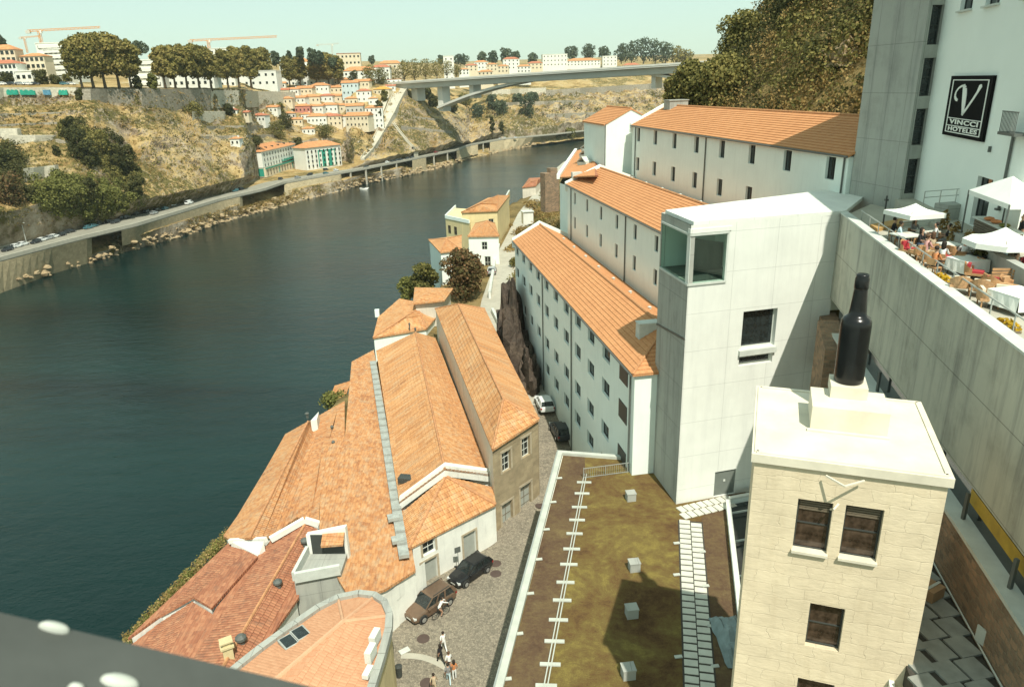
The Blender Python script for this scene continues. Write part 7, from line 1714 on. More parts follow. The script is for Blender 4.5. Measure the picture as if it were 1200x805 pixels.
# ------------------------------------------------------------------ bridge
DA, DB = atY(458, 98.2, 640), atY(834, 73.6, 460)
dd = (DB-DA); DLEN = dd.length; du = dd.normalized(); dh = V((du.x, du.y, 0)).normalized(); dn = V((dh.y, -dh.x, 0))
if dn.y > 0: dn = -dn
o = thing('arch_bridge', 'pale concrete road bridge with a very shallow arch spanning the river in the distance', 'bridge', DA-V((0, 0, 40)))
def onplane(px, py, k=0):
    d = ray(px, py); nrm = dn; t_ = (DA+dn*k-CAM).dot(nrm)/d.dot(nrm); return CAM+d*t_
M['bridge_c'] = plain('bridge_concrete', (.46, .46, .41), .85, .07, .08); M['bridge_face'] = plain('bridge_fascia', (.64, .63, .57), .85, .06, .08)
DE = DB+du*260; HWD = 9.5
mb = MB()
def dbox(mb, a, b, v0, v1, z0, z1, z0b=None, z1b=None):
    z0b = z0 if z0b is None else z0b; z1b = z1 if z1b is None else z1b
    mb.hexa([a+dn*v1+V((0, 0, z0)), b+dn*v1+V((0, 0, z0b)), b+dn*v0+V((0, 0, z0b)), a+dn*v0+V((0, 0, z0))], [a+dn*v1+V((0, 0, z1)), b+dn*v1+V((0, 0, z1b)), b+dn*v0+V((0, 0, z1b)), a+dn*v0+V((0, 0, z1))])
dbox(mb, DA, DE, -HWD, HWD, -.9, -.05); mb.build('deck', M['bridge_face'], o)
mb = MB(); dbox(mb, DA, DE, -5.5, 7.5, -5.0, -.92); mb.build('girder', M['bridge_c'], o)
for s in (-1, 1): mb = MB(); dbox(mb, DA, DE, s*HWD-.2, s*HWD+.2, -.02, 1.0); mb.build('bridge_parapet', M['bridge_face'], o)
arch = [(514, 126.5), (530, 119.8), (548, 112.8), (566, 107), (584, 102), (602, 98.2), (618, 95), (632, 92.5)]
def archmb(pts, name):
    mb = MB(); P = [onplane(*p, k=4) for p in pts]
    for a, b in zip(P, P[1:]):
        dbox(mb, a, b, -9, 2, -.8, .9, -.8+0, .9)
    # dbox uses each end's own height already
    return mb.build(name, M['bridge_face'], o)
archmb(arch, 'arch'); archmb([(712, 83.2), (728, 84), (745, 85.2), (762, 87), (778, 89.5), (795, 92.8), (815, 98), (835, 104)], 'arch')
for px, yt, yb, w_ in ((487, 100, 114, 6.5), (517, 101, 126, 5.0), (554, 99, 110.5, 4.2), (768, 82, 98, 3.0), (800, 80, 100, 3.0)):
    mb = MB(); a, b = onplane(px, yt, 2), onplane(px, yb, 2); dbox(mb, V((a.x, a.y, 0))-dh*w_/2, V((a.x, a.y, 0))+dh*w_/2, -7, 2, b.z-3, a.z); mb.build('pier', M['bridge_face'], o)
# ------------------------------------------------------------------ buildings on the far bank
M['roof_far'] = plain('far_tiles', (.50, .23, .10), .9, .22, .6, bump=.05); M['roof_far2'] = plain('far_tiles_red', (.40, .15, .085), .9, .22, .6); M['roof_bright'] = plain('far_tiles_orange', (.62, .29, .06), .9, .15, .6)
M['far_white'] = plain('far_white_wall', (.72, .73, .66), .9, .07, .15); M['far_cream'] = plain('far_cream_wall', (.66, .58, .42), .9, .09, .15); M['far_pink'] = plain('far_pink_wall', (.50, .22, .17), .9, .1, .2); M['far_grey'] = plain('far_grey_wall', (.50, .50, .44), .9, .1, .15); M['far_blue'] = plain('far_pale_blue_wall', (.50, .60, .60), .9, .08, .15); M['far_green'] = plain('green_tiles_front', (.03, .26, .19), .6, .15, .4)
WB = {}
def wbox(parent, p, rz, w, h, mat='glass', name='window', d=.25):
    key = (round(w, 1), round(h, 1), mat)
    if key not in WB: m_ = MB(); m_.box((0, 0, 0), (w, d, h)); WB[key] = m_.mesh(name, M[mat])
    x = bpy.data.objects.new(name, WB[key]); COL.objects.link(x); x.parent = parent; x.location = p; x.rotation_euler = (0, 0, rz); return x
def fbox(label, base, w, dpt, h, rz, wall='far_white', roof='roof_far', rh=1.8, cols=3, rows=2, name='house', style='hip', ww=1.0, wh=1.5, cat='house', group=None, band=None, chim=True, sink=3.0, wmat='glass'):
    """A far building standing at base (front centre), turned rz; roofs hipped, gabled or flat."""
    o = thing(name, label, cat, base, rz, group); mb = MB(); mb.box((0, dpt/2, (h-sink)/2), (w, dpt, h+sink)); mb.build('wall', M[wall], o)
    if style == 'flat':
        mb = MB(); mb.box((0, dpt/2, h+.2), (w+.5, dpt+.5, .4)); mb.build('roof', M[roof], o)
    else:
        e = .45; A, B, C, D = V((-w/2-e, -e, h)), V((w/2+e, -e, h)), V((w/2+e, dpt+e, h)), V((-w/2-e, dpt+e, h))
        hx = min(w, dpt)/2 if style == 'hip' else 0
        if w >= dpt: R0, R1 = V((-w/2+hx-(e if not hx else 0), dpt/2, h+rh)), V((w/2-hx+(e if not hx else 0), dpt/2, h+rh)); pl = [[A, B, R1, R0], [C, D, R0, R1], [B, C, R1], [D, A, R0]]
        else: R0, R1 = V((0, hx-(e if not hx else 0), h+rh)), V((0, dpt-hx+(e if not hx else 0), h+rh)); pl = [[B, C, R1, R0], [D, A, R0, R1], [A, B, R0], [C, D, R1]]
        mb = MB(); mb.add([A, B, C, D], [(3, 2, 1, 0)])
        for q in pl: mb.poly(q)
        mb.v = [v+V((0, 0, .02)) for v in mb.v]; ro = mb.build('roof', M[roof], o)
        if chim and w > 5: c_ = MB(); c_.box((w*.22, dpt*.6, h+rh*.8), (.7, .7, 1.6)); c_.build('chimney', M[wall], ro)
    if band:
        for k in range(rows): b_ = MB(); b_.box((0, -.25, (k+.62)*h/rows), (w*.86, .55, h/rows*.42)); b_.build('balcony_band', M[band], o)
    for i in range(cols):
        for k in range(rows):
            wbox(o, V(((i+.5)/cols*w-w/2, -.06, (k+.55)*h/rows)), 0, min(ww, w/cols*.6), min(wh, h/rows*.6), wmat)
    return o
def far_house(px, pyb, wpx, hpx, label, wall='far_white', roof='roof_far', rz=.0, dpt=None, **kw):
    b = hit(px, pyb); k = b.y/840/.94; w = wpx*k; h = hpx*k; rh = kw.pop('rh', max(1.0, w*.14))
    return fbox(label, b, w, dpt or max(5, w*.65), h, rz, wall, roof, rh, **kw)
wallsn = {'far_white': 'white', 'far_cream': 'cream', 'far_pink': 'red and white', 'far_grey': 'grey', 'far_blue': 'pale blue'}
village = [(357, 112, 17, 7, 'far_cream', 'roof_far'), (375, 110, 19, 8, 'far_white', 'roof_far'), (392, 110, 18, 6, 'far_cream', 'roof_far'), (411, 113, 17, 13, 'far_blue', 'roof_far'), (427, 120, 15, 11, 'far_white', 'roof_far2'), (447, 112, 17, 6, 'far_cream', 'roof_bright'), (350, 122, 15, 6, 'far_white', 'roof_far'), (365, 122, 18, 7, 'far_cream', 'roof_far'), (382, 121, 15, 7, 'far_white', 'roof_far2'), (397, 121, 14, 7, 'far_cream', 'roof_far'), (412, 124, 13, 7, 'far_cream', 'roof_far'), (343, 112, 13, 6, 'far_white', 'roof_far'), (331, 113, 14, 6, 'far_cream', 'roof_far2'), (335, 123, 14, 6, 'far_cream', 'roof_far'), (355, 134, 16, 8, 'far_pink', 'roof_far'), (372, 134, 13, 8, 'far_white', 'roof_far'), (386, 134, 18, 9, 'far_white', 'roof_far'), (401, 133, 13, 8, 'far_cream', 'roof_far'), (416, 135, 18, 9, 'far_grey', 'roof_far'), (372, 147, 20, 9, 'far_white', 'roof_far'), (391, 148, 18, 10, 'far_cream', 'roof_far2'), (419, 150, 25, 12, 'far_cream', 'roof_far'), (440, 151, 18, 21, 'far_white', 'roof_far'), (405, 147, 10, 9, 'far_white', 'roof_far'), (318, 133, 14, 6, 'far_white', 'roof_far'), (303, 145, 16, 8, 'far_white', 'roof_far2'), (340, 140, 12, 6, 'far_grey', 'roof_far'), (286, 138, 10, 5, 'far_cream', 'roof_far2'), (270, 134, 14, 4, 'far_white', 'roof_far2'), (362, 158, 13, 6, 'far_white', 'roof_far'), (458, 107, 10, 5, 'far_white', 'roof_far2'), (438, 125, 10, 8, 'far_white', 'roof_far'), (276, 172, 10, 8, 'far_white', 'roof_far'), (328, 104, 12, 5, 'far_white', 'roof_far'), (385, 140, 10, 5, 'far_blue', 'roof_far'), (360, 141, 12, 6, 'far_white', 'roof_far'), (348, 147, 12, 6, 'far_cream', 'roof_far'), (378, 100, 18, 6, 'far_white', 'roof_far'), (400, 101, 16, 6, 'far_cream', 'roof_far'), (424, 104, 16, 7, 'far_cream', 'roof_far')]
rowsN = ['lowest', 'lower middle', 'middle', 'upper middle', 'top']
r = random.Random(3)
for i, (px, py, w_, h_, wl, rf) in enumerate(village):
    row = rowsN[min(4, max(0, int((158-py)/11)))]; 
    nb = sorted([v for v in village if abs(v[1]-py) < 7], key=lambda v: v[0]); pos = nb.index(village[i])+1
    o_ = {1: 'first', 2: 'second', 3: 'third', 4: 'fourth', 5: 'fifth', 6: 'sixth', 7: 'seventh', 8: 'eighth', 9: 'ninth'}.get(pos, 'last')
    sz = 'broad' if w_ > 17 else 'tall' if h_ > 11 else 'low' if h_ < 7 else 'small'
    far_house(px, py, w_, h_, '%s %s village house with %s roof, %s from left in the %s row' % (sz, wallsn[wl], {'roof_far': 'orange', 'roof_far2': 'red', 'roof_bright': 'bright orange'}[rf], o_, row), wl, rf, rz=r.uniform(-.22, .22), cols=max(2, int(w_/4)), rows=max(1, int(h_/5)), ww=.9, wh=1.3, group='village houses on the far slope', style='hip' if i % 3 else 'gable', cat='house')
# the two large riverside buildings with green fronts
p0, p1 = at(309.5, 207.5, RZ+.6), at(357, 192.5, RZ+.6); p0 = p0+V((0, 1, 0)); d = V((p1.x-p0.x, p1.y-p0.y, 0)); WL_ = d.length; rz = math.atan2(d.y, d.x); k = 840/p0.y
o = thing('riverside_hotel', 'long white riverside hotel with rows of windows, orange hipped roof and green ground floor', 'building', (p0+p1)/2, rz)
mb = MB(); H1 = 14.5; WM = WL_*.80; mb.box((-WL_*.1, 7, H1/2+2.6), (WM, 14, H1-5.2)); mb.build('upper_wall', M['far_white'], o)
mb = MB(); mb.box((0, 6, 2.2), (WL_, 14.6, 5.4)); mb.build('ground_floor_wall', M['far_cream'], o)
mb = MB(); mb.box((0, -1.45, 4.7), (WL_+.3, .5, .8)); mb.build('green_cornice', M['far_green'], o)
mb = MB(); e = .6; xa, xb = -WL_*.1-WM/2-e, -WL_*.1+WM/2+e; A, B, C, D = V((xa, -e, H1)), V((xb, -e, H1)), V((xb, 14+e, H1)), V((xa, 14+e, H1)); R0, R1 = V((xa+7, 7, H1+3.4)), V((xb-7, 7, H1+3.4))
for q in ([A, B, R1, R0], [B, C, R1], [C, D, R0, R1], [D, A, R0]): mb.poly(q)
mb.poly([D, C, B, A]); ro = mb.build('roof', M['roof_far'], o)
for i in range(6): m_ = MB(); m_.box((xa+4+i*(xb-xa-8)/5, 2.4, H1+1.3), (1.0, 1.4, 1.2)); m_.build('roof_dormer', M['frame_dark'], ro)
for i in range(12):
    for kz in (6.4, 9.4, 12.4): wbox(o, V((-WL_*.1-WM/2+(i+.8)*WM/12.6, -.05, kz)), 0, .9, 1.7)
for i in range(15): wbox(o, V((-WL_/2+(i+.6)*WL_/15.2, -1.35, 2.1)), 0, 1.0, 3.2, 'far_green' if i % 5 == 4 else 'frame_wood', 'shutter')
mb = MB(); mb.box((WL_*.13, -.9, 6.3), (WL_*.42, 1.6, .25)); mb.box((WL_*.13, -1.6, 6.9), (WL_*.42, .12, 1.0)); mb.build('balcony', M['far_green'], o)
for xx in (-WL_/2-.02,): mb = MB(); mb.box((xx, 3, 2.4), (.3, 6, 4.6)); mb.build('green_side', M['far_green'], o)
p0, p1 = at(360, 198.5, RZ+.6), at(401, 193, RZ+.6); d = V((p1.x-p0.x, p1.y-p0.y, 0)); WL_ = d.length; rz = math.atan2(d.y, d.x)
o = thing('green_fronted_building', 'white riverside building with a green tiled centre, orange roof and many small windows', 'building', (p0+p1)/2, rz)
H1 = 13.2; mb = MB(); mb.box((0, 6, H1/2-.5), (WL_, 12, H1+1)); mb.build('wall', M['far_white'], o)
mb = MB(); mb.box((WL_*.08, -.12, 5.6), (WL_*.48, .3, 10.6)); mb.build('green_centre', M['far_green'], o)
for x in (-.10, .08, .26): mb = MB(); mb.box((WL_*x, -.3, 5.2), (WL_*.07, .2, 9.6)); mb.build('white_bay', M['far_white'], o)
mb = MB(); e = .8; A, B, C, D = V((-WL_/2-e, -e, H1)), V((WL_/2+e, -e, H1)), V((WL_/2+e, 12+e, H1)), V((-WL_/2-e, 12+e, H1)); R0, R1 = V((-WL_/2+6, 6, H1+3.2)), V((WL_/2-6, 6, H1+3.2))
for q in ([A, B, R1, R0], [B, C, R1], [C, D, R0, R1], [D, A, R0]): mb.poly(q)
mb.poly([D, C, B, A]); mb.build('roof', M['roof_far'], o)
for i in range(9):
    for kz in (1.6, 4.6, 7.6, 10.6): wbox(o, V((-WL_/2+(i+.5)*WL_/9, -.42, kz)), 0, .9, 1.6)
# skyline buildings: (x0, x1, top, base, metres back, wall, roof, style, cols, rows, label)
sky_b = [(-20, 25, 52, 98, 60, 'far_cream', 'roof_far', 'hip', 8, 5, 'broad cream block with an orange roof and dormers at the far left edge'),
 (-10, 24, 70, 98, 40, 'far_white', 'roof_far2', 'hip', 7, 3, 'lower white house with a reddish roof in front of the broad cream block'),
 (30, 58, 62, 98, 52, 'far_cream', 'roof_far', 'hip', 5, 4, 'cream house with columns and a wide orange roof left of the plane trees'),
 (59, 82, 58, 98, 70, 'far_white', 'far_white', 'flat', 4, 6, 'white apartment block with balcony bands left of the plane trees'),
 (52, 97, 50.5, 98, 160, 'far_white', 'far_white', 'flat', 6, 5, 'long flat white block rising behind the banded apartments'),
 (20, 40, 84, 98, 30, 'far_white', 'far_white', 'flat', 3, 1, 'low white flat building beside the small dark trees'),
 (152, 192, 71, 104, 70, 'far_white', 'far_white', 'flat', 5, 4, 'white stepped apartment block between the two groups of plane trees'),
 (190, 252, 82, 104, 80, 'far_white', 'far_white', 'flat', 9, 2, 'long white facade behind the trunks of the second plane tree group'),
 (252, 277, 57, 104, 150, 'far_white', 'far_white', 'flat', 4, 5, 'tall white tower block behind the crane mast'),
 (255, 325, 84, 104, 70, 'far_white', 'far_white', 'flat', 9, 2, 'white facade behind the trunks of the third plane tree group'),
 (180, 218, 60, 100, 200, 'far_cream', 'roof_far', 'hip', 4, 3, 'distant cream house whose orange roof shows over the plane trees'),
 (331, 366, 68, 104, 90, 'far_white', 'roof_far', 'hip', 7, 4, 'white palace like house with an orange roof on the hilltop'),
 (320, 376, 84, 104, 50, 'far_white', 'far_white', 'flat', 8, 2, 'long low white house below the hilltop palace'),
 (398, 425, 63, 100, 170, 'far_cream', 'roof_far2', 'flat', 6, 5, 'tall cream apartment block alone on the skyline'),
 (404, 440, 78, 100, 110, 'far_white', 'roof_far', 'hip', 6, 2, 'white house row with orange roofs below the lone apartment block'),
 (436, 458, 76, 98, 190, 'far_white', 'roof_far2', 'hip', 4, 2, 'pale house right of the lone apartment block'),
 (446, 472, 71, 98, 240, 'far_cream', 'roof_far', 'hip', 5, 3, 'cream house with an orange roof left of the bridge trees'),
 (425, 470, 94, 99, 20, 'far_white', 'roof_far2', 'flat', 8, 1, 'low pale building beside the bridge head'),
 (521, 533, 66, 96, 620, 'far_white', 'far_white', 'flat', 2, 4, 'narrow white tower block right of the bridge trees')]
for x0, x1, tp, bs, back, wl, rf, stl, c_, r_, lab in sky_b:
    xm = (x0+x1)/2; Y = hit(xm, max(bs, 101)).y+4+back*.45 if x0 < 500 else 900
    a, b, tpz = atY(x0, bs, Y), atY(x1, bs, Y), atY(xm, tp, Y).z; gz = min(a.z, tpz-4); w_ = (b-a).length; h_ = tpz-gz; rh = 0 if stl == 'flat' else min(3.5, w_*.13)
    fbox(lab, V(((a.x+b.x)/2, Y, gz)), w_, max(8, w_*.4), h_-rh, r.uniform(-.08, .08), wl, rf, max(rh, .5), c_, r_, name='skyline_building', style=stl, cat='building', ww=1.5, wh=1.6, chim=False, sink=8, band='far_white' if 'band' in lab or 'stepped' in lab else None)
far_rows = [(545, 560, 75, 84), (556, 572, 71, 82), (570, 583, 74, 84), (590, 609, 67, 82), (583, 596, 76, 86), (606, 622, 76, 86), (618, 636, 72, 82), (538, 550, 80, 88), (560, 578, 82, 89), (636, 665, 64, 79), (664, 704, 68, 78), (706, 723, 66, 78), (730, 750, 74, 80)]
for i, (x0, x1, tp, bs) in enumerate(far_rows):
    Y = 1120-(bs-79)*26+r.uniform(-20, 20); xm = (x0+x1)/2; a, b = atY(x0, bs, Y), atY(x1, bs, Y); tz = atY(xm, tp, Y).z; w_ = (b-a).length; rh = 0 if i in (9, 11) else min(4, w_*.12)
    pos = 'above the bridge deck' if tp < 84 else 'under the bridge deck'
    lab = {9: 'long white apartment block with bands above the middle of the bridge', 10: 'long orange roofed hall with a teal stripe above the bridge deck', 11: 'white block right of the long orange roofed hall', 12: 'pale house at the right end of the row above the bridge'}.get(i, 'small distant %s house %s, %s from left' % ('white' if i % 2 else 'cream', pos, ['first', 'second', 'third', 'fifth', 'fourth', 'sixth', 'seventh', 'outermost', 'lower second', '', '', '', 'fifth lower', '', 'seventh lower', 'sixth lower', 'rightmost', 'rightmost lower', 'fourth lower', 'third lower'][i]))
    fbox(lab, V(((a.x+b.x)/2, Y, a.z)), w_, max(8, w_*.5), tz-a.z-rh, r.uniform(-.15, .15), 'far_white' if i % 2 or i == 10 else 'far_cream', 'far_white' if rh == 0 else ('roof_far' if i % 3 else 'roof_far2'), max(.4, rh), max(2, int((x1-x0)/4)), max(1, int((bs-tp)/4)), name='distant_house', style='flat' if rh == 0 else 'hip', cat='house', ww=1.4, wh=1.6, chim=False, sink=14, group='houses on the far skyline')
# cranes
def crane(px, pyt, pyb, Y, x0, x1, label, col):
    b = atY(px, pyb, Y); tpz = atY(px, pyt, Y).z; o = thing('tower_crane', label, 'crane', V((b.x, b.y, b.z-12))); n = 14
    def lattice(a, c, w_):
        mb = MB(); up__ = (c-a).normalized(); s1 = up__.cross(V((0, 1, 0))).normalized()*w_/2; s2 = V((0, 1, 0))*w_/2
        for q in (s1+s2, s1-s2, -s1+s2, -s1-s2): mb.bar(a+q, c+q, .32, .32)
        k = int((c-a).length/(w_*1.3))
        for i in range(k):
            f0, f1 = i/k, (i+1)/k; sg_ = 1 if i % 2 else -1; mb.bar(a.lerp(c, f0)+s1*sg_-s2, a.lerp(c, f1)-s1*sg_-s2, .3, .3)
        return mb
    lattice(V((b.x, b.y, b.z-12)), V((b.x, b.y, tpz)), 1.9).build('mast', M[col], o)
    j0, j1 = atY(x0, pyt+1.2, Y), atY(x1, pyt-.5, Y); lattice(V((b.x, b.y, tpz+.5)), V((j1.x, j1.y, tpz+1.5)), 1.4).build('jib', M[col], o); lattice(V((b.x, b.y, tpz+.5)), V((j0.x, j0.y, tpz+.3)), 1.5).build('counter_jib', M[col], o)
    mb = MB(); mb.box(V((j0.x, j0.y, tpz-.6)), (4, 2.2, 2.6)); mb.build('counterweight', M['far_grey'], o)
    mb = MB(); mb.box(V((b.x+1.6, b.y, tpz-.9)), (2, 2, 2.2)); mb.build('cab', M['far_white'], o)
M['crane_orange'] = plain('crane_orange', (.62, .28, .08), .6, .1); M['crane_yellow'] = plain('crane_yellow', (.66, .42, .08), .6, .1)
crane(49, 36.5, 52, 720, 33, 118, 'orange tower crane on the left skyline with a long pale jib', 'crane_orange')
crane(246, 47.5, 62, 760, 223, 325, 'orange tower crane in the middle of the skyline above the plane trees', 'crane_orange')
crane(30, 44.5, 52, 1150, 24, 48, 'smaller more distant orange crane left of the big one', 'crane_orange')
crane(390, 52.5, 66, 1300, 372, 397, 'faint distant crane over the hilltop palace', 'far_grey')
# ------------------------------------------------------------------ stone ramp down the hill, stairs
def ribbon(pts, th, mat, name, label, cat, lift=1.0):
    P = [hit(x, y) for x, y, w_ in pts]; mb = MB(); o = thing(name, label, cat, P[0]); W_ = [w_*p.y/840/2 for (x, y, w_), p in zip(pts, P)]
    for i in range(len(P)-1):
        a, b = P[i]+V((0, 0, lift)), P[i+1]+V((0, 0, lift)); s0, s1 = V((W_[i], 0, 0)), V((W_[i+1], 0, 0)); dz = V((0, 0, th+6))
        mb.hexa([a-s0-dz, a+s0-dz, b+s1-dz, b-s1-dz], [a-s0, a+s0, b+s1, b-s1]); 
    q = mb.build('masonry', M[mat], o); mb = MB()
    for sgn in (-1, 1):
        for i in range(len(P)-1): mb.bar(P[i]+V((sgn*W_[i]*.94, 0, lift+.4)), P[i+1]+V((sgn*W_[i+1]*.94, 0, lift+.4)), .5, .9)
    mb.build('ramp_parapet', M['wall_lime'], o); return o
M['ramp_stone'] = plain('ramp_stone', (.46, .43, .34), .9, .14, .2)
ribbon([(471, 105, 13), (466, 114, 12.5), (461, 124, 12), (457, 134, 11), (451, 146, 9.5), (446, 156, 8.5), (440, 167, 7.5), (434, 177, 6.5), (425, 188, 4.5)], 1, 'ramp_stone', 'stone_ramp', 'broad pale stone ramp running down the far hill from the bridge head', 'ramp')
ribbon([(461, 147, 2.2), (468, 156, 2.2), (476, 166, 2.4), (483, 174, 2.6), (488, 180, 4)], 1, 'ramp_stone', 'hill_stair', 'thin pale stair dropping from the stone ramp to the quay road', 'stair')
ribbon([(455, 108, 7), (452, 117, 6), (449, 127, 5), (446, 137, 3.5)], 1, 'ramp_stone', 'hill_path', 'short pale path left of the stone ramp near its top', 'path', .6)
# ------------------------------------------------------------------ trees on the far bank
def ftree(px, pyb, hpx, rpx, mat, label, seed, name='plane_tree', base=.34, n=1100, group=None, Y=None, leafs=None, lob=9):
    b = hit(px, pyb) if Y is None else atY(px, pyb, Y); k = b.y/840/.94; h_, rx_ = round(hpx*k*2)/2, round(rpx*k*2)/2
    tree(name, label, b-V((0, 0, .8)), h_, rx_, mat, n, leafs or max(.4, h_*.029), base, .028*h_, seed, group, lobes=lob, key=(mat, h_, rx_, seed % 4, base))
pl = [(97, 104, 46, 13, 'leaf_plane'), (110, 104, 53, 15, 'leaf_plane'), (124, 104, 55, 15, 'leaf_plane'), (140, 104, 52, 14, 'leaf_plane'), (154, 104, 47, 12, 'leaf_plane'), (194, 104, 42, 9, 'leaf_plane'), (206, 104, 42, 10, 'leaf_plane'), (220, 104, 43, 10, 'leaf_plane'), (234, 104, 43, 10, 'leaf_plane'), (248, 104, 40, 9, 'leaf_plane'), (268, 104, 38, 9, 'leaf_plane'), (281, 104, 42, 9, 'leaf_plane'), (295, 104, 42, 9, 'leaf_plane'), (310, 104, 40, 9, 'leaf_plane'), (340, 103, 30, 8, 'leaf_plane'), (353, 103, 30, 7, 'leaf_plane'), (372, 102, 30, 8, 'leaf_plane'), (386, 102, 33, 8, 'leaf_plane'), (397, 102, 31, 7, 'leaf_plane')]
gl = ['big left group']*5+['second group from left']*5+['third group from left']*4+['small pair beside the palace']*2+['rightmost group']*3
cnt = {}
on = ['first', 'second', 'third', 'fourth', 'fifth']
for i, (px, pyb, h_, rx_, mt_) in enumerate(pl):
    rx_ *= 1.22
    k = gl[i]; cnt[k] = cnt.get(k, -1)+1
    ftree(px, pyb, h_, rx_, mt_, 'plane tree on the cliff promenade, %s in the %s' % (on[cnt[k]], k), 50+i, base=.28, n=4600, lob=14, group='plane trees along the cliff promenade')
others = [(9, 99, 13, 7, 'leaf_dark', 'low round dark tree by the parked cars at the far left'), (50, 99, 15, 8, 'leaf_dark', 'round brownish tree in front of the cream columned house'), (66, 99, 10, 6, 'leaf_dark', 'small dark tree below the banded apartments'), (80, 99, 11, 5, 'leaf_olive', 'small tree at the left foot of the big plane trees'), (97, 117, 13, 7, 'leaf_dark', 'dark shrub tree hanging over the grey retaining wall'), (162, 104, 14, 5, 'leaf_dark', 'small dark tree between the first two plane tree groups'), (180, 104, 15, 6, 'leaf_green', 'small yellowish tree in front of the stepped apartments'), (415, 100, 15, 6, 'leaf_dark', 'dark round tree left of the bridge trees, smallest'), (433, 100, 19, 9, 'leaf_olive', 'round olive tree among the houses left of the bridge'), (447, 99, 16, 8, 'leaf_olive', 'second olive tree among the houses left of the bridge'), (85, 170, 32, 9, 'leaf_dark', 'tall dark pine on the left hillside, upper one'), (95, 185, 32, 10, 'leaf_dark', 'tall dark pine on the left hillside, in the middle'), (106, 196, 30, 10, 'leaf_dark', 'dark tree low in the pine group of the left hillside'), (122, 190, 34, 11, 'leaf_olive', 'olive tree in the pine group of the left hillside'), (138, 206, 38, 12, 'leaf_dark', 'large dark tree above the quay at the pine group'), (154, 212, 40, 12, 'leaf_dark', 'rightmost dark tree of the pine group beside the bare rock'), (163, 236, 30, 9, 'leaf_dark', 'dark tree at the foot of the bare rock near the road'), (75, 160, 16, 7, 'leaf_olive', 'small olive tree above the whitewashed terraces'), (67, 182, 12, 4, 'leaf_dark', 'thin dark cypress beside the whitewashed terrace'), (6, 204, 30, 12, 'leaf_dark', 'dark green tree at the left edge of the hillside'), (14, 240, 34, 17, 'leaf_brown', 'large russet tree at the left edge above the cars'), (38, 236, 20, 8, 'leaf_dark', 'dark tree right of the large russet tree'), (62, 232, 22, 12, 'leaf_green', 'bright green tree left of the pines, upper'), (82, 244, 24, 13, 'leaf_green', 'bright green tree above the parked cars, left'), (100, 252, 24, 12, 'leaf_green', 'bright green tree above the parked cars, middle'), (122, 250, 28, 13, 'leaf_green', 'bright green tree above the parked cars, right'), (144, 248, 22, 11, 'leaf_green', 'bright green tree nearest the bare rock'), (104, 266, 18, 8, 'leaf_dark', 'dark shrub tree right behind the row of parked cars'), (105, 226, 16, 8, 'leaf_dark', 'dark crown between the bright green trees'), (228, 136, 14, 12, 'leaf_olive', 'broad olive shrub on top of the bare rock'), (268, 135, 12, 6, 'leaf_dark', 'dark shrub beside the square pale wall block'), (330, 134, 13, 4, 'leaf_olive', 'pointed little tree left of the village'), (335, 150, 14, 9, 'leaf_dark', 'dark bush left of the red village house'), (325, 162, 18, 11, 'leaf_olive', 'olive thicket behind the riverside hotel'), (350, 176, 14, 6, 'leaf_dark', 'dark bush between the two riverside buildings'), (382, 160, 12, 11, 'leaf_olive', 'spreading tree above the green fronted building'), (446, 148, 28, 6, 'leaf_dark', 'tall dark hedge tree right of the tall white village house'), (451, 120, 14, 5, 'leaf_olive', 'small olive tree beside the bright orange roof'), (300, 170, 10, 8, 'leaf_dark', 'dark shrub behind the end of the riverside hotel')]
for i, (px, pyb, h_, rx_, mt_, lab) in enumerate(others): ftree(px, pyb, h_, rx_, mt_, lab, 80+i, 'hillside_tree', .06, 1700)
bt = [(462, 97, 16, 8), (474, 95, 20, 9), (486, 94, 20, 9), (499, 92, 19, 9), (512, 91, 18, 9), (524, 90, 16, 7), (535, 90, 11, 6)]
for i, (px, pyb, h_, rx_) in enumerate(bt): ftree(px, pyb, h_, rx_, 'leaf_plane', 'leafy tree behind the left bridge head, %s of seven from left' % ['first', 'second', 'third', 'fourth', 'fifth', 'sixth', 'last'][i], 130+i, 'bridge_head_tree', .1, 1000, 'trees behind the left bridge head', Y=720)
gb = [(500, 116, 12, 7, 'leaf_dark', 690, 'dark tree in the shade under the first bridge span'), (508, 124, 12, 6, 'leaf_dark', 670, 'dark tree left of the arch springing'), (530, 132, 11, 8, 'leaf_dark', 690, 'dark green tree right under the arch springing'), (545, 124, 12, 8, 'leaf_olive', 800, 'olive tree seen under the left half of the arch'), (577, 128, 15, 8, 'leaf_blue', 760, 'dark green tree on the far cliff, left of the pair'), (588, 134, 14, 8, 'leaf_blue', 750, 'dark green tree on the far cliff below the pair'), (617, 136, 22, 10, 'leaf_blue', 740, 'largest dark green tree on the far cliff under the arch'), (606, 122, 10, 7, 'leaf_blue', 780, 'dark green tree above the largest one on the far cliff'), (625, 118, 8, 7, 'leaf_blue', 790, 'small dark tree right of the far cliff trees'), (577, 156, 18, 3.5, 'leaf_dark', 700, 'dark cypress on the far bank near the bridge shadow'), (588, 158, 14, 2.6, 'leaf_dark', 700, 'smaller dark cypress right of the other one'), (668, 161, 9, 7, 'leaf_olive', 690, 'bush at the far waterline beside the quay wall'), (560, 138, 12, 8, 'leaf_blue', 730, 'dark green tree left on the far cliff')]
for i, (px, pyb, h_, rx_, mt_, Y, lab) in enumerate(gb): ftree(px, pyb, h_, rx_, mt_, lab, 150+i, 'cliff_tree', .05, 900, leafs=.9)
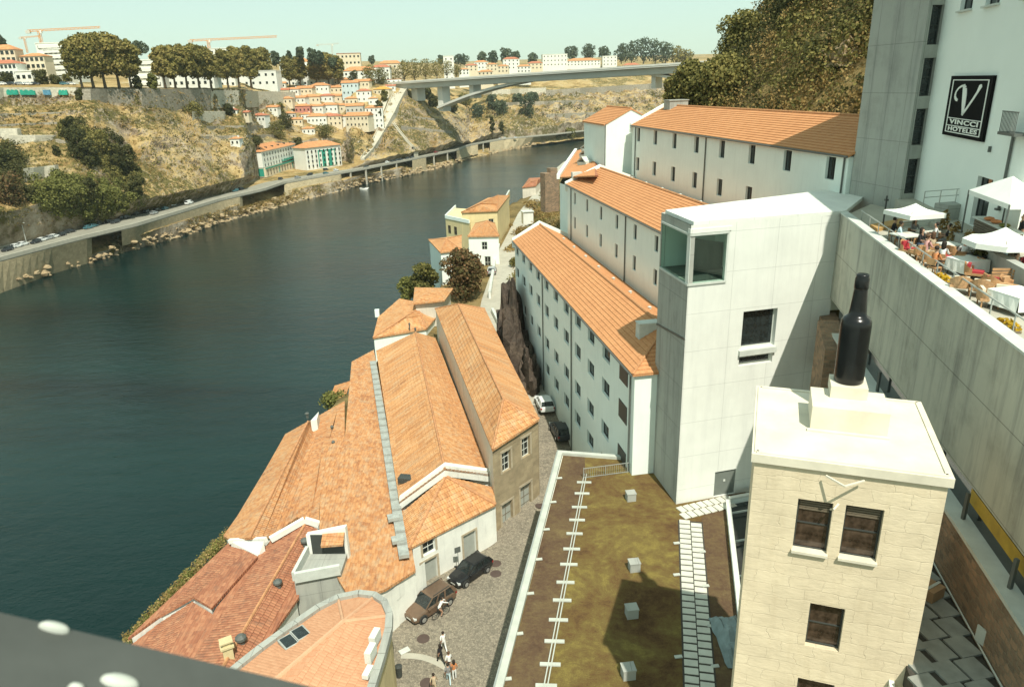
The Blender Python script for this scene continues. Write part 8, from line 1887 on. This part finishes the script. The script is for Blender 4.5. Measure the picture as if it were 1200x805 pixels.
sk_t = [(324, 75, 12, 6), (340, 70, 9, 3), (352, 66, 9, 5), (367, 74, 14, 7), (376, 76, 13, 6), (390, 76, 7, 5), (517, 74, 7, 4), (540, 74, 7, 9), (566, 73, 9, 6), (578, 73, 10, 6), (592, 71, 11, 7), (604, 72, 9, 6), (624, 73, 8, 6), (670, 68, 10, 8), (690, 67, 11, 8), (708, 68, 10, 7), (728, 72, 16, 8), (740, 72, 18, 9), (754, 72, 22, 10), (768, 72, 21, 10), (780, 72, 18, 9), (793, 73, 14, 9), (805, 74, 12, 8), (2, 52, 9, 5), (436, 73, 6, 4), (165, 62, 10, 8)]
for i, (px, pyb, h_, rx_) in enumerate(sk_t):
    Y = 620 if px < 430 else 1180
    side_ = 'left skyline by the cranes' if px < 300 else 'hilltop by the orange roofed palace' if px < 430 else 'skyline between bridge head and apartment block' if px < 640 else 'skyline above the right half of the bridge'
    nb = [t_ for t_ in sk_t if (t_[0] < 300) == (px < 300) and (300 <= t_[0] < 430) == (300 <= px < 430) and (430 <= t_[0] < 640) == (430 <= px < 640)]
    nm_ = ['first', 'second', 'third', 'fourth', 'fifth', 'sixth', 'seventh', 'eighth', 'ninth', 'tenth', 'eleventh'][sorted(nb).index(sk_t[i])]
    ftree(px, pyb+2, h_+2, rx_, 'leaf_blue' if px != 793 and px != 805 else 'leaf_plane', 'distant tree on the %s, %s from left' % (side_, nm_), 170+i, 'skyline_tree', .08, 800, 'trees on the skyline', Y=Y, leafs=1.3 if Y > 1000 else .8)
# dense groves on the left hillside, read as masses
for poly, n_, mt_, nm_, lab, sz in (([(72, 145), (88, 132), (112, 150), (150, 172), (168, 214), (160, 238), (128, 206), (92, 192), (74, 176)], 62, 'leaf_dark', 'hillside_grove', 'dense dark grove down the left hillside beside the bare rock', 2.1), ([(78, 150), (120, 160), (160, 200), (164, 232), (130, 214), (98, 192)], 70, 'leaf_olive', 'hillside_grove', 'olive trees mixed into the dark grove of the left hillside', 2.4), ([(34, 214), (66, 205), (110, 212), (150, 220), (172, 244), (140, 256), (104, 262), (60, 254), (38, 238)], 150, 'leaf_green', 'green_thicket', 'bright green thicket above the parked cars of the far quay', 2.2), ([(60, 236), (96, 226), (150, 236), (158, 248), (110, 258)], 26, 'leaf_dark', 'green_thicket', 'dark bushes inside the bright green thicket', 2.0), ([(-20, 176), (14, 172), (30, 200), (26, 236), (-20, 236)], 46, 'leaf_dark', 'hillside_grove', 'dark grove at the left edge of the hillside', 2.8)):
    xs_, ys_ = [p[0] for p in poly], [p[1] for p in poly]; lb = []; r = random.Random(len(poly)*n_)
    def inside(x, y):
        c = False
        for (x0, y0), (x1, y1) in zip(poly, poly[1:]+poly[:1]):
            if (y0 > y) != (y1 > y) and x < (x1-x0)*(y-y0)/(y1-y0)+x0: c = not c
        return c
    while len(lb) < n_:
        x, y = r.uniform(min(xs_), max(xs_)), r.uniform(min(ys_), max(ys_))
        if inside(x, y): p = hit(x, y); k = r.uniform(.6, 1.35)*sz; lb.append((tuple(p+V((0, 0, k*.5))), (k, k, k*r.uniform(.8, 1.25))))
    me_ = leaf_mesh(nm_, lb, n_*170, .36, mt_, n_); o = bpy.data.objects.new(nm_, me_); COL.objects.link(o); tag(o, lab, 'trees', None, 'stuff')
# scrub and dry tufts over the hillside
sm_ = {'leaf_olive': MB(), 'straw': MB(), 'leaf_dark': MB()}
r = random.Random(77)
for i in range(9000):
    px = r.uniform(-20, 780); py = r.uniform(108, 265)
    if py > pw(px, RDP)-14 or (330 < px < 460 and py < 150) or (300 < px < 402 and py > 158): continue
    h_ = BV.ray_cast(CAM, ray(px, py).normalized())
    if h_[0] is None: continue
    p, nrm = h_[0], h_[1]; nn = noise.noise(p*.03)
    if nn < -.05 and r.random() < .6: continue
    if 470 < px < 545 and r.random() < .75: continue
    mt_ = 'leaf_dark' if nn > .28 and r.random() < .6 else 'leaf_olive' if nn > .0 and r.random() < .6 else 'straw'
    if px < 170 and py > 150 and r.random() < .5: mt_ = 'leaf_olive'
    scatter_clump(sm_[mt_], p, r.uniform(.6, 2.1)*p.y/380, 11, .40*p.y/380, r)
for i in range(1500):
    px = r.uniform(150, 480); s_, o_ = at(px, pw(px, SHP), 0), outer(px); f = r.uniform(.12, .56)
    if 281 < px < 333 or 402 < px < 470: f = min(f, .4)
    p = s_.lerp(o_, f); p.z = 6.2*min(1, f/.6); scatter_clump(sm_['straw' if r.random() < .8 else 'leaf_olive'], p, r.uniform(.4, 1.1), 8, .3, r)
for k, lab in (('leaf_olive', 'olive scrub dotted over the far hillside'), ('straw', 'dry golden tufts over the far hillside'), ('leaf_dark', 'dark scrub patches over the far hillside')): tag(sm_[k].build('hillside_scrub', M[k], kind='stuff'), lab, 'scrub')
# ------------------------------------------------------------------ traffic on the far quay
cars = [(9, 293, 'dark'), (20, 289, 'white'), (28, 286.5, 'white'), (42, 284, 'dark'), (50, 281.5, 'white'), (57, 279.5, 'silver'), (64, 277.5, 'white'), (72, 275.5, 'dark'), (83, 271.5, 'dark'), (104, 267, 'teal'), (110, 265, 'teal'), (118, 262, 'dark'), (128, 260, 'dark'), (135, 260.5, 'dark'), (141, 256.5, 'dark'), (149, 255, 'dark'), (160, 251, 'dark'), (173, 248.5, 'dark'), (184, 246.5, 'dark'), (181, 250, 'silver'), (194, 244.5, 'teal'), (276, 223.5, 'teal'), (283, 221.5, 'dark'), (329, 209.5, 'dark'), (349, 208, 'silver'), (363, 204.5, 'dark'), (382, 203, 'teal'), (382, 198.5, 'dark'), (394, 199.5, 'white'), (429, 195.5, 'dark'), (454, 190, 'white'), (460, 188.6, 'dark'), (465, 187.8, 'dark'), (470, 186.8, 'dark'), (477, 185.6, 'dark'), (483, 184.4, 'dark'), (511, 178.2, 'red'), (524, 174.4, 'dark'), (586, 162.5, 'white'), (591, 161.6, 'white'), (604, 161, 'white')]
cn = {'dark': 'dark', 'white': 'white', 'teal': 'blue green', 'silver': 'silver', 'red': 'dark red'}
def rdir(px): 
    d = outer(px+4)-outer(px-4); return math.atan2(d.y, d.x)
seen = {}
ordn = ['first', 'second', 'third', 'fourth', 'fifth', 'sixth', 'seventh', 'eighth', 'ninth', 'tenth', 'eleventh', 'twelfth', 'thirteenth']
zone = lambda px: 'left of the trees' if px < 90 else 'below the green trees' if px < 200 else 'near the riverside hotel' if px < 400 else 'near the stone ramp' if px < 540 else 'beyond the bridge shadow'
for px, py, c_ in cars:
    p = at(px, py+1.2, RZ); key = (c_, zone(px)); seen[key] = seen.get(key, -1)+1
    car('hatch' if px % 2 else 'small', c_, V((p.x, p.y, RZ+.01)), rdir(px)+(math.pi if px % 3 == 0 else 0), '%s car on the far quay %s, %s such from left' % (cn[c_], zone(px), ordn[seen[key]]), False, 'cars along the far quay road', 'car', 'car')
for px, py, lab in ((203, 241.5, 'white van on the far quay road, left of the pair of vans'), (222, 239.5, 'white van with dark windows on the far quay road, right of the pair')):
    p = at(px, py, RZ); car('van', 'white', V((p.x, p.y, RZ+.01)), rdir(px), lab, True, None, 'van', 'van')
# promenade cars on the left cliff top
for i, px in enumerate((4, 14, 24, 33, 42, 76, 84)):
    p = hit(px, 100.2); car('hatch', ('white', 'dark', 'silver', 'white', 'dark', 'teal', 'white')[i], p+V((0, 0, .1)), .05, 'car parked on the left cliff top behind the pale wall, %s from left' % ordn[i], False, 'cars on the cliff top', 'car', 'car')
# lamp posts by the quay road
for i, (px, py) in enumerate(((94, 262), (145, 248), (31, 280))):
    p = at(px, py+4, RZ); mb = MB(); mb.tube([p, p+V((0, 0, 7))], .1, 6); mb.box(p+V((.5, 0, 7)), (1.2, .3, .18)); o = mb.build('street_lamp', M['coping']); tag(o, ('pale street lamp behind the teal cars of the far quay', 'pale street lamp under the bright green trees of the quay', 'pale street lamp at the left end of the far quay')[i], 'lamp post')
for i, (px, py, c_, lab) in enumerate(((427, 222, 'far_white', 'small white motor boat near the far shore'), (534, 190, 'far_pink', 'red channel marker post standing in the far shallows'))):
    p = at(px, py, 0); mb = MB()
    if i == 0:
        mb.hexa([p+V((-2.4, -.7, -.2)), p+V((1.6, -.7, -.2)), p+V((1.6, .7, -.2)), p+V((-2.4, .7, -.2))], [p+V((-2.8, -1, .8)), p+V((3, -.2, .9)), p+V((3, .2, .9)), p+V((-2.8, 1, .8))]); o = thing('motor_boat', lab, 'boat', p); mb.build('hull', M[c_], o); mb = MB(); mb.box(p+V((-.4, 0, 1.2)), (1.5, 1.2, .8)); mb.build('cabin', M['glass'], o)
    else: mb.lathe(p, [(.5, -1), (.45, 3), (.8, 3.2), (.7, 4.4), (.1, 5)], 8); tag(mb.build('marker_post', M[c_]), lab, 'marker')
# ------------------------------------------------------------------ thin summer haze
hz = MB(); hz.box((300, 1290, 99), (3000, 2800, 206)); hz_o = hz.build('haze', [], None, kind='stuff')
t = NT('summer_haze'); t.t.nodes.remove(t.p); pv = t.n('ShaderNodeVolumePrincipled', i_Density=.00008, i_Anisotropy=.2); pv.inputs['Color'].default_value = (.90, 1.0, .93, 1)
t.l(pv, 0, t.out, 1); hz_o.data.materials.clear(); hz_o.data.materials.append(t.mat)
tag(hz_o, 'thin pale haze over the river valley', 'haze')
sc.cycles.volume_bounces = 0
